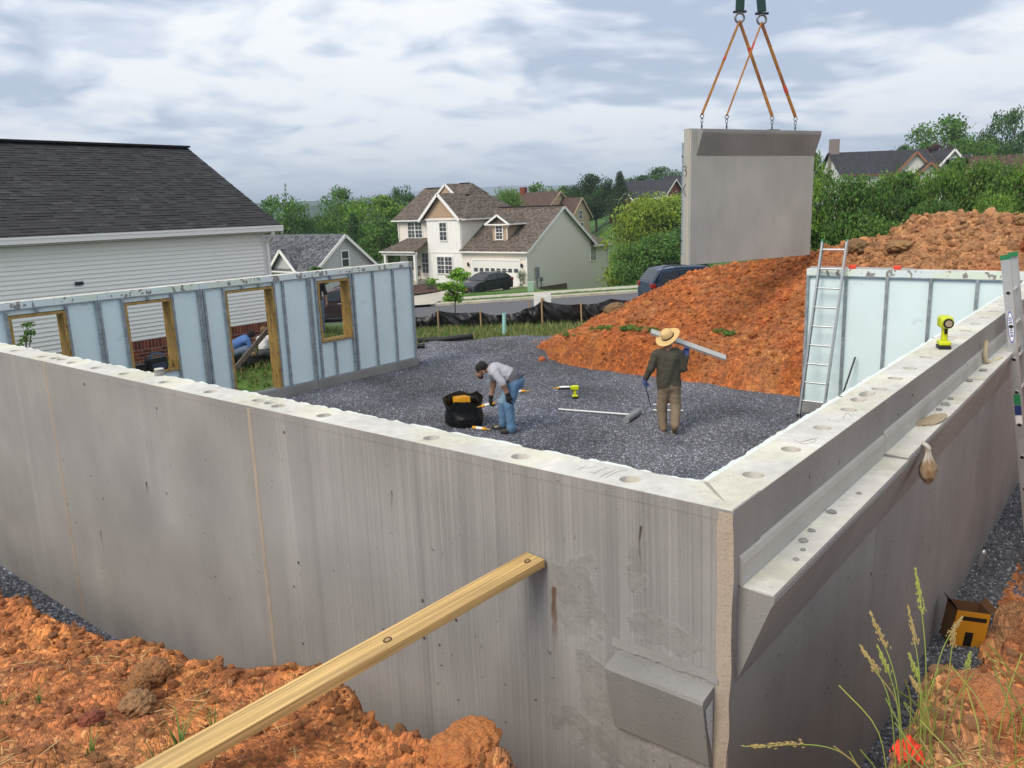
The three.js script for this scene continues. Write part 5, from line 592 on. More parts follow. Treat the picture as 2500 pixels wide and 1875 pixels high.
// hedge of saplings behind the heap: one thing each
const HG = 'hedge of saplings behind the spoil heap';
[[10.0, 30.6, 3.0, 1.2], [11.3, 31.6, 4.4, 1.25], [12.1, 32.8, 5.2, 0.95], [12.8, 31.0, 4.4, 1.3], [13.9, 32.2, 4.2, 1.3], [14.5, 30.8, 4.3, 1.2], [15.4, 32.0, 4.2, 1.3], [16.4, 31.0, 4.4, 1.25], [17.2, 32.2, 4.8, 1.2], [18.1, 30.9, 4.55, 1.25], [19.0, 32.2, 4.6, 1.3], [19.9, 31.0, 4.8, 1.3], [21.0, 31.8, 4.8, 1.4], [22.4, 31.2, 4.6, 1.4], [13.3, 29.4, 2.9, 1.1], [15.2, 29.3, 2.9, 1.1], [17.3, 29.2, 3.1, 1.1], [19.3, 29.2, 3.2, 1.1]].forEach(([l, d, top, r], i) => { const names = ['first', 'second', 'third', 'fourth', 'fifth', 'sixth', 'seventh', 'eighth', 'ninth', 'tenth', 'eleventh', 'twelfth', 'thirteenth', 'fourteenth']; const lab = i < 14 ? `leafy sapling behind the red spoil heap, ${names[i]} from the hanging panel` : `low sapling in the front row of the hedge, ${names[i - 14]} from the left`; tree(['bush_a', 'bush_b', 'oak_b'][i % 3], ['hedge', 'bright', 'hedge2', 'mid', 'hedge2'][i % 5], lab, 'sapling', l, d, top + 0.08 + 0.8 * (hash2(i, 5, 9) - 0.5), r * (0.72 + 0.25 * hash2(i, 2, 4)), -0.3, HG, i * 1.7); });
tree('bush_c', 'shrubD', 'small dark conifer shrub by the meter box of the cream house', 'shrub', 1.05, 63.2, -1.3, 0.42, -2.75); tree('bush_c', 'shrubD', 'round clipped shrub in the mulch bed, left one', 'shrub', -8.2, 66, -2.0, 0.5, -2.75); tree('bush_c', 'shrubD', 'round clipped shrub in the mulch bed by the drive', 'shrub', -6.3, 65, -2.0, 0.5, -2.75); tree('bush_c', 'hedge', 'low green shrub at the drive edge near the white wall end', 'shrub', -8.0, 60, -2.5, 0.5, -3.0);
{ // young street tree behind the silt fence
  const [x, z] = fromLD(-1.85, 27.3), R = rng(8), cl = []; const t = thing('young_tree', 'young bright green tree with a thin stem behind the black silt fence', 'tree', [x, -0.25, z]); const tr = [rod(V(0, 0, 0), V(0.02, 0.75, 0), 0.022, 0.016, 8)]; for (let i = 0; i < 26; i++) { const a = R() * 6.28, y = 0.75 + 1.0 * R(), r = (0.2 + 0.62 * R()) * (y > 1.5 ? 0.7 : y < 0.95 ? 0.6 : 1); const p = [Math.cos(a) * r, y, Math.sin(a) * r]; cl.push([...p, 0.22, 0.11, 0.22, 70]); tr.push(rod(V(0.02, 0.55 + 0.5 * R(), 0), V(...p), 0.009, 0.003, 5)); } mesh('trunk', join(tr), M.bark, t); mesh('crown', leaves(cl, 0.05, 88), leafMat(0x76a531), t);
  const s = thing('garden_shrub', 'leafy shrub seen through the leftmost window opening', 'shrub', [-13.75, 0.1, -2.4]); const c2 = [], t2 = []; for (let i = 0; i < 8; i++) { const p = [(R() - 0.5) * 0.5, 1.2 + 0.6 * R(), (R() - 0.35) * 0.5 - 0.12]; c2.push([...p, 0.12, 0.06, 0.12, 26]); t2.push(tube([V(0, 0, 0), V(p[0] * 0.3, 0.8, p[2] * 0.3), V(...p)], 0.008, 8, 5)); } mesh('stem', join(t2), M.bark, s); mesh('foliage', leaves(c2, 0.05, 89, { thin: 0.35 }), leafMat(0x5d7f30), s);
  const h = thing('house_shrub', 'leafy branch seen in the far small window opening', 'shrub', [-21.5, -0.1, -14.6]); const c3 = [], t3 = []; for (let i = 0; i < 9; i++) { const p = [(R() - 0.5) * 0.7, 1.2 + 0.7 * R(), (R() - 0.5) * 0.7]; c3.push([...p, 0.16, 0.08, 0.16, 30]); t3.push(tube([V(0, 0, 0), V(p[0] * 0.3, 0.8, p[2] * 0.3), V(...p)], 0.01, 8, 5)); } mesh('stem', join(t3), M.bark, h); mesh('foliage', leaves(c3, 0.06, 90), leafMat(0x4f7a26), h);
}
// distant woods: one mass of crowns
{ const R = rng(64); scatter('far_woods', species.oak_a.crown, LM.dark, 900, 65, () => { const d = 150 + 700 * R() * R(), l = (R() - 0.5) * 1.7 * d; const [x, z] = fromLD(l, d); if (l > 0.12 * d) return null; const h = 5 + 4 * R(), k = 0.8 + 0.5 * R(); return { x, y: groundY(x, z) - 2.5, z, up: true, s: [h * 0.75, h, h * 0.75], c: [k * 0.9, k, k * 0.9] }; }, 'distant dark green woods covering the valley behind the houses', 'woods'); }

// grass
function tuftGeo(n, seed, spread, bend, w, tone) { const R = rng(seed), P = [], Cc = []; for (let i = 0; i < n; i++) { const a = R() * 6.28, r = spread * Math.sqrt(R()), bx0 = Math.cos(a) * r, bz0 = Math.sin(a) * r, la = a + (R() - 0.5) * 1.5, h = 0.45 + 0.55 * R(), b = bend * (0.3 + R()) * h, ww = w * (0.6 + 0.6 * R()), px = -Math.sin(la) * ww, pz = Math.cos(la) * ww; const at = f => [bx0 + Math.cos(la) * b * f * f, h * f, bz0 + Math.sin(la) * b * f * f]; const k = 0.75 + 0.5 * R(), dry = R() < tone ? 1 : 0, c = dry ? [0.38 * k, 0.31 * k, 0.14 * k] : [0.085 * k, 0.17 * k, 0.032 * k]; for (let s = 0; s < 3; s++) { const A = at(s / 3), B = at((s + 1) / 3), wa = 1 - s / 3, wb = 1 - (s + 1) / 3; const q = [[A[0] + px * wa, A[1], A[2] + pz * wa], [A[0] - px * wa, A[1], A[2] - pz * wa], [B[0] - px * wb, B[1], B[2] - pz * wb], [B[0] + px * wb, B[1], B[2] + pz * wb]]; for (const v of [q[0], q[1], q[2], q[0], q[2], q[3]]) { P.push(v); Cc.push(...c); } } } const g = tri3(P); g.setAttribute('color', new THREE.Float32BufferAttribute(Cc, 3)); return g; }
const tall = tuftGeo(16, 3, 0.16, 0.55, 0.022, 0.12);
scatter('meadow_grass', tall, M.bladeGreen, 3000, 31, R => { const l = -9 + 13 * R(), d = 18.4 + 5.9 * R(), [x, z] = fromLD(l, d); const w = 0.4 * (fbm(x * 2, z * 2, 3, 422) - 0.5); if (inPoly(x + w, z + w, gravelArea) || z > -11.3 || (heapBase(x) - z > -0.4 && x > -11.6) || x < -19) return null; const nearEdge = d < 20.5 ? 0.5 : 1; if (R() > nearEdge) return null; const h = 0.10 + 0.2 * R() * sst(18, 24, d), k = 0.75 + 0.6 * R(); return { x, y: groundY(x, z) - 0.01, z, up: true, s: [h * 1.1, h, h * 1.1], c: [k, k, k] }; }, 'tall unmown grass with seed heads in front of the silt fence', 'grass');
scatter('meadow_grass', tall, M.bladeGreen, 2600, 32, R => { const x = -13.4 - 2.6 * R(), z = -10.8 + 11 * R(); const h = 0.09 + 0.15 * R(), k = 0.75 + 0.5 * R(); if (x > -13.9 && R() > 0.4) return null; return { x, y: groundY(x, z) - 0.01, z, up: true, s: [h * 1.2, h, h * 1.2], c: [k, k, k * 0.9] }; }, 'rough grass between the blue wall and the white-sided house', 'grass');
scatter('lawn_grass', tuftGeo(10, 4, 0.2, 0.4, 0.02, 0.05), M.bladeGreen, 5000, 33, R => { const l = -3.9 + 15 * R(), d = 47 + 17 * R(); if (d > 47.6 && d < 49.0) return null; const lim = poly1([[-4.0, 49.05], [-3.5, 53], [-2.6, 58], [-0.9, 62], [1.0, 64.6], [12, 64.6]], l); if (d > lim) return null; if (d < 47.6 && l < -3.4) return null; const [x, z] = fromLD(l, d), h = 0.10 + 0.06 * R(), k = 0.75 + 0.4 * R(); return { x, y: (d < 48 ? crown(l) + 0.11 : yardY(l, d)), z, up: true, s: [h * 3, h, h * 3], c: [k * 1.25, k * 1.4, k * 1.2] }; }, 'short mown grass on the verge and lawn across the road', 'grass');
// weeds on the bench of the heap
[[-8.6, 0.7], [-7.9, 0.75], [-7.4, 0.8], [-5.6, 0.85], [-9.4, 0.5]].forEach(([x, t], i) => { const z = heapBase(x) - t, y = heapY(x, z), c = tag(mesh('weed_patch', leaves(Array.from({ length: 9 }, (_, k) => [(hash2(i, k, 1) - 0.5) * 0.5, 0.03 + 0.05 * hash2(i, k, 2), (hash2(i, k, 3) - 0.5) * 0.25, 0.09, 0.04, 0.09, 34]), 0.028, 200 + i), LM.hedge2), `low green weed patch on the bench of the spoil heap, ${['second', 'third', 'fourth', 'fifth', 'first'][i]} from the left`, 'weeds', 'weeds on the spoil heap'); c.position.set(x, y, z); });
// grass sprigs and straw on the near bank
const sprig = tuftGeo(12, 7, 0.10, 0.75, 0.022, 0.12);
[[-1.40, 1.526, 0.20, 'left of the timber, largest on the bank'], [-1.36, 1.62, 0.13, 'just in front of the largest sprig'], [-1.42, 1.38, 0.14, 'just behind the largest sprig'], [-1.38, 1.08, 0.14, 'nearest the lip of the bank beside the timber'], [-1.43, 1.14, 0.11, 'second nearest the lip, left of the timber'], [-1.576, 1.75, 0.13, 'at the lower picture edge left of the timber'], [-2.16, 1.82, 0.11, 'at the left picture edge'], [-2.06, 1.73, 0.10, 'near the left picture edge, second one in'], [-1.12, 1.46, 0.08, 'right of the timber near the bottom edge']].forEach(([x, z, s, w], i) => { const m = tag(mesh('grass_sprig', sprig, M.bladeGreen), `grass sprig on the bank, ${w}`, 'grass sprig', 'sprigs on the near bank'); m.position.set(x, bankY(x, z) - 0.01, z); m.rotation.y = i * 1.9; m.scale.set(s * 1.1, s * 0.9, s * 1.1); });
scatter('straw', bx(-0.5, 0.5, -0.012, 0.012, -0.012, 0.012), M.straw, 520, 41, R => { const right = R() < 0.3, x = right ? 0.75 + 0.5 * R() : -2.6 + 2.4 * R(), z = right ? -0.9 + 1.3 * R() : 0.95 + 1.1 * R(); if (bankD(x, z) < 0.02) return null; if (!right && fbm(x * 3, z * 3, 3, 470) < 0.5) return null; const s = 0.03 + 0.10 * R() * R(), k = 0.6 + 0.6 * R(); return { x, y: bankY(x, z) + 0.008, z, s: [s, 0.1, 0.1], up: true, c: [k, k, k] }; }, 'scattered dry straw stems lying on the bank', 'straw');
{ // wild grass in the lower right
  const t = thing('wild_grass_clump', 'clump of tall wild grass with feathery seed heads at the lower right', 'grass clump', [0.62, 1.5, 0.25]); const base = t.position, R = rng(51);
  const tips = [[0.582, 2.227, -0.258, 0.72, 0.05, 0.02], [0.496, 2.13, -0.028, 0.69, 0.2, 0.02], [0.508, 2.07, 0.112, 0.68, 0.25, 0.03], [0.517, 1.988, -0.071, 0.68, 0.18, 0.02], [0.566, 2.068, -0.267, 0.72, 0.1, 0.02], [0.733, 2.05, -0.332, 0.70, 0.02, 0.08], [0.597, 1.93, -0.186, 0.72, 0.05, 0.02], [0.698, 1.976, -0.414, 0.74, -0.1, 0.02], [0.629, 1.906, -0.074, 0.74, 0.05, 0.02], [0.754, 1.871, -0.431, 0.78, -0.15, 0.02], [0.274, 1.821, 0.506, 0.70, 0.4, 0.06]]; const gm = mat(0x7d8c3c, 0.8), sm = mat(0xa5905c, 0.9), sm2 = mat(0x9aa04c, 0.9);
  tips.forEach(([tx, ty, tz, bx1, bz1, droop], i) => { const b = V(bx1 - base.x, bankY(bx1, bz1) - base.y - 0.02, bz1 - base.z), e = V(tx - base.x, ty - base.y, tz - base.z), mid = b.clone().lerp(e, 0.55).add(V(-(e.x - b.x) * 0.2, 0.05 + droop, -(e.z - b.z) * 0.2)); const cv = new THREE.CatmullRomCurve3([b, mid, e]); mesh('stalk', new THREE.TubeGeometry(cv, 20, 0.0019, 5), gm, t); const sp = []; const L = 0.30; for (let k = 0; k < 90; k++) { const f = 1 - L * Math.pow(R(), 0.8), p = cv.getPoint(f), tg = cv.getTangent(f), side = V(R() - 0.5, R() - 0.2, R() - 0.5).normalize().multiplyScalar(0.003 + 0.014 * (1 - f) / L * R()); const a = p.clone().add(side), g = new THREE.OctahedronGeometry(1, 0); g.scale(0.0022, 0.0072, 0.0022); const o = new THREE.Object3D(); o.position.copy(a); o.quaternion.setFromUnitVectors(V(0, 1, 0), tg.clone().addScaledVector(side, 18).normalize()); o.updateMatrix(); g.applyMatrix4(o.matrix); sp.push(g); if (k % 4 === 0) sp.push(rod(p, a, 0.0006, 0.0006, 3)); } mesh('seed_head', join(sp), i % 3 ? sm : sm2, t); });
  for (let i = 0; i < 120; i++) { const x = 0.36 + 0.75 * R(), z = lerp(0.75, -0.25, R()) + (x > 0.8 ? -0.3 : 0); if (bankD(x, z) < -0.1) continue; const y = bankY(x, z), h = 0.10 + 0.26 * R(), a = R() * 6.28, l = h * (0.2 + 0.5 * R()); const cv = new THREE.CatmullRomCurve3([V(x, y - 0.02, z), V(x + Math.cos(a) * l * 0.3, y + h * 0.6, z + Math.sin(a) * l * 0.3), V(x + Math.cos(a) * l, y + h, z + Math.sin(a) * l)].map(p => p.sub(base))); const g = new THREE.TubeGeometry(cv, 8, 0.0026, 3); const m = mesh('blade', g, R() < 0.3 ? sm : R() < 0.5 ? sm2 : gm, t); }
}

// ---------------------------------------------------------------- things on the site
{ // timber brace from the bank to the front wall
  const t = thing('timber_brace', 'yellowish sawn timber brace running from the red bank to the front wall', 'timber', [0, 0, 0]); const a = V(-0.935, 1.985, 0.012), b = V(-1.235, 1.79, 2.05), dir = a.clone().sub(b).normalize(); const g = rbx(-0.058, 0.058, -0.040, 0, 0, a.distanceTo(b), 0.003); const uv = g.attributes.uv, p = g.attributes.position; for (let i = 0; i < p.count; i++) uv.setXY(i, p.getX(i) + p.getY(i), p.getZ(i)); const o = new THREE.Object3D(); o.position.copy(b); o.lookAt(a); o.updateMatrix(); g.applyMatrix4(o.matrix); mesh('board', g, M.pine, t);
  const at = (f, s) => b.clone().lerp(a, f).add(V(s, 0, 0)); for (const [f, s, r] of [[0.12, 0.0, 0.017], [0.60, 0.012, 0.013], [0.97, 0.01, 0.011]]) { const k = new THREE.TorusGeometry(r, 0.0032, 5, 20); k.scale(1, 1.25, 1); k.rotateX(-Math.PI / 2 + 0.1); const q = at(f, s); k.translate(q.x, q.y + 0.001, q.z); mesh('knot', k, M.knot, t); const dk = new THREE.CylinderGeometry(r * 0.8, r * 0.8, 0.002, 16); dk.scale(1, 1, 1.2); dk.rotateX(0.1); dk.translate(q.x, q.y + 0.0006, q.z); mesh('knot', dk, M.stake, t); }
}
// clods on the bank
boulder('clay_clod', 'round brown clod of earth lying left of the timber', 'clod', -1.77, bankY(-1.77, 1.49) + 0.03, 1.49, [0.075, 0.052, 0.065], 0x9a7450, 3); boulder('clay_clod', 'cracked brown clump at the edge of the hollow in the bank', 'clod', -1.96, bankY(-1.96, 1.34) + 0.03, 1.34, [0.085, 0.06, 0.075], 0x9a6c44, 5); boulder('clay_clod', 'second brown clump joined to the cracked one', 'clod', -1.90, bankY(-1.90, 1.43) + 0.015, 1.43, [0.055, 0.042, 0.05], 0x96683f, 8); boulder('clay_clod', 'pale orange rock of clay at the lip in the bottom middle', 'clod', -0.56, bankY(-0.56, 0.93) + 0.0, 0.93, [0.14, 0.055, 0.11], 0xb5723f, 11); boulder('clay_clod', 'small red stone in the lower left of the bank', 'stone', -1.72, bankY(-1.72, 1.68) + 0.012, 1.68, [0.05, 0.03, 0.035], 0x8a4c3a, 14); boulder('clay_clod', 'big orange block of clay at the lower right lip', 'clod', 0.82, bankY(0.82, -0.42) - 0.02, -0.42, [0.14, 0.10, 0.16], 0xb07248, 17);
boulder('spoil_boulder', 'large orange lump on the spoil heap at the right edge', 'boulder', -0.62, heapY(-0.62, -14.2) + 0.06, -14.2, [0.34, 0.26, 0.3], 0x9c5530, 21); boulder('spoil_boulder', 'flat tan slab lying on the crest above the ladder', 'boulder', -2.95, heapY(-2.95, -14.3) + 0.02, -14.3, [0.32, 0.12, 0.24], 0xa07c52, 24); boulder('spoil_boulder', 'tan lump on the crest, left of the flat slab', 'boulder', -3.9, heapY(-3.9, -14.8) + 0.02, -14.8, [0.26, 0.17, 0.24], 0x876b4a, 27); boulder('spoil_boulder', 'pale stone at the top of the first ladder', 'boulder', -3.55, heapY(-3.55, -13.9) + 0.02, -13.9, [0.16, 0.1, 0.14], 0xa98c6c, 30); boulder('spoil_boulder', 'tan lump high on the right of the heap', 'boulder', -0.95, heapY(-0.95, -14.9) + 0.05, -14.9, [0.22, 0.13, 0.2], 0x9a774e, 33); boulder('spoil_boulder', 'small orange stone on the gravel at the heap foot', 'stone', -9.95, 0.05, -12.0, [0.09, 0.07, 0.08], 0xbf6a40, 36); boulder('spoil_boulder', 'split tan rock on the left shoulder of the heap', 'boulder', -9.55, heapY(-9.55, -14.6) + 0.02, -14.6, [0.36, 0.2, 0.26], 0x8a6f4e, 39);

// ladders
function railGeo(a, b, w, d, side) { const z = b.clone().sub(a), L = z.length(); const g = join([bx(-0.003, 0.003, -d / 2, d / 2, 0, L), bx(side * 0.0, side * w, d / 2 - 0.004, d / 2, 0, L), bx(side * 0.0, side * w, -d / 2, -d / 2 + 0.004, 0, L)]); return g; }
function ladder(label, foot, top, across, L0, opts) { // foot/top: near rail line; across: vector to the other rail
  const t = thing('ladder', label, 'ladder', [0, 0, 0], 0, 'aluminium ladders'); const ax = top.clone().sub(foot).normalize(), cr = across.clone().normalize(), nn = ax.clone().cross(cr).normalize(), m4 = new THREE.Matrix4().makeBasis(cr, nn, ax), d = 0.076; [[foot, 1], [foot.clone().add(across), -1]].forEach(([p, s], i) => { const g = railGeo(V(0, 0, 0), V(0, 0, foot.distanceTo(top)), 0.026, d, s); g.applyMatrix4(m4.clone().setPosition(p)); const r = mesh('rail', g, M.alu, t); const e = p.clone().addScaledVector(ax, foot.distanceTo(top)); const cg = bx(-0.006, s * 0.03, -d / 2 - 0.003, d / 2 + 0.003, -0.03, 0.012); cg.applyMatrix4(m4.clone().setPosition(e)); mesh('end_cap', cg, M.greenCap, r); const fg = rbx(-0.02, 0.02, -0.06, 0.06, -0.0, 0.05, 0.008); fg.applyMatrix4(m4.clone().setPosition(p)); mesh('rubber_foot', fg, M.black, r); });
  const n = Math.floor((foot.distanceTo(top) - 0.2) / 0.305); for (let i = 0; i <= n; i++) { const p = foot.clone().addScaledVector(ax, opts.first + i * 0.305); if (p.distanceTo(foot) > foot.distanceTo(top) - 0.06) break; const rg = mesh('rung', rod(p, p.clone().add(across), 0.016, 0.016, 10), M.alu, t); if (opts.ends) { const e = new THREE.CylinderGeometry(0.017, 0.017, 0.004, 16); e.rotateZ(Math.PI / 2); e.applyMatrix4(m4.clone().setPosition(p.clone().addScaledVector(cr, -0.005))); mesh('rung_end', e, M.black, rg); const e2 = new THREE.TorusGeometry(0.018, 0.003, 5, 18); e2.rotateY(Math.PI / 2); e2.applyMatrix4(m4.clone().setPosition(p.clone().addScaledVector(cr, -0.005))); mesh('rung_collar', e2, M.alu, rg); } }
  return { t, ax, cr, nn, m4 };
}
ladder('aluminium ladder standing against the blue back wall', V(-3.31, 0.02, -10.16), V(-3.175, 2.86, -10.50), V(0.40, 0, 0), 2.8, { first: 0.27 });
{ const s = scene.children[scene.children.length - 1]; for (const x of [-3.30, -2.90]) mesh('rung_lock', bar(V(x, 0.36, -10.18), V(x + 0.012, 0.62, -10.205), 0.03, 0.02), M.steel, s); }
{ const L = ladder('aluminium ladder at the right edge standing in the trench, with a blue and white label', V(0.475, 0.02, -5.75), V(0.012, 2.955, -5.75), V(0, 0, -0.45), 2.9, { first: 0.2, ends: true });
  // label on the web of the near rail
  const cv = document.createElement('canvas'); cv.width = 128; cv.height = 512; const c = cv.getContext('2d'); c.fillStyle = '#b4b6b7'; c.fillRect(0, 0, 128, 512); c.fillStyle = '#1d3f9c'; c.beginPath(); c.ellipse(64, 256, 58, 250, 0, 0, 7); c.fill(); c.fillStyle = '#eef0f2'; c.beginPath(); c.ellipse(64, 256, 46, 226, 0, 0, 7); c.fill(); c.fillStyle = '#182f80'; c.save(); c.translate(64, 256); c.rotate(Math.PI / 2); c.font = 'bold 78px sans-serif'; c.textAlign = 'center'; c.textBaseline = 'middle'; c.fillText('WERNER', 0, 4); c.restore();
  const ct = new THREE.CanvasTexture(cv); ct.colorSpace = THREE.SRGBColorSpace; const lab = (f, w, h, m, nm) => { const g = new THREE.PlaneGeometry(w, h); g.rotateX(0); const b = new THREE.Matrix4().makeBasis(L.nn.clone().negate(), L.ax, L.cr.clone().negate()); const p = V(0.475, 0.02, -5.75).addScaledVector(L.ax, f).addScaledVector(L.cr, -0.0052); g.applyMatrix4(b.setPosition(p)); mesh(nm, g, m, L.t); };
  lab(2.33, 0.056, 0.30, mat(0xffffff, 0.5, { map: ct }), 'maker_label'); lab(1.66, 0.052, 0.10, M.greenCap, 'sticker'); lab(1.56, 0.052, 0.09, mat(0x22306a, 0.5), 'sticker'); lab(1.47, 0.052, 0.08, M.white, 'sticker'); for (const f of [1.2, 0.9]) lab(f, 0.05, 0.2, M.aluDull, 'sticker');
}
tag(mesh('steel_bar', rod(V(-2.72, 0.03, -10.05), V(-2.57, 1.02, -10.5), 0.014), M.darkSteel), 'dark steel bar leaning behind the ladder on the back wall', 'bar');
{ const t = thing('level_rail', 'thin metal rail with two orange clamps lying on top of the back wall', 'rail', [-3.38, WT, -10.63]); mesh('rail_bar', bx(0, 1.55, 0.002, 0.028, -0.015, 0.015), M.alu, t); for (const x of [0.66, 1.32]) mesh('clamp', rbx(x - 0.06, x + 0.05, 0.0, 0.065, -0.03, 0.03, 0.015), M.orangePl, t); }

// cordless caulking guns: battery foot, grip, barrel body
function gun(label, pos, turn, tubeOn) { const t = thing('caulking_gun', label, 'caulking gun', pos, turn, 'lime caulking guns'); mesh('battery', rbx(-0.042, 0.042, 0, 0.028, -0.055, 0.055, 0.008), M.black, t); mesh('battery_foot', rbx(-0.042, 0.042, 0.028, 0.062, -0.055, 0.055, 0.014), M.lime, t); mesh('grip', join([rbx(-0.02, 0.02, 0.055, 0.17, -0.026, 0.026, 0.014)]), M.lime, t); mesh('trigger', rbx(-0.010, 0.010, 0.115, 0.155, -0.042, -0.027, 0.004), M.black, t);
  mesh('motor_body', join([rbx(-0.045, 0.045, 0.155, 0.245, -0.06, 0.075, 0.026), rod(V(0, 0.2, -0.06), V(0, 0.2, -0.085), 0.043, 0.04, 18)]), M.lime, t); mesh('nose_ring', rod(V(0, 0.2, -0.083), V(0, 0.2, -0.098), 0.036, 0.034, 18), M.black, t); mesh('nose_mouth', rod(V(0, 0.2, -0.097), V(0, 0.2, -0.101), 0.024, 0.024, 14), mat(0x9c8f78, 0.8), t);
  if (tubeOn) { mesh('cradle', rod(V(0, 0.2, -0.098), V(0, 0.2, -0.30), 0.031, 0.031, 14), M.black, t); mesh('cartridge', rod(V(0, 0.212, -0.10), V(0, 0.212, -0.29), 0.028, 0.028, 14), M.white, t); mesh('cartridge_cap', rod(V(0, 0.205, -0.30), V(0, 0.205, -0.33), 0.03, 0.016, 12), M.yellow, t); mesh('nozzle', rod(V(0, 0.205, -0.33), V(0, 0.205, -0.42), 0.009, 0.004, 8), M.yellow, t); mesh('push_rod', tube([V(0, 0.2, 0.075), V(0, 0.2, 0.2), V(0, 0.23, 0.225)], 0.004), M.darkSteel, t); } return t; }
gun('lime green cordless caulking gun standing on top of the right-hand wall', [-0.075, WT, -3.90], Math.PI + 0.42, false);
gun('lime green caulking gun with a loaded cartridge standing on the gravel', [-7.21, 0.012, -9.37], 0.68 + Math.PI / 2, true);
// sealant cartridges
function cartridge(label, a, b) { const t = thing('sealant_cartridge', label, 'cartridge', [a.x, a.y, a.z], 0, 'yellow sealant cartridges'); const d = b.clone().sub(a), L = d.length(), q = f => d.clone().multiplyScalar(f); mesh('tube_body', rod(q(0), q(0.70), 0.026, 0.026, 14), M.yellow, t); mesh('paper_label', rod(q(0.2), q(0.56), 0.0268, 0.0268, 14), M.white, t); mesh('shoulder', rod(q(0.70), q(0.76), 0.026, 0.012, 12), M.yellow, t); mesh('nozzle', rod(q(0.76), q(1), 0.009, 0.004, 8), M.yellow, t); return t; }
cartridge('yellow sealant cartridge lying by the black bag and the worker\'s shoe', V(-7.43, 0.034, -6.75), V(-7.10, 0.034, -6.80)); cartridge('yellow sealant cartridge lying on the gravel behind the bending worker', V(-8.52, 0.034, -9.00), V(-8.27, 0.034, -9.40));
{ // black bag with a yellow box in it
  const t = thing('rubbish_bag', 'open black plastic bag with a yellow carton inside, on the gravel', 'bag', [-7.76, 0.0, -6.90], 0.3); const n = 64, m = 22, P = [], I = []; for (let j = 0; j <= m; j++) for (let i = 0; i <= n; i++) { const a = i / n * 2 * Math.PI, f = j / m, aa = i === n ? 0 : a; const cx = Math.cos(aa), cz = Math.sin(aa); let r = 0.05 + 0.235 * sst(0, 0.16, f) - 0.02 * sst(0.3, 0.7, f) + 0.025 * sst(0.75, 1, f); r *= 1 + 0.16 * (fbm(cx * 2.2 + 3, cz * 2.2 + f * 3.5, 4, 700) - 0.5) + 0.12 * (ridge(cx * 3 + f * 2, cz * 3 + f * 5, 3, 701) - 0.5); const y = f < 0.12 ? 0.0 + 0.03 * f : 0.46 * (f - 0.1) / 0.9 * (1 + (0.3 * (vn(cx * 1.9 + 5, cz * 1.9, 702) - 0.5) - 0.12 * cz) * f); P.push(cx * r * 1.18, Math.max(0.002, y), cz * r * 0.92); } for (let j = 0; j < m; j++) for (let i = 0; i < n; i++) { const a = j * (n + 1) + i; I.push(a, a + n + 1, a + 1, a + 1, a + n + 1, a + n + 2); } let g = new THREE.BufferGeometry(); g.setAttribute('position', new THREE.Float32BufferAttribute(P, 3)); g.setIndex(I); g = mergeVertices(g, 1e-5); g.computeVertexNormals(); mesh('plastic_skin', g, new THREE.MeshStandardMaterial({ color: 0x0c0c0d, roughness: 0.3, side: THREE.DoubleSide }), t); const bg = rbx(-0.16, 0.12, 0.12, 0.47, -0.11, 0.11, 0.006); bg.rotateZ(0.16); bg.rotateY(-0.8); mesh('carton', bg, M.yellow, t); const fl = bx(-0.16, 0.0, 0.475, 0.479, -0.1, 0.1); fl.rotateZ(0.16); fl.rotateY(-0.8); mesh('carton_flap', fl, M.yellow, t); }
{ // squeegee / float
  const t = thing('long_handled_squeegee', 'long white-handled grey squeegee lying on the gravel', 'squeegee', [0, 0, 0]); mesh('handle', rod(V(-6.93, 0.035, -8.46), V(-5.58, 0.06, -8.72), 0.014), M.white, t); mesh('head', rod(V(-5.50, 0.06, -8.36), V(-5.62, 0.06, -8.98), 0.055, 0.055, 16), M.greyPl, t); mesh('bracket', bar(V(-5.66, 0.055, -8.705), V(-5.55, 0.06, -8.72), 0.05, 0.02), M.steel, t); }
tag(mesh('white_pipe', rod(V(-5.50, 0.035, -9.26), V(-5.05, 0.035, -9.49), 0.014), M.white), 'short white plastic pipe on the gravel behind the man in the hat', 'pipe', 'white pipes on the gravel'); tag(mesh('white_pipe', rod(V(-5.70, 0.03, -9.62), V(-5.3, 0.03, -9.85), 0.012), M.white), 'thinner white pipe just beyond the other, behind the man in the hat', 'pipe', 'white pipes on the gravel');
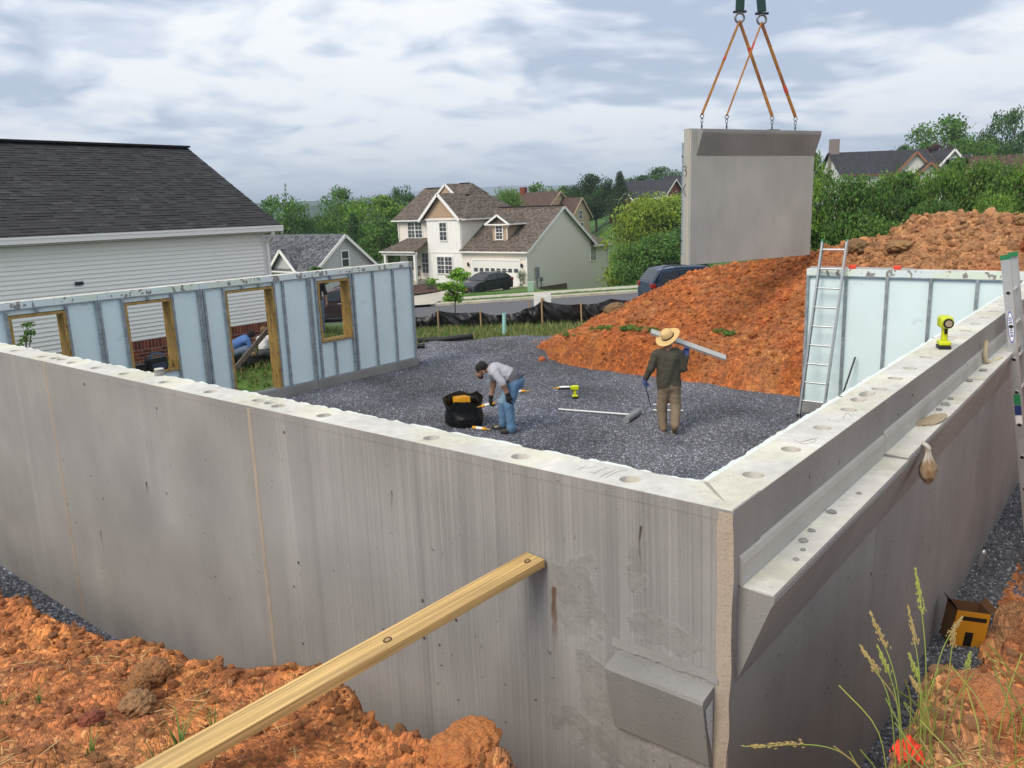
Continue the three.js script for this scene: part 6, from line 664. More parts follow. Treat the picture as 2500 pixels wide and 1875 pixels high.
// rags and scraps on the ledge
{ const crumple = (name, label, cat, s, c, pos, rot, seed, rough = 0.9) => { let g = new THREE.IcosahedronGeometry(1, 5); const p = g.attributes.position; for (let i = 0; i < p.count; i++) { const v = V(p.getX(i), p.getY(i), p.getZ(i)); const k = 0.75 + 0.5 * fbm(v.x * 2 + seed, v.y * 2 + v.z, 4, seed) + 0.35 * (ridge(v.x * 3, v.y * 3 + v.z * 2, 3, seed + 1) - 0.5); p.setXYZ(i, v.x * s[0] * k, v.y * s[1] * k, v.z * s[2] * k); } g.deleteAttribute('uv'); g.deleteAttribute('normal'); g = mergeVertices(g, 1e-5); g.computeVertexNormals(); const m = mesh(name, metric(g), mat(c, rough)); m.position.set(...pos); m.rotation.set(...rot); return tag(m, label, cat); };
  const sp = crumple('foam_offcut', 'flat tan foam offcut lying on the brick ledge', 'offcut', [0.05, 0.012, 0.17], 0xa3937a, [0.075, 2.094, -2.92], [0.05, -0.2, 0.05], 3); const nu = 30, nv = 34, RP = [], RC = [], RI = []; for (let j = 0; j <= nv; j++) for (let i = 0; i <= nu; i++) { const v = j / nv, a = (i % nu) / nu * 6.2832, cu = Math.cos(a), su = Math.sin(a); let w = poly1([[0, 0.004], [0.08, 0.022], [0.22, 0.016], [0.35, 0.026], [0.62, 0.064], [0.8, 0.058], [0.94, 0.026], [1, 0.002]], v); w *= 1 + 0.30 * (fbm(cu * 1.6 + 5, su * 1.6 + v * 5, 3, 740) - 0.5) + 0.22 * Math.sin(a * 5 + v * 6) * (1 - v * 0.5); RP.push(0.178 + 0.012 * v + cu * w * 0.75 - 0.03 * sst(0.16, 0, v), 2.105 - v * 0.27, -2.36 + su * w - 0.02 * v); const st = sst(0.36, 0.5, v + 0.16 * (vn(cu * 2 + 3, v * 6 + su, 742) - 0.5)) * sst(1.0, 0.82, v) * (0.5 + 0.8 * fbm(cu * 3 + 2, su * 3 + v * 9, 3, 743)); RC.push(lerp(0.50, 0.27, clamp(st)), lerp(0.46, 0.17, clamp(st)), lerp(0.40, 0.08, clamp(st))); } for (let j = 0; j < nv; j++) for (let i = 0; i < nu; i++) { const q = j * (nu + 1) + i; RI.push(q, q + nu + 1, q + 1, q + 1, q + nu + 1, q + nu + 2); } const rgg = new THREE.BufferGeometry(); rgg.setAttribute('position', new THREE.Float32BufferAttribute(RP, 3)); rgg.setAttribute('color', new THREE.Float32BufferAttribute(RC, 3)); rgg.setIndex(RI); rgg.computeVertexNormals(); tag(mesh('glove_rag', rgg, mat(0xffffff, 0.95, { vertexColors: true, side: THREE.DoubleSide })), 'dirty white and tan rag hanging over the ledge edge', 'rag'); tag(mesh('foam_strip', tube([V(0.04, 2.30, -4.99), V(0.035, 2.16, -5.03), V(0.05, 2.10, -5.12), V(0.10, 2.095, -5.42)], 0.018, 20, 8), mat(0xc9bfa3, 0.9)), 'curled cream foam strip standing on the ledge near the far ladder', 'foam strip');
  [[0.10, -0.42, 2.073, 0.014], [0.09, -0.53, 2.073, 0.012], [0.06, -0.62, 2.075, 0.02], [0.05, -0.75, 2.075, 0.016], [0.05, -1.02, 2.075, 0.022], [0.08, -1.35, 2.074, 0.012], [0.05, -3.25, 2.092, 0.02], [0.06, -3.42, 2.092, 0.03], [0.05, -3.62, 2.092, 0.02], [0.05, -4.3, 2.094, 0.025], [0.07, -4.75, 2.1, 0.03]].forEach(([x, z, y, r], i) => { const m = tag(mesh('mortar_crumb', stoneGeo(i + 40, 1), M.concSide), `grey crumb of mortar on the brick ledge, ${['first', 'second', 'third', 'fourth', 'fifth', 'sixth', 'seventh', 'eighth', 'ninth', 'tenth', 'eleventh'][i]} from the near corner`, 'mortar crumb', 'crumbs on the ledge'); m.position.set(x, y, z); m.scale.set(r, r * 0.6, r); });
}
{ // carton in the trench
  const t = thing('yellow_carton', 'open yellow cardboard carton with black print standing in the right-hand trench', 'carton', [0.19, 0.01, -4.08], 0.55); const w = 0.125, h = 0.30, d = 0.10; const out = M.yellow.clone(); out.color.set(0xc98a1e); const inn = mat(0x6b4a30, 0.9); mesh('front', bx(-w, w, 0, h, d - 0.004, d), out, t); mesh('back', bx(-w, w, 0, h, -d, -d + 0.004), inn, t); mesh('side', bx(-w, -w + 0.004, 0, h, -d + 0.0045, d - 0.0045), inn, t); mesh('side', bx(w - 0.004, w, 0, h, -d + 0.0045, d - 0.0045), inn, t); mesh('base', bx(-w + 0.005, w - 0.005, 0, 0.004, -d + 0.005, d - 0.005), inn, t); mesh('print_bar', bx(-w * 0.7, w * 0.85, h * 0.74, h * 0.86, d + 0.0005, d + 0.001), M.black, t); mesh('print_block', bx(-w * 0.25, w * 0.25, 0.005, h * 0.42, d + 0.0005, d + 0.001), M.black, t); for (const s of [-1, 1]) { const f = bx(0, 0.06, 0, 0.004, -d, d); f.rotateZ(0.9); if (s < 0) f.scale(-1, 1, 1); f.translate(s * w, h, 0); mesh('flap', f, inn, t); } t.rotation.z = -0.12; }
{ const t = thing('metal_canister', 'small shiny metal canister standing in the trench by the wall', 'canister', [0.055, 0.0, -5.67]); const g = new THREE.LatheGeometry([[0, 0], [0.028, 0], [0.03, 0.01], [0.03, 0.15], [0.022, 0.17], [0.01, 0.175], [0.01, 0.19], [0, 0.19]].map(p => new THREE.Vector2(...p)), 18); mesh('body', g, M.alu, t); mesh('cap', rod(V(0, 0.19, 0), V(0, 0.205, 0), 0.012), M.black, t); t.rotation.z = -0.15; }
{ const P = [], n = 20; for (let j = 0; j <= n; j++) for (let i = 0; i <= n; i++) { const u = i / n - 0.5, v = j / n - 0.5; P.push(u * 0.09, 0.05 * fbm(u * 5 + 3, v * 5, 4, 720) + 0.045 * ridge(u * 6, v * 6, 3, 721) + 0.04 * (1 - 4 * (u * u + v * v)), v * 0.075); } const I = []; for (let j = 0; j < n; j++) for (let i = 0; i < n; i++) { const a = j * (n + 1) + i; I.push(a, a + n + 1, a + 1, a + 1, a + n + 1, a + n + 2); } const g = new THREE.BufferGeometry(); g.setAttribute('position', new THREE.Float32BufferAttribute(P, 3)); g.setIndex(I); g.computeVertexNormals(); const m = tag(mesh('orange_tape', g, new THREE.MeshStandardMaterial({ color: 0xf0492a, roughness: 0.5, side: THREE.DoubleSide })), 'crumpled bright orange plastic tape at the lower right corner', 'tape'); m.position.set(0.675, bankY(0.675, 0.10) + 0.0, 0.10); m.rotation.y = 0.7; }
// tool bag and cup in the window opening, brace in the doorway
{ const t = thing('tool_bag', 'open black tool bag with blue handles on a window sill of the left wall', 'tool bag', [-12.39, 0.977, -4.08]); mesh('bag_body', rbx(-0.10, 0.10, 0, 0.20, -0.19, 0.15, 0.03), M.blackMatte, t); mesh('side_pocket', rbx(0.10, 0.115, 0.02, 0.13, -0.15, 0.11, 0.006), mat(0x2c3b4c, 0.7), t); mesh('handle', tube([V(0.05, 0.19, -0.14), V(0.05, 0.27, -0.12), V(0.05, 0.28, 0.08), V(0.05, 0.19, 0.1)], 0.012), mat(0x3d6f93, 0.6), t); mesh('zip_flap', rbx(-0.09, 0.09, 0.2, 0.215, -0.17, 0.13, 0.006), M.black, t); const t2 = thing('tool_pouch', 'low dark pouch beside the tool bag on the sill', 'pouch', [-12.39, 0.977, -3.78]); mesh('pouch_body', rbx(-0.1, 0.1, 0, 0.13, -0.10, 0.11, 0.03), M.blackMatte, t2); mesh('pouch_flap', rbx(-0.09, 0.105, 0.125, 0.15, -0.09, 0.1, 0.01), M.black, t2); }
{ const t = thing('grout_cup', 'small grey concrete plug standing on top of the front wall', 'plug', [-4.62, WT, -0.21]); mesh('body', rod(V(0, 0, 0), V(0, 0.04, 0), 0.036, 0.036, 18), M.concSide, t); mesh('rim', rod(V(0, 0.045, 0), V(0, 0.052, 0), 0.034, 0.034, 18), M.concTop, t); }
{ const t = thing('diagonal_brace', 'grey weathered timber prop slanting across the doorway outside', 'prop', [0, 0, 0]); mesh('board', bar(V(-12.80, 0.12, -5.2), V(-12.60, 1.75, -7.08), 0.04, 0.09), M.greyWood, t); mesh('nail_plate', bx(-12.57, -12.515, 1.6, 1.72, -7.05, -6.95), M.steel, t); }
// drain pipe
{ const rib = (label, pts, r) => { const t = thing('drain_pipe', label, 'drain pipe', [0, 0, 0], 0, 'black drain pipes'); const cv = new THREE.CatmullRomCurve3(pts), n = 220, P = [], I = [], rs = 12, fr = cv.computeFrenetFrames(n); for (let i = 0; i <= n; i++) { const c = cv.getPoint(i / n), rr = r * (1 + 0.06 * Math.sin(i * 1.9)); for (let k = 0; k <= rs; k++) { const a = k / rs * 6.2832; P.push(c.x + rr * (Math.cos(a) * fr.normals[i].x + Math.sin(a) * fr.binormals[i].x), c.y + rr * (Math.cos(a) * fr.normals[i].y + Math.sin(a) * fr.binormals[i].y), c.z + rr * (Math.cos(a) * fr.normals[i].z + Math.sin(a) * fr.binormals[i].z)); } } for (let i = 0; i < n; i++) for (let k = 0; k < rs; k++) { const a = i * (rs + 1) + k; I.push(a, a + rs + 1, a + 1, a + 1, a + rs + 1, a + rs + 2); } const g = new THREE.BufferGeometry(); g.setAttribute('position', new THREE.Float32BufferAttribute(P, 3)); g.setIndex(I); g.computeVertexNormals(); mesh('corrugated_pipe', g, new THREE.MeshStandardMaterial({ color: 0x17181a, roughness: 0.5, side: THREE.DoubleSide }), t); const e = pts[pts.length - 1], d = e.clone().sub(pts[pts.length - 2]).normalize(); mesh('pipe_collar', rod(e.clone().addScaledVector(d, -0.03), e.clone().addScaledVector(d, 0.02), r * 1.08, r * 1.08, 14), M.black, t); };
  rib('long black corrugated drain pipe lying at the far end of the blue wall', [V(-15.2, 0.12, -11.4), V(-14.6, 0.11, -12.0), V(-14.24, 0.10, -12.55), V(-13.8, 0.12, -12.85), V(-13.36, 0.15, -13.4)], 0.075); rib('short end of black drain pipe nearer the blue wall', [V(-14.6, 0.09, -11.2), V(-14.1, 0.08, -11.5), V(-13.7, 0.08, -11.9)], 0.07); }
// silt fence: black fabric sagging between stakes
{ const S = [[-17.9, -13.1, 0.30, -0.14], [-16.44, -14.34, 0.27, -0.14], [-15.93, -14.78, 0.45, -0.14], [-14.94, -15.60, 0.37, -0.1], [-14.43, -15.99, 0.27, -0.1], [-13.9, -16.5, 0.42, -0.08], [-13.54, -16.82, 0.64, -0.06], [-12.60, -17.55, 0.49, -0.05], [-11.9, -18.1, 0.62, -0.05], [-10.9, -18.9, 0.6, -0.05]]; const t = thing('silt_fence', 'sagging black silt fence of plastic fabric between the gravel and the road', 'fence'); const P = [], I = [], n = 260, m = 14, cv = (f) => { const q = f * (S.length - 1), i = Math.min(S.length - 2, Math.floor(q)), r = q - i, a = S[i], b = S[i + 1]; return [lerp(a[0], b[0], r), lerp(a[1], b[1], r), lerp(a[2], b[2], r) + 0.10 - 0.06 * Math.sin(Math.PI * r), lerp(a[3], b[3], r), r]; };
  for (let i = 0; i <= n; i++) { const f = i / n, [x, z, y1, y0, r] = cv(f); for (let j = 0; j <= m; j++) { const g = j / m, bul = 0.10 * Math.sin(Math.PI * g) * Math.sin(Math.PI * r) + 0.10 * (ridge(f * 40 + g * 2.2, g * 1.5 - f * 12, 3, 730) - 0.5) * (0.4 + g); P.push(x + 0.62 * bul, lerp(y0, y1, g), z + 0.78 * bul); } } for (let i = 0; i < n; i++) for (let j = 0; j < m; j++) { const a = i * (m + 1) + j; I.push(a, a + m + 1, a + 1, a + 1, a + m + 1, a + m + 2); } const g = new THREE.BufferGeometry(); g.setAttribute('position', new THREE.Float32BufferAttribute(P, 3)); g.setIndex(I); g.computeVertexNormals(); mesh('fabric', g, new THREE.MeshStandardMaterial({ color: 0x0e0f11, roughness: 0.42, side: THREE.DoubleSide }), t); for (const i of [2, 3, 6, 7]) { const a = S[i]; mesh('stake', bar(V(a[0] + 0.09, a[3] - 0.15, a[1] + 0.11), V(a[0] + 0.05, a[2] + 0.17, a[1] + 0.08), 0.04, 0.03), M.stake, t); } mesh('stake', bar(V(-13.85, -0.2, -16.6), V(-13.87, 0.74, -16.6), 0.035, 0.03), M.stake, t);
  const u = thing('silt_fence', 'low black silt fence and tarp outside the doorway near the brick wall', 'fence'); const P2 = [], I2 = []; for (let i = 0; i <= 60; i++) for (let j = 0; j <= 8; j++) { const f = i / 60, g2 = j / 8; P2.push(-14.35 + 0.10 * (fbm(f * 6, g2 * 3, 3, 731) - 0.5) - 0.3 * f, 0.02 + (0.50 + 0.06 * Math.sin(f * 9)) * g2, -6.2 - 2.9 * f); } for (let i = 0; i < 60; i++) for (let j = 0; j < 8; j++) { const a = i * 9 + j; I2.push(a, a + 9, a + 1, a + 1, a + 9, a + 10); } const g2 = new THREE.BufferGeometry(); g2.setAttribute('position', new THREE.Float32BufferAttribute(P2, 3)); g2.setIndex(I2); g2.computeVertexNormals(); mesh('fabric', g2, new THREE.MeshStandardMaterial({ color: 0x101113, roughness: 0.5, side: THREE.DoubleSide }), u); for (const z of [-6.4, -9.0]) mesh('stake', bx(-14.5 - (z < -8 ? 0.2 : 0), -14.46 - (z < -8 ? 0.2 : 0), -0.1, 0.6, z, z + 0.04), M.stake, u); }
{ const t = thing('pvc_post', 'pale turquoise plastic pipe post standing in the grass by the fence', 'post', [-13.35, -0.05, -14.75]); const g = new THREE.CylinderGeometry(0.055, 0.055, 0.66, 16, 1, true); g.translate(0, 0.33, 0); mesh('pipe', g, new THREE.MeshStandardMaterial({ color: 0x9fd2cd, roughness: 0.4, side: THREE.DoubleSide }), t); mesh('rim', new THREE.TorusGeometry(0.055, 0.006, 6, 18).rotateX(Math.PI / 2).translate(0, 0.66, 0), M.pvc, t); t.rotation.z = -0.05; }
{ const [x, z] = fromLD(1.65, 40), t = thing('overturned_sign', 'white panelled board on a short post behind the silt fence', 'board', [x, roadY(3.3) + 0.05, z], 0.69); mesh('post', bx(-0.05, 0.05, 0, 0.7, 0.031, 0.1), M.stake, t); const b = mesh('board', rbx(-0.43, 0.43, 0.25, 0.9, -0.03, 0.03, 0.02), M.white, t); mesh('inset', rbx(-0.35, 0.35, 0.33, 0.5, 0.028, 0.04, 0.01), M.white, b); mesh('inset', rbx(-0.35, 0.35, 0.57, 0.82, 0.028, 0.04, 0.01), M.white, b); }
{ const [x, z] = fromLD(1.36, 49.8), t = thing('utility_pedestal', 'pale green metal utility box on the verge by the lawn', 'utility box', [x, yardY(2, 49.8), z], 0.69); mesh('cabinet', rbx(-0.2, 0.2, 0, 0.62, -0.18, 0.18, 0.03), mat(0x8fae97, 0.6), t); mesh('door', rbx(-0.16, 0.16, 0.08, 0.52, 0.175, 0.192, 0.008), mat(0x9ab8a2, 0.6), t); mesh('lid', rbx(-0.215, 0.215, 0.61, 0.66, -0.195, 0.195, 0.02), mat(0x9ab8a2, 0.6), t); }
{ const [x, z] = fromLD(-3.7, 67.0), t = thing('wheelie_bin', 'dark bin with green lid by the garage of the cream house', 'bin', [x, -2.73, z], 0.6); mesh('bin_body', prism([[-0.28, 0.08], [0.28, 0.08], [0.36, 1.0], [-0.36, 1.0]], -0.38, 0.38), M.black, t); mesh('lid', rbx(-0.4, 0.4, 1.0, 1.08, -0.42, 0.44, 0.03), M.greenCap, t); for (const s of [-1, 1]) mesh('wheel', rod(V(s * 0.28, 0.1, -0.36), V(s * 0.34, 0.1, -0.36), 0.1, 0.1, 14), M.black, t); }

// ---------------------------------------------------------------- cars
function car(label, pos, turn, o) { // length along +x (nose at +x)
  const t = thing('parked_car', label, 'car', pos, turn); const { L, W, H, belt, paint, prof, glass, wb, wr } = o, paintM = new THREE.MeshPhysicalMaterial({ color: paint, roughness: 0.35, metalness: 0.35, clearcoat: 0.5, clearcoatRoughness: 0.1 });
  const taper = (g, k = 1) => { const p = g.attributes.position; for (let i = 0; i < p.count; i++) { const y = p.getY(i), x = p.getX(i); let s = 1 - 0.26 * k * Math.pow(clamp((y - belt) / (H - belt)), 1.2) - 0.05 * clamp((0.35 - y) / 0.35); s *= 1 - 0.10 * Math.pow(Math.abs(x) / (L / 2), 4); p.setZ(i, p.getZ(i) * s); } g.computeVertexNormals(); return g; };
  const sh = new THREE.Shape(); sh.moveTo(...prof[0]); prof.slice(1).forEach(p => sh.lineTo(...p)); for (const x of [-wb / 2, wb / 2]) { } sh.closePath();
  const g = new THREE.ExtrudeGeometry(sh, { depth: W - 0.1, bevelEnabled: true, bevelSize: 0.045, bevelThickness: 0.05, bevelSegments: 3, steps: 8 }); g.translate(0, 0, -(W - 0.1) / 2); mesh('body', taper(g), paintM, t);
  for (const [nm, pts, side] of glass) { if (side) for (const s of [-1, 1]) { const q = flat(new THREE.ShapeGeometry(new THREE.Shape(pts.map(p => new THREE.Vector2(...p))))); const p = q.attributes.position; if (s < 0) for (let i = 0; i < p.count; i += 3) { const ax = p.getX(i), ay = p.getY(i); p.setXY(i, p.getX(i + 1), p.getY(i + 1)); p.setXY(i + 1, ax, ay); } for (let i = 0; i < p.count; i++) p.setZ(i, s * (W / 2 + 0.012)); mesh(nm, taper(q), carGlass, t); } else { const [a, b] = pts; const hw = y => (W / 2 - 0.06) * (1 - 0.26 * Math.pow(clamp((y - belt) / (H - belt)), 1.2)) - 0.03; const nx = (b[1] - a[1]), ny = -(b[0] - a[0]), nl = Math.hypot(nx, ny), ox = nx / nl * 0.06 * (o.flip ? 1 : 1), oy = ny / nl * 0.06; const sg = oy < 0 ? -1 : 1; mesh(nm, tri3([[a[0] + sg * ox, a[1] + sg * oy, -hw(a[1])], [a[0] + sg * ox, a[1] + sg * oy, hw(a[1])], [b[0] + sg * ox, b[1] + sg * oy, hw(b[1])], [a[0] + sg * ox, a[1] + sg * oy, -hw(a[1])], [b[0] + sg * ox, b[1] + sg * oy, hw(b[1])], [b[0] + sg * ox, b[1] + sg * oy, -hw(b[1])]]), carGlass, t); } }
  for (const x of [-wb / 2, wb / 2]) for (const s of [-1, 1]) { const z = s * (W / 2 - 0.10); const well = mesh('wheel_arch', rod(V(x, wr, z - s * 0.02), V(x, wr, s * (W / 2 + 0.004)), wr * 1.16, wr * 1.16, 22), M.black, t); const ty = mesh('wheel', new THREE.TorusGeometry(wr * 0.80, wr * 0.21, 10, 26).translate(x, wr, z + s * 0.05), M.blackMatte, t); mesh('rim', join([rod(V(x, wr, z), V(x, wr, z + s * 0.06), wr * 0.66, wr * 0.66, 20)]), M.darkSteel, ty); for (let k = 0; k < 5; k++) { const a = k * 1.2566 + 0.3; mesh('spoke', bar(V(x, wr, z + s * 0.075), V(x + Math.cos(a) * wr * 0.64, wr + Math.sin(a) * wr * 0.64, z + s * 0.075), 0.05, 0.03), M.alu, ty); } }
  for (const s of [-1, 1]) { mesh('headlight', rbx(L / 2 - 0.42, L / 2 - 0.05, 0.60, 0.72, s * (W / 2 - 0.42), s * (W / 2 - 0.06), 0.04), M.glass, t); mesh('tail_light', rbx(-L / 2 - 0.005, -L / 2 + 0.22, belt - 0.18, belt + 0.02, s * (W / 2 - 0.30), s * (W / 2 - 0.03), 0.03), mat(0x8c1612, 0.25), t); mesh('mirror', rbx(o.mir - 0.08, o.mir + 0.08, belt - 0.02, belt + 0.11, s * (W / 2 + 0.02), s * (W / 2 + 0.2), 0.04), paintM, t); mesh('door_handle', rbx(o.mir - 1.05, o.mir - 0.85, belt - 0.14, belt - 0.11, s * (W / 2 + 0.0), s * (W / 2 + 0.03), 0.01), o.chrome ? M.alu : paintM, t); mesh('sill_line', bar(V(-L * 0.33, 0.28, s * (W / 2 + 0.004)), V(L * 0.33, 0.26, s * (W / 2 + 0.004)), 0.03, 0.09), M.black, t); }
  mesh('grille', rbx(L / 2 - 0.03, L / 2 + 0.052, 0.25, 0.52, -W * 0.32, W * 0.32, 0.02), M.black, t); if (o.plate) mesh('number_plate', bx(L / 2 + 0.053, L / 2 + 0.06, 0.36, 0.50, -0.22, 0.22), M.yellow, t);
  if (o.spoiler) mesh('roof_spoiler', rbx(-L / 2 + 0.1, -L / 2 + 0.5, H - 0.06, H - 0.01, -W * 0.34, W * 0.34, 0.02), paintM, t); if (o.rack) for (const s of [-1, 1]) mesh('roof_rail', tube([V(-L * 0.38, H - 0.02, s * W * 0.36), V(-L * 0.34, H + 0.07, s * W * 0.36), V(0.2, H + 0.07, s * W * 0.36), V(0.35, H - 0.02, s * W * 0.36)], 0.02), M.black, t);
  return t;
}
const hatch = { L: 4.3, W: 1.82, H: 1.45, belt: 0.95, wb: 2.65, wr: 0.33, mir: 0.75, plate: true, spoiler: true, prof: [[-2.1, 0.25], [2.02, 0.22], [2.1, 0.42], [2.05, 0.62], [1.75, 0.80], [1.1, 0.93], [0.35, 1.33], [-0.1, 1.43], [-0.8, 1.42], [-1.5, 1.30], [-1.95, 0.98], [-2.12, 0.85], [-2.14, 0.5]], glass: [['side_window', [[0.85, 0.98], [0.2, 1.30], [-0.35, 1.36], [-0.35, 0.98]], true], ['side_window', [[-0.42, 0.98], [-0.42, 1.36], [-1.0, 1.33], [-1.45, 1.12], [-1.4, 0.99]], true], ['windscreen', [[1.08, 0.95], [0.36, 1.32]], false], ['rear_window', [[-1.52, 1.28], [-1.92, 1.0]], false]] };
{ const [x, z] = fromLD(-1.7, 60.4); car('dark grey hatchback parked on the drive in front of the garage', [x, yardY(-1.7, 60.4) + 0.03, z], -1.62, { ...hatch, paint: 0x35353d }); }
const suv = { L: 4.75, W: 1.92, H: 1.72, belt: 1.08, wb: 2.8, wr: 0.37, mir: 0.95, rack: true, chrome: true, prof: [[-2.3, 0.32], [2.25, 0.28], [2.34, 0.55], [2.28, 0.86], [1.25, 1.06], [0.62, 1.56], [0.2, 1.70], [-1.2, 1.71], [-1.9, 1.62], [-2.28, 1.10], [-2.36, 0.7]], glass: [['side_window', [[1.0, 1.10], [0.5, 1.54], [-0.05, 1.62], [-0.05, 1.10]], true], ['side_window', [[-0.13, 1.10], [-0.13, 1.62], [-1.05, 1.62], [-1.05, 1.10]], true], ['side_window', [[-1.12, 1.10], [-1.12, 1.62], [-1.75, 1.55], [-2.0, 1.14]], true], ['windscreen', [[1.22, 1.07], [0.64, 1.55]], false], ['rear_window', [[-1.92, 1.60], [-2.26, 1.14]], false]] };
{ const [x, z] = fromLD(-8.75, 42.6); car('dark maroon car seen through the far window opening', [x, roadY(-9.0) + 0.05, z], 3.83, { ...suv, paint: 0x3a2a2e }); }
{ const [x, z] = fromLD(8.3, 36.0); car('slate blue car half hidden behind the spoil heap', [x, -1.0, z], 0.86, { ...suv, paint: 0x2b3a55 }); }

// ---------------------------------------------------------------- people: one continuous skin from joints and radii
function netMesh(bones, cell, pad = 0.03) { // naive surface nets over a smooth union of tapered capsules
  let lo = [9e9, 9e9, 9e9], hi = [-9e9, -9e9, -9e9]; for (const b of bones) for (const [p, r] of [[b.a, b.ra], [b.b, b.rb]]) for (let k = 0; k < 3; k++) { lo[k] = Math.min(lo[k], p[k] - r - pad); hi[k] = Math.max(hi[k], p[k] + r + pad); }
  const n = [0, 1, 2].map(k => Math.ceil((hi[k] - lo[k]) / cell) + 1), id = (i, j, k) => i + n[0] * (j + n[1] * k), F = new Float32Array(n[0] * n[1] * n[2]);
  const pre = bones.map(b => { const d = [b.b[0] - b.a[0], b.b[1] - b.a[1], b.b[2] - b.a[2]]; return { ...b, d, l2: d[0] * d[0] + d[1] * d[1] + d[2] * d[2] || 1e-9 }; });
  const dist = (b, x, y, z) => { const px = x - b.a[0], py = y - b.a[1], pz = z - b.a[2]; const t = clamp((px * b.d[0] + py * b.d[1] + pz * b.d[2]) / b.l2), qx = px - b.d[0] * t, qy = py - b.d[1] * t, qz = pz - b.d[2] * t; return Math.sqrt(qx * qx + qy * qy + qz * qz) - lerp(b.ra, b.rb, t) + (b.cloth ? 0.0042 * Math.sin(x * 38 + y * 22 + 2.4 * Math.sin(z * 17 + y * 9)) * Math.sin(z * 31 - y * 30 + 2.2 * Math.sin(x * 19 - y * 7)) : 0); };
  const field = (x, y, z) => { let f = 9; for (const b of pre) { const d = dist(b, x, y, z), k = b.k ?? 0.03; if (d > f + k) continue; const h = clamp(0.5 + 0.5 * (f - d) / k); f = f > 8 ? d : lerp(f, d, h) - k * h * (1 - h); } return f; };
  for (let k = 0; k < n[2]; k++) for (let j = 0; j < n[1]; j++) for (let i = 0; i < n[0]; i++) F[id(i, j, k)] = field(lo[0] + i * cell, lo[1] + j * cell, lo[2] + k * cell);
  const vid = new Int32Array(F.length).fill(-1), P = [], I = [], Cc = []; const off = [[0, 0, 0], [1, 0, 0], [0, 1, 0], [1, 1, 0], [0, 0, 1], [1, 0, 1], [0, 1, 1], [1, 1, 1]], ed = [[0, 1], [2, 3], [4, 5], [6, 7], [0, 2], [1, 3], [4, 6], [5, 7], [0, 4], [1, 5], [2, 6], [3, 7]];
  for (let k = 0; k < n[2] - 1; k++) for (let j = 0; j < n[1] - 1; j++) for (let i = 0; i < n[0] - 1; i++) { const v = off.map(o => F[id(i + o[0], j + o[1], k + o[2])]); let c = 0, s = [0, 0, 0]; for (const [a, b] of ed) if ((v[a] < 0) !== (v[b] < 0)) { const t = v[a] / (v[a] - v[b]); for (let q = 0; q < 3; q++) s[q] += off[a][q] + (off[b][q] - off[a][q]) * t; c++; } if (!c) continue; vid[id(i, j, k)] = P.length / 3; const x = lo[0] + (i + s[0] / c) * cell, y = lo[1] + (j + s[1] / c) * cell, z = lo[2] + (k + s[2] / c) * cell; P.push(x, y, z); let bd = 9, bc = pre[0].c; for (const b of pre) { const d = dist(b, x, y, z) - (b.bias || 0); if (d < bd) { bd = d; bc = b.c; } } Cc.push(...bc); }
  for (let k = 1; k < n[2] - 1; k++) for (let j = 1; j < n[1] - 1; j++) for (let i = 1; i < n[0] - 1; i++) { const a = F[id(i, j, k)] < 0; const quad = (p, q, r, s, fl) => { if (p < 0 || q < 0 || r < 0 || s < 0) return; if (fl) I.push(p, r, q, p, s, r); else I.push(p, q, r, p, r, s); }; if (a !== (F[id(i + 1, j, k)] < 0)) quad(vid[id(i, j - 1, k - 1)], vid[id(i, j, k - 1)], vid[id(i, j, k)], vid[id(i, j - 1, k)], !a); if (a !== (F[id(i, j + 1, k)] < 0)) quad(vid[id(i - 1, j, k - 1)], vid[id(i - 1, j, k)], vid[id(i, j, k)], vid[id(i, j, k - 1)], !a); if (a !== (F[id(i, j, k + 1)] < 0)) quad(vid[id(i - 1, j - 1, k)], vid[id(i, j - 1, k)], vid[id(i, j, k)], vid[id(i - 1, j, k)], !a); }
  const g = new THREE.BufferGeometry(); g.setAttribute('position', new THREE.Float32BufferAttribute(P, 3)); g.setAttribute('color', new THREE.Float32BufferAttribute(Cc, 3)); g.setIndex(I); g.computeVertexNormals(); return g;
}
const B = (a, b, ra, rb, c, o = {}) => ({ a, b, ra, rb, c, ...o });
function hand(w, dir, palmN, c, side, curl) { // wrist point, pointing direction, palm normal; five unequal bent fingers
  const D = V(...dir).normalize(), N = V(...palmN).normalize(), S = D.clone().cross(N).normalize().multiplyScalar(side), P = V(...w), o = [], A = v => [v.x, v.y, v.z]; const pt2 = (d, s, n) => P.clone().addScaledVector(D, d).addScaledVector(S, s).addScaledVector(N, n); o.push(B(A(pt2(0, 0, 0)), A(pt2(0.045, 0, 0)), 0.027, 0.032, c), B(A(pt2(0.03, -0.022, 0)), A(pt2(0.085, -0.028, 0)), 0.017, 0.015, c), B(A(pt2(0.03, 0.022, 0)), A(pt2(0.085, 0.03, 0)), 0.017, 0.015, c));
  [[-0.034, 0.058], [-0.012, 0.070], [0.011, 0.066], [0.033, 0.050]].forEach(([s, L]) => { let p = pt2(0.09, s, 0), a = 0.25; for (let k = 0; k < 3; k++) { a += curl; const q = p.clone().addScaledVector(D, Math.cos(a) * L * 0.45).addScaledVector(N, Math.sin(a) * L * 0.45); o.push(B(A(p), A(q), 0.0105 - k * 0.001, 0.0098 - k * 0.001, c, { k: 0.008 })); p = q; } }); let p = pt2(0.02, -0.03, 0.005); for (let k = 0; k < 3; k++) { const q = p.clone().addScaledVector(D, 0.022).addScaledVector(S, -0.014 + k * 0.006).addScaledVector(N, 0.008 + curl * 0.014); o.push(B(A(p), A(q), 0.013 - k * 0.001, 0.012 - k * 0.001, c, { k: 0.01 })); p = q; } return o; }
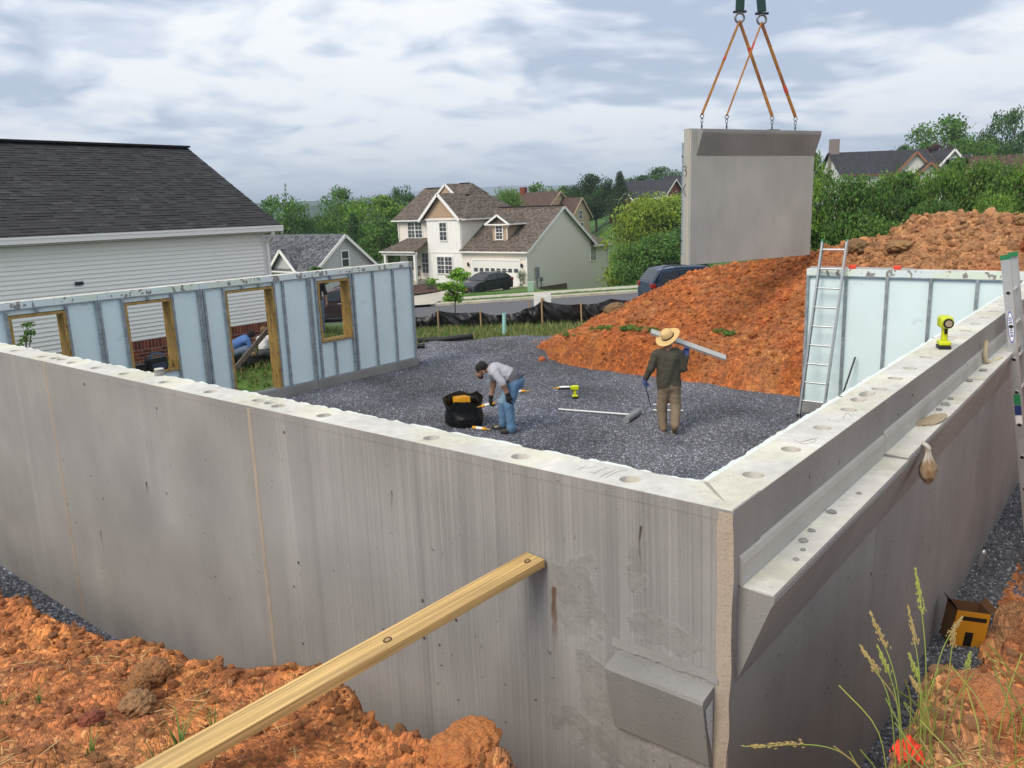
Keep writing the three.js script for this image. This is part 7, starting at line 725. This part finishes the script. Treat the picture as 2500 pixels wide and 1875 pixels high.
function person(label, pos, turn, bones, hands, extras) { for (const q of bones) q.cloth = Math.max(q.ra, q.rb) > 0.05 && ![skin, skinL, hairD, glove, shoe, boot, blueG].includes(q.c) && q.k === undefined; const t = thing('person', label, 'person', pos, turn); const gs = [netMesh(bones, 0.0125), ...hands.map(h => netMesh(h, 0.004, 0.012))]; mesh('body', join(gs), mat(0xffffff, 0.85, { vertexColors: true }), t); if (extras) extras(t); return t; }
const skin = [0.36, 0.19, 0.12], skinL = [0.46, 0.27, 0.19], jean = [0.10, 0.20, 0.33], jeanL = [0.20, 0.32, 0.43], tee = [0.40, 0.41, 0.45], glove = [0.012, 0.012, 0.014], hairD = [0.012, 0.009, 0.008], shoe = [0.045, 0.04, 0.036], olive = [0.055, 0.05, 0.034], khaki = [0.20, 0.15, 0.10], boot = [0.22, 0.16, 0.10], blueG = [0.06, 0.09, 0.25];
// 1. bending worker: local x = forward (to image left), z = his left (towards us), y up
{ const b = [
  // legs
  B([-0.13, 0.80, 0.09], [-0.03, 0.44, 0.12], 0.105, 0.075, jean), B([-0.03, 0.44, 0.12], [-0.06, 0.09, 0.12], 0.075, 0.068, jean), B([-0.13, 0.80, -0.09], [0.06, 0.45, -0.11], 0.105, 0.075, jeanL), B([0.06, 0.45, -0.11], [0.075, 0.10, -0.12], 0.075, 0.070, jean), B([-0.06, 0.08, 0.12], [-0.06, 0.05, 0.12], 0.074, 0.07, jean), B([-0.16, 0.80, 0.0], [-0.12, 0.86, 0.0], 0.13, 0.125, jean),
  // shoes
  B([-0.10, 0.04, 0.12], [0.10, 0.03, 0.15], 0.042, 0.036, shoe, { k: 0.02 }), B([0.04, 0.045, -0.12], [0.24, 0.035, -0.13], 0.042, 0.036, shoe, { k: 0.02 }),
  // belt, torso in the tee
  B([-0.10, 0.885, 0.06], [-0.10, 0.885, -0.06], 0.118, 0.118, [0.10, 0.10, 0.11], { bias: 0.004 }), B([-0.02, 0.93, 0.045], [0.17, 1.00, 0.06], 0.12, 0.115, tee), B([-0.02, 0.93, -0.045], [0.17, 1.00, -0.06], 0.12, 0.115, tee), B([0.17, 1.01, 0.13], [0.17, 1.01, -0.13], 0.085, 0.085, tee), B([0.02, 0.99, 0], [0.14, 1.05, 0], 0.09, 0.08, tee),
  // neck and head, looking down and forward
  B([0.24, 1.03, 0], [0.31, 1.035, 0], 0.058, 0.056, skin, { k: 0.02 }), B([0.375, 1.045, 0], [0.415, 0.965, 0], 0.088, 0.066, skin, { k: 0.02 }), B([0.445, 0.975, 0], [0.468, 0.955, 0], 0.02, 0.013, skin, { k: 0.012 }), B([0.395, 0.905, 0], [0.42, 0.90, 0], 0.04, 0.03, [0.05, 0.03, 0.022], { k: 0.015, bias: 0.006 }), B([0.345, 1.0, 0.085], [0.345, 0.975, 0.088], 0.016, 0.013, skin, { k: 0.006 }), B([0.345, 1.0, -0.085], [0.345, 0.975, -0.088], 0.016, 0.013, skin, { k: 0.006 }), B([0.375, 1.085, 0.03], [0.425, 1.055, 0.02], 0.075, 0.058, hairD, { k: 0.015, bias: 0.01 }), B([0.375, 1.085, -0.03], [0.425, 1.055, -0.02], 0.075, 0.058, hairD, { k: 0.015, bias: 0.01 }), B([0.32, 1.06, 0], [0.30, 1.03, 0], 0.06, 0.05, hairD, { k: 0.01 }),
  // near (left) arm: elbow back, hand on the thigh
  B([0.18, 1.00, 0.19], [0.06, 0.86, 0.25], 0.068, 0.060, tee), B([0.09, 0.885, 0.245], [0.045, 0.82, 0.25], 0.047, 0.043, skin), B([0.045, 0.82, 0.25], [-0.015, 0.665, 0.215], 0.044, 0.032, skin), B([-0.012, 0.67, 0.215], [-0.02, 0.63, 0.21], 0.036, 0.036, glove, { bias: 0.004 }),
  // far (right) arm reaching down
  B([0.19, 0.99, -0.17], [0.20, 0.84, -0.18], 0.066, 0.060, tee), B([0.20, 0.83, -0.18], [0.215, 0.72, -0.17], 0.048, 0.044, skin), B([0.215, 0.72, -0.17], [0.255, 0.545, -0.14], 0.043, 0.031, skin), B([0.255, 0.545, -0.14], [0.262, 0.50, -0.135], 0.035, 0.034, glove, { bias: 0.004 })];
  for (const q of b) { q.a[2] *= -1; q.b[2] *= -1; }
  const t = person('worker in grey T-shirt and blue jeans bending down, wearing black gloves', [-6.88, 0.005, -6.98], Math.PI + 0.686, b, [hand([-0.02, 0.635, -0.215], [-0.05, -1, 0.05], [-0.6, 0, 0.8], glove, -1, 0.28), hand([0.262, 0.505, 0.135], [0.10, -1, -0.05], [-1, -0.1, 0], glove, 1, 0.62)], t => {
    for (let k = 0; k < 4; k++) mesh('shirt_print', bar(V(0.15 - k * 0.035, 1.112 - k * 0.012, -0.06 + k * 0.004), V(0.145 - k * 0.035, 1.116 - k * 0.012, 0.05), 0.012, 0.012), k ? mat(0x6b6f7a, 0.8) : mat(0x3a3428, 0.8), t); mesh('sunglasses', join([rbx(0.425, 0.462, 0.985, 1.008, -0.07, 0.07, 0.008), bx(0.345, 0.44, 1.0, 1.006, 0.083, 0.088), bx(0.345, 0.44, 1.0, 1.006, -0.088, -0.083)]), M.black, t); for (const z of [-0.157, 0.09]) for (let k = 0; k < 3; k++) { const x0 = z < 0 ? 0.0 : 0.14; mesh('shoe_stripe', bar(V(x0 + k * 0.028, 0.03, z - (z < 0 ? 0.012 : 0.0)), V(x0 + 0.02 + k * 0.028, 0.066, z + 0.006), 0.005, 0.012), mat(0xd8cfae, 0.7), t); } mesh('pocket_tool', join([rod(V(-0.235, 0.85, -0.05), V(-0.27, 0.92, -0.06), 0.008), rod(V(-0.262, 0.91, -0.06), V(-0.262, 0.93, -0.06), 0.018)]), M.darkSteel, t);
 });
  // the cartridge in his hand
  t.updateMatrixWorld(true); const w = (x, y, z) => V(x, y, z).applyMatrix4(t.matrixWorld); cartridge('yellow sealant cartridge held in the bending worker\'s lower hand', w(0.20, 0.435, 0.14), w(0.49, 0.375, 0.13));
}
// 2. man in a straw hat walking away; local x = right, y up, -z = forward
{ const b = [
  B([0.02, 0.68, 0.0], [-0.015, 0.37, -0.03], 0.105, 0.082, khaki), B([-0.015, 0.37, -0.03], [-0.005, 0.11, 0.0], 0.08, 0.072, khaki), B([0.17, 0.68, 0.0], [0.19, 0.39, 0.03], 0.105, 0.084, khaki), B([0.19, 0.39, 0.03], [0.135, 0.16, 0.26], 0.08, 0.070, khaki), B([0.04, 0.72, 0.0], [0.15, 0.72, 0.0], 0.125, 0.125, khaki),
  B([0.0, 0.05, 0.04], [0.0, 0.04, -0.15], 0.048, 0.042, boot, { k: 0.02 }), B([0.0, 0.10, 0.02], [0.0, 0.04, 0.04], 0.056, 0.05, boot), B([0.13, 0.15, 0.30], [0.14, 0.05, 0.20], 0.05, 0.046, boot, { k: 0.02 }), B([0.13, 0.13, 0.29], [0.15, 0.035, 0.12], 0.046, 0.042, boot, { k: 0.02 }),
  B([0.03, 0.76, 0.0], [0.02, 1.16, -0.02], 0.132, 0.125, olive), B([0.15, 0.76, 0.0], [0.13, 1.16, -0.02], 0.125, 0.125, olive), B([-0.08, 1.22, -0.02], [0.20, 1.23, -0.02], 0.088, 0.088, olive), B([0.03, 0.82, 0.05], [0.13, 1.16, 0.05], 0.09, 0.085, olive),
  B([0.06, 1.28, -0.02], [0.075, 1.37, -0.04], 0.06, 0.06, skin, { k: 0.02 }), B([0.09, 1.41, -0.05], [0.085, 1.50, -0.05], 0.078, 0.085, skinL, { k: 0.02 }), B([0.16, 1.42, -0.09], [0.175, 1.405, -0.10], 0.022, 0.015, skin, { k: 0.012 }), B([0.105, 1.43, 0.03], [0.11, 1.40, 0.03], 0.016, 0.014, skin, { k: 0.006 }), B([0.07, 1.46, -0.01], [0.07, 1.42, 0.0], 0.075, 0.062, [0.05, 0.035, 0.025], { k: 0.01, bias: -0.004 }),
  // left arm down to the side holding a rod
  B([-0.12, 1.20, -0.02], [-0.20, 1.00, 0.0], 0.072, 0.058, olive), B([-0.20, 1.00, 0.0], [-0.265, 0.845, -0.05], 0.057, 0.042, olive), B([-0.265, 0.845, -0.05], [-0.275, 0.82, -0.055], 0.036, 0.034, blueG, { bias: 0.003 }),
  // right arm folded up to the board
  B([0.24, 1.21, -0.02], [0.30, 0.99, 0.0], 0.074, 0.062, olive), B([0.30, 0.99, 0.0], [0.365, 1.16, -0.05], 0.058, 0.044, olive), B([0.365, 1.16, -0.05], [0.37, 1.20, -0.06], 0.036, 0.034, blueG, { bias: 0.003 })];
  const t = person('man in a wide straw hat, dark olive shirt and khaki trousers walking away', [-4.79, 0.005, -8.30], 0.686, b, [hand([-0.275, 0.825, -0.055], [-0.15, -1, -0.1], [1, 0, 0], blueG, 1, 0.65), hand([0.37, 1.19, -0.06], [0.05, 1, -0.1], [-0.3, 0, 1], blueG, 1, 0.5)], t => {
    const straw = mat(0xd2b37a, 0.85, { side: THREE.DoubleSide }); const hat = new THREE.Group(); const br = new THREE.LatheGeometry([[0.085, 0.012], [0.10, 0.0], [0.15, -0.014], [0.185, -0.012], [0.20, 0.0], [0.2, 0.006], [0.185, -0.004], [0.15, -0.006], [0.105, 0.010]].map(p => new THREE.Vector2(...p)), 40); const p = br.attributes.position; for (let i = 0; i < p.count; i++) { const a = Math.atan2(p.getZ(i), p.getX(i)), r = Math.hypot(p.getX(i), p.getZ(i)); p.setY(i, p.getY(i) + 0.012 * Math.sin(2 * a + 0.5) * (r > 0.13 ? 1 : 0)); } br.computeVertexNormals(); const cr = new THREE.LatheGeometry([[0.102, 0.0], [0.098, 0.05], [0.088, 0.10], [0.062, 0.125], [0.02, 0.118], [0, 0.115]].map(q => new THREE.Vector2(...q)), 32); const bd = new THREE.LatheGeometry([[0.1035, 0.004], [0.1015, 0.034], [0.0995, 0.034]].map(q => new THREE.Vector2(...q)), 32); const m = new THREE.Matrix4().makeRotationFromEuler(new THREE.Euler(0.42, 0, 0.52)).setPosition(0.075, 1.49, -0.035); const h = mesh('straw_hat', join([br, cr]).applyMatrix4(m), straw, t); mesh('hat_band', bd.applyMatrix4(m), M.black, h); });
  t.updateMatrixWorld(true); const w = (x, y, z) => V(x, y, z).applyMatrix4(t.matrixWorld);
  const bd = thing('metal_plank', 'light grey metal plank carried on the shoulder of the man in the straw hat', 'plank', [0, 0, 0]); const a = w(-0.16, 1.555, -0.20), e = w(0.98, 1.12, -0.05); mesh('plank_body', bar(a, e, 0.11, 0.035, 0.5), mat(0xb4b4b0, 0.5, { metalness: 0.3 }), bd); mesh('end_plug', bar(e, e.clone().addScaledVector(e.clone().sub(a).normalize(), 0.006), 0.104, 0.03, 0.5), M.black, bd);
  const rd = thing('thin_rod', 'thin dark rod held in the left hand of the man in the straw hat', 'rod', [0, 0, 0]); mesh('rod_shaft', rod(w(-0.30, 0.83, -0.05), w(-0.165, 0.36, -0.15), 0.007), M.darkSteel, rd); mesh('rod_grip', rod(w(-0.306, 0.85, -0.047), w(-0.285, 0.775, -0.06), 0.011), M.black, rd);
}
// 3. crouching person in a blue T-shirt and a companion, outside the doorway
{ const blue = [0.075, 0.17, 0.42], dj = [0.12, 0.17, 0.24]; const b = [B([-0.20, 0.18, 0.05], [0.12, 0.26, 0.12], 0.10, 0.08, dj), B([0.12, 0.26, 0.12], [0.02, 0.03, 0.12], 0.075, 0.055, dj), B([-0.20, 0.18, -0.1], [0.12, 0.26, -0.14], 0.10, 0.08, dj), B([0.12, 0.26, -0.14], [0.02, 0.03, -0.12], 0.075, 0.055, dj), B([0.0, 0.03, 0.12], [0.12, 0.025, 0.12], 0.04, 0.035, shoe), B([0.0, 0.03, -0.12], [0.12, 0.025, -0.12], 0.04, 0.035, shoe), B([-0.22, 0.24, -0.02], [-0.20, 0.27, -0.02], 0.125, 0.12, dj), B([-0.16, 0.34, 0.0], [0.10, 0.45, 0.0], 0.13, 0.125, blue), B([0.10, 0.46, 0.13], [0.10, 0.46, -0.13], 0.075, 0.075, blue), B([-0.19, 0.30, 0.0], [-0.17, 0.31, 0.0], 0.126, 0.126, skinL, { bias: -0.004 }), B([0.14, 0.46, 0.16], [0.18, 0.33, 0.18], 0.055, 0.052, blue), B([0.18, 0.33, 0.18], [0.22, 0.20, 0.16], 0.036, 0.028, skinL), B([0.14, 0.46, -0.16], [0.18, 0.33, -0.18], 0.055, 0.052, blue), B([0.18, 0.33, -0.18], [0.24, 0.2, -0.12], 0.036, 0.028, skinL), B([0.16, 0.50, 0.0], [0.21, 0.53, 0], 0.05, 0.05, skinL), B([0.25, 0.55, 0], [0.28, 0.51, 0], 0.08, 0.06, skinL, { k: 0.02 }), B([0.24, 0.58, 0], [0.26, 0.57, 0], 0.085, 0.08, hairD, { k: 0.015, bias: 0.01 })];
  person('crouching person in a bright blue T-shirt by the brick wall, seen through the doorway', [-14.92, 0.36, -7.36], 1.1, b, [hand([0.22, 0.2, 0.16], [0.4, -1, 0], [0.5, 0, -1], skinL, 1, 0.3), hand([0.24, 0.2, -0.12], [0.4, -1, 0], [0.5, 0, 1], skinL, -1, 0.3)]);
  const wh = [0.62, 0.62, 0.62]; const c = [B([-0.08, 0.10, 0.08], [0.16, 0.24, 0.12], 0.09, 0.07, [0.08, 0.08, 0.09]), B([0.16, 0.24, 0.12], [0.10, 0.03, 0.12], 0.065, 0.05, [0.08, 0.08, 0.09]), B([-0.08, 0.10, -0.08], [0.16, 0.24, -0.12], 0.09, 0.07, [0.08, 0.08, 0.09]), B([0.16, 0.24, -0.12], [0.10, 0.03, -0.12], 0.065, 0.05, [0.08, 0.08, 0.09]), B([-0.10, 0.14, 0], [-0.08, 0.16, 0], 0.12, 0.12, [0.08, 0.08, 0.09]), B([-0.08, 0.24, 0], [0.0, 0.40, 0], 0.115, 0.11, wh), B([0.0, 0.42, 0.11], [0.0, 0.42, -0.11], 0.065, 0.065, wh), B([0.0, 0.41, 0.15], [0.08, 0.28, 0.17], 0.05, 0.04, wh), B([0.08, 0.28, 0.17], [0.19, 0.24, 0.10], 0.034, 0.026, skinL), B([0.0, 0.41, -0.15], [0.08, 0.28, -0.17], 0.05, 0.04, wh), B([0.08, 0.28, -0.17], [0.19, 0.24, -0.10], 0.034, 0.026, skinL), B([0.01, 0.48, 0], [0.02, 0.53, 0], 0.045, 0.045, skinL), B([0.03, 0.59, 0], [0.045, 0.55, 0], 0.075, 0.055, skinL, { k: 0.02 }), B([0.015, 0.615, 0], [0.02, 0.61, 0], 0.08, 0.078, [0.16, 0.09, 0.045], { k: 0.015, bias: 0.008 })];
  person('seated person in a white shirt behind the slanting prop, seen through the doorway', [-14.62, 0.40, -7.78], 2.2, c, [hand([0.19, 0.24, 0.10], [1, -0.3, -0.4], [0, -1, 0], skinL, 1, 0.3), hand([0.19, 0.24, -0.10], [1, -0.3, 0.4], [0, -1, 0], skinL, -1, 0.3)]);
  // 4. standing person beyond the far window opening
  const bk = [0.02, 0.017, 0.02]; const d = [B([0, 0.86, 0.09], [0, 0.47, 0.10], 0.10, 0.07, dj), B([0, 0.47, 0.10], [0, 0.09, 0.10], 0.068, 0.052, dj), B([0, 0.86, -0.09], [0, 0.47, -0.10], 0.10, 0.07, dj), B([0, 0.47, -0.10], [0, 0.09, -0.10], 0.068, 0.052, dj), B([-0.02, 0.04, 0.10], [0.14, 0.035, 0.11], 0.045, 0.04, shoe), B([-0.02, 0.04, -0.10], [0.14, 0.035, -0.11], 0.045, 0.04, shoe), B([0, 0.92, 0], [0, 1.30, 0], 0.14, 0.15, bk), B([0, 1.36, 0.15], [0, 1.36, -0.15], 0.08, 0.08, bk), B([0, 1.36, 0.19], [0.01, 1.10, 0.24], 0.06, 0.055, bk), B([0.01, 1.12, 0.24], [0.03, 0.86, 0.25], 0.043, 0.03, skinL), B([0, 1.36, -0.19], [0.01, 1.10, -0.24], 0.06, 0.055, bk), B([0.01, 1.12, -0.24], [0.03, 0.86, -0.25], 0.043, 0.03, skinL), B([0, 1.44, 0], [0.01, 1.50, 0], 0.055, 0.052, skinL), B([0.02, 1.58, 0], [0.03, 1.63, 0], 0.075, 0.085, skinL, { k: 0.02 }), B([0.105, 1.58, 0], [0.115, 1.57, 0], 0.018, 0.012, skinL, { k: 0.01 }), B([0, 1.65, 0], [0, 1.66, 0], 0.09, 0.085, hairD, { k: 0.015, bias: 0.006 })];
  const [px, pz] = fromLD(-5.28, 22.2); person('standing person in a black T-shirt, arm showing in the far window opening', [px, groundY(px, pz), pz], 2.456, d, [hand([0.03, 0.87, 0.25], [0.1, -1, 0], [0, 0, -1], skinL, 1, 0.2), hand([0.03, 0.87, -0.25], [0.1, -1, 0], [0, 0, 1], skinL, -1, 0.2)]);
}
renderer.render(scene, camera);
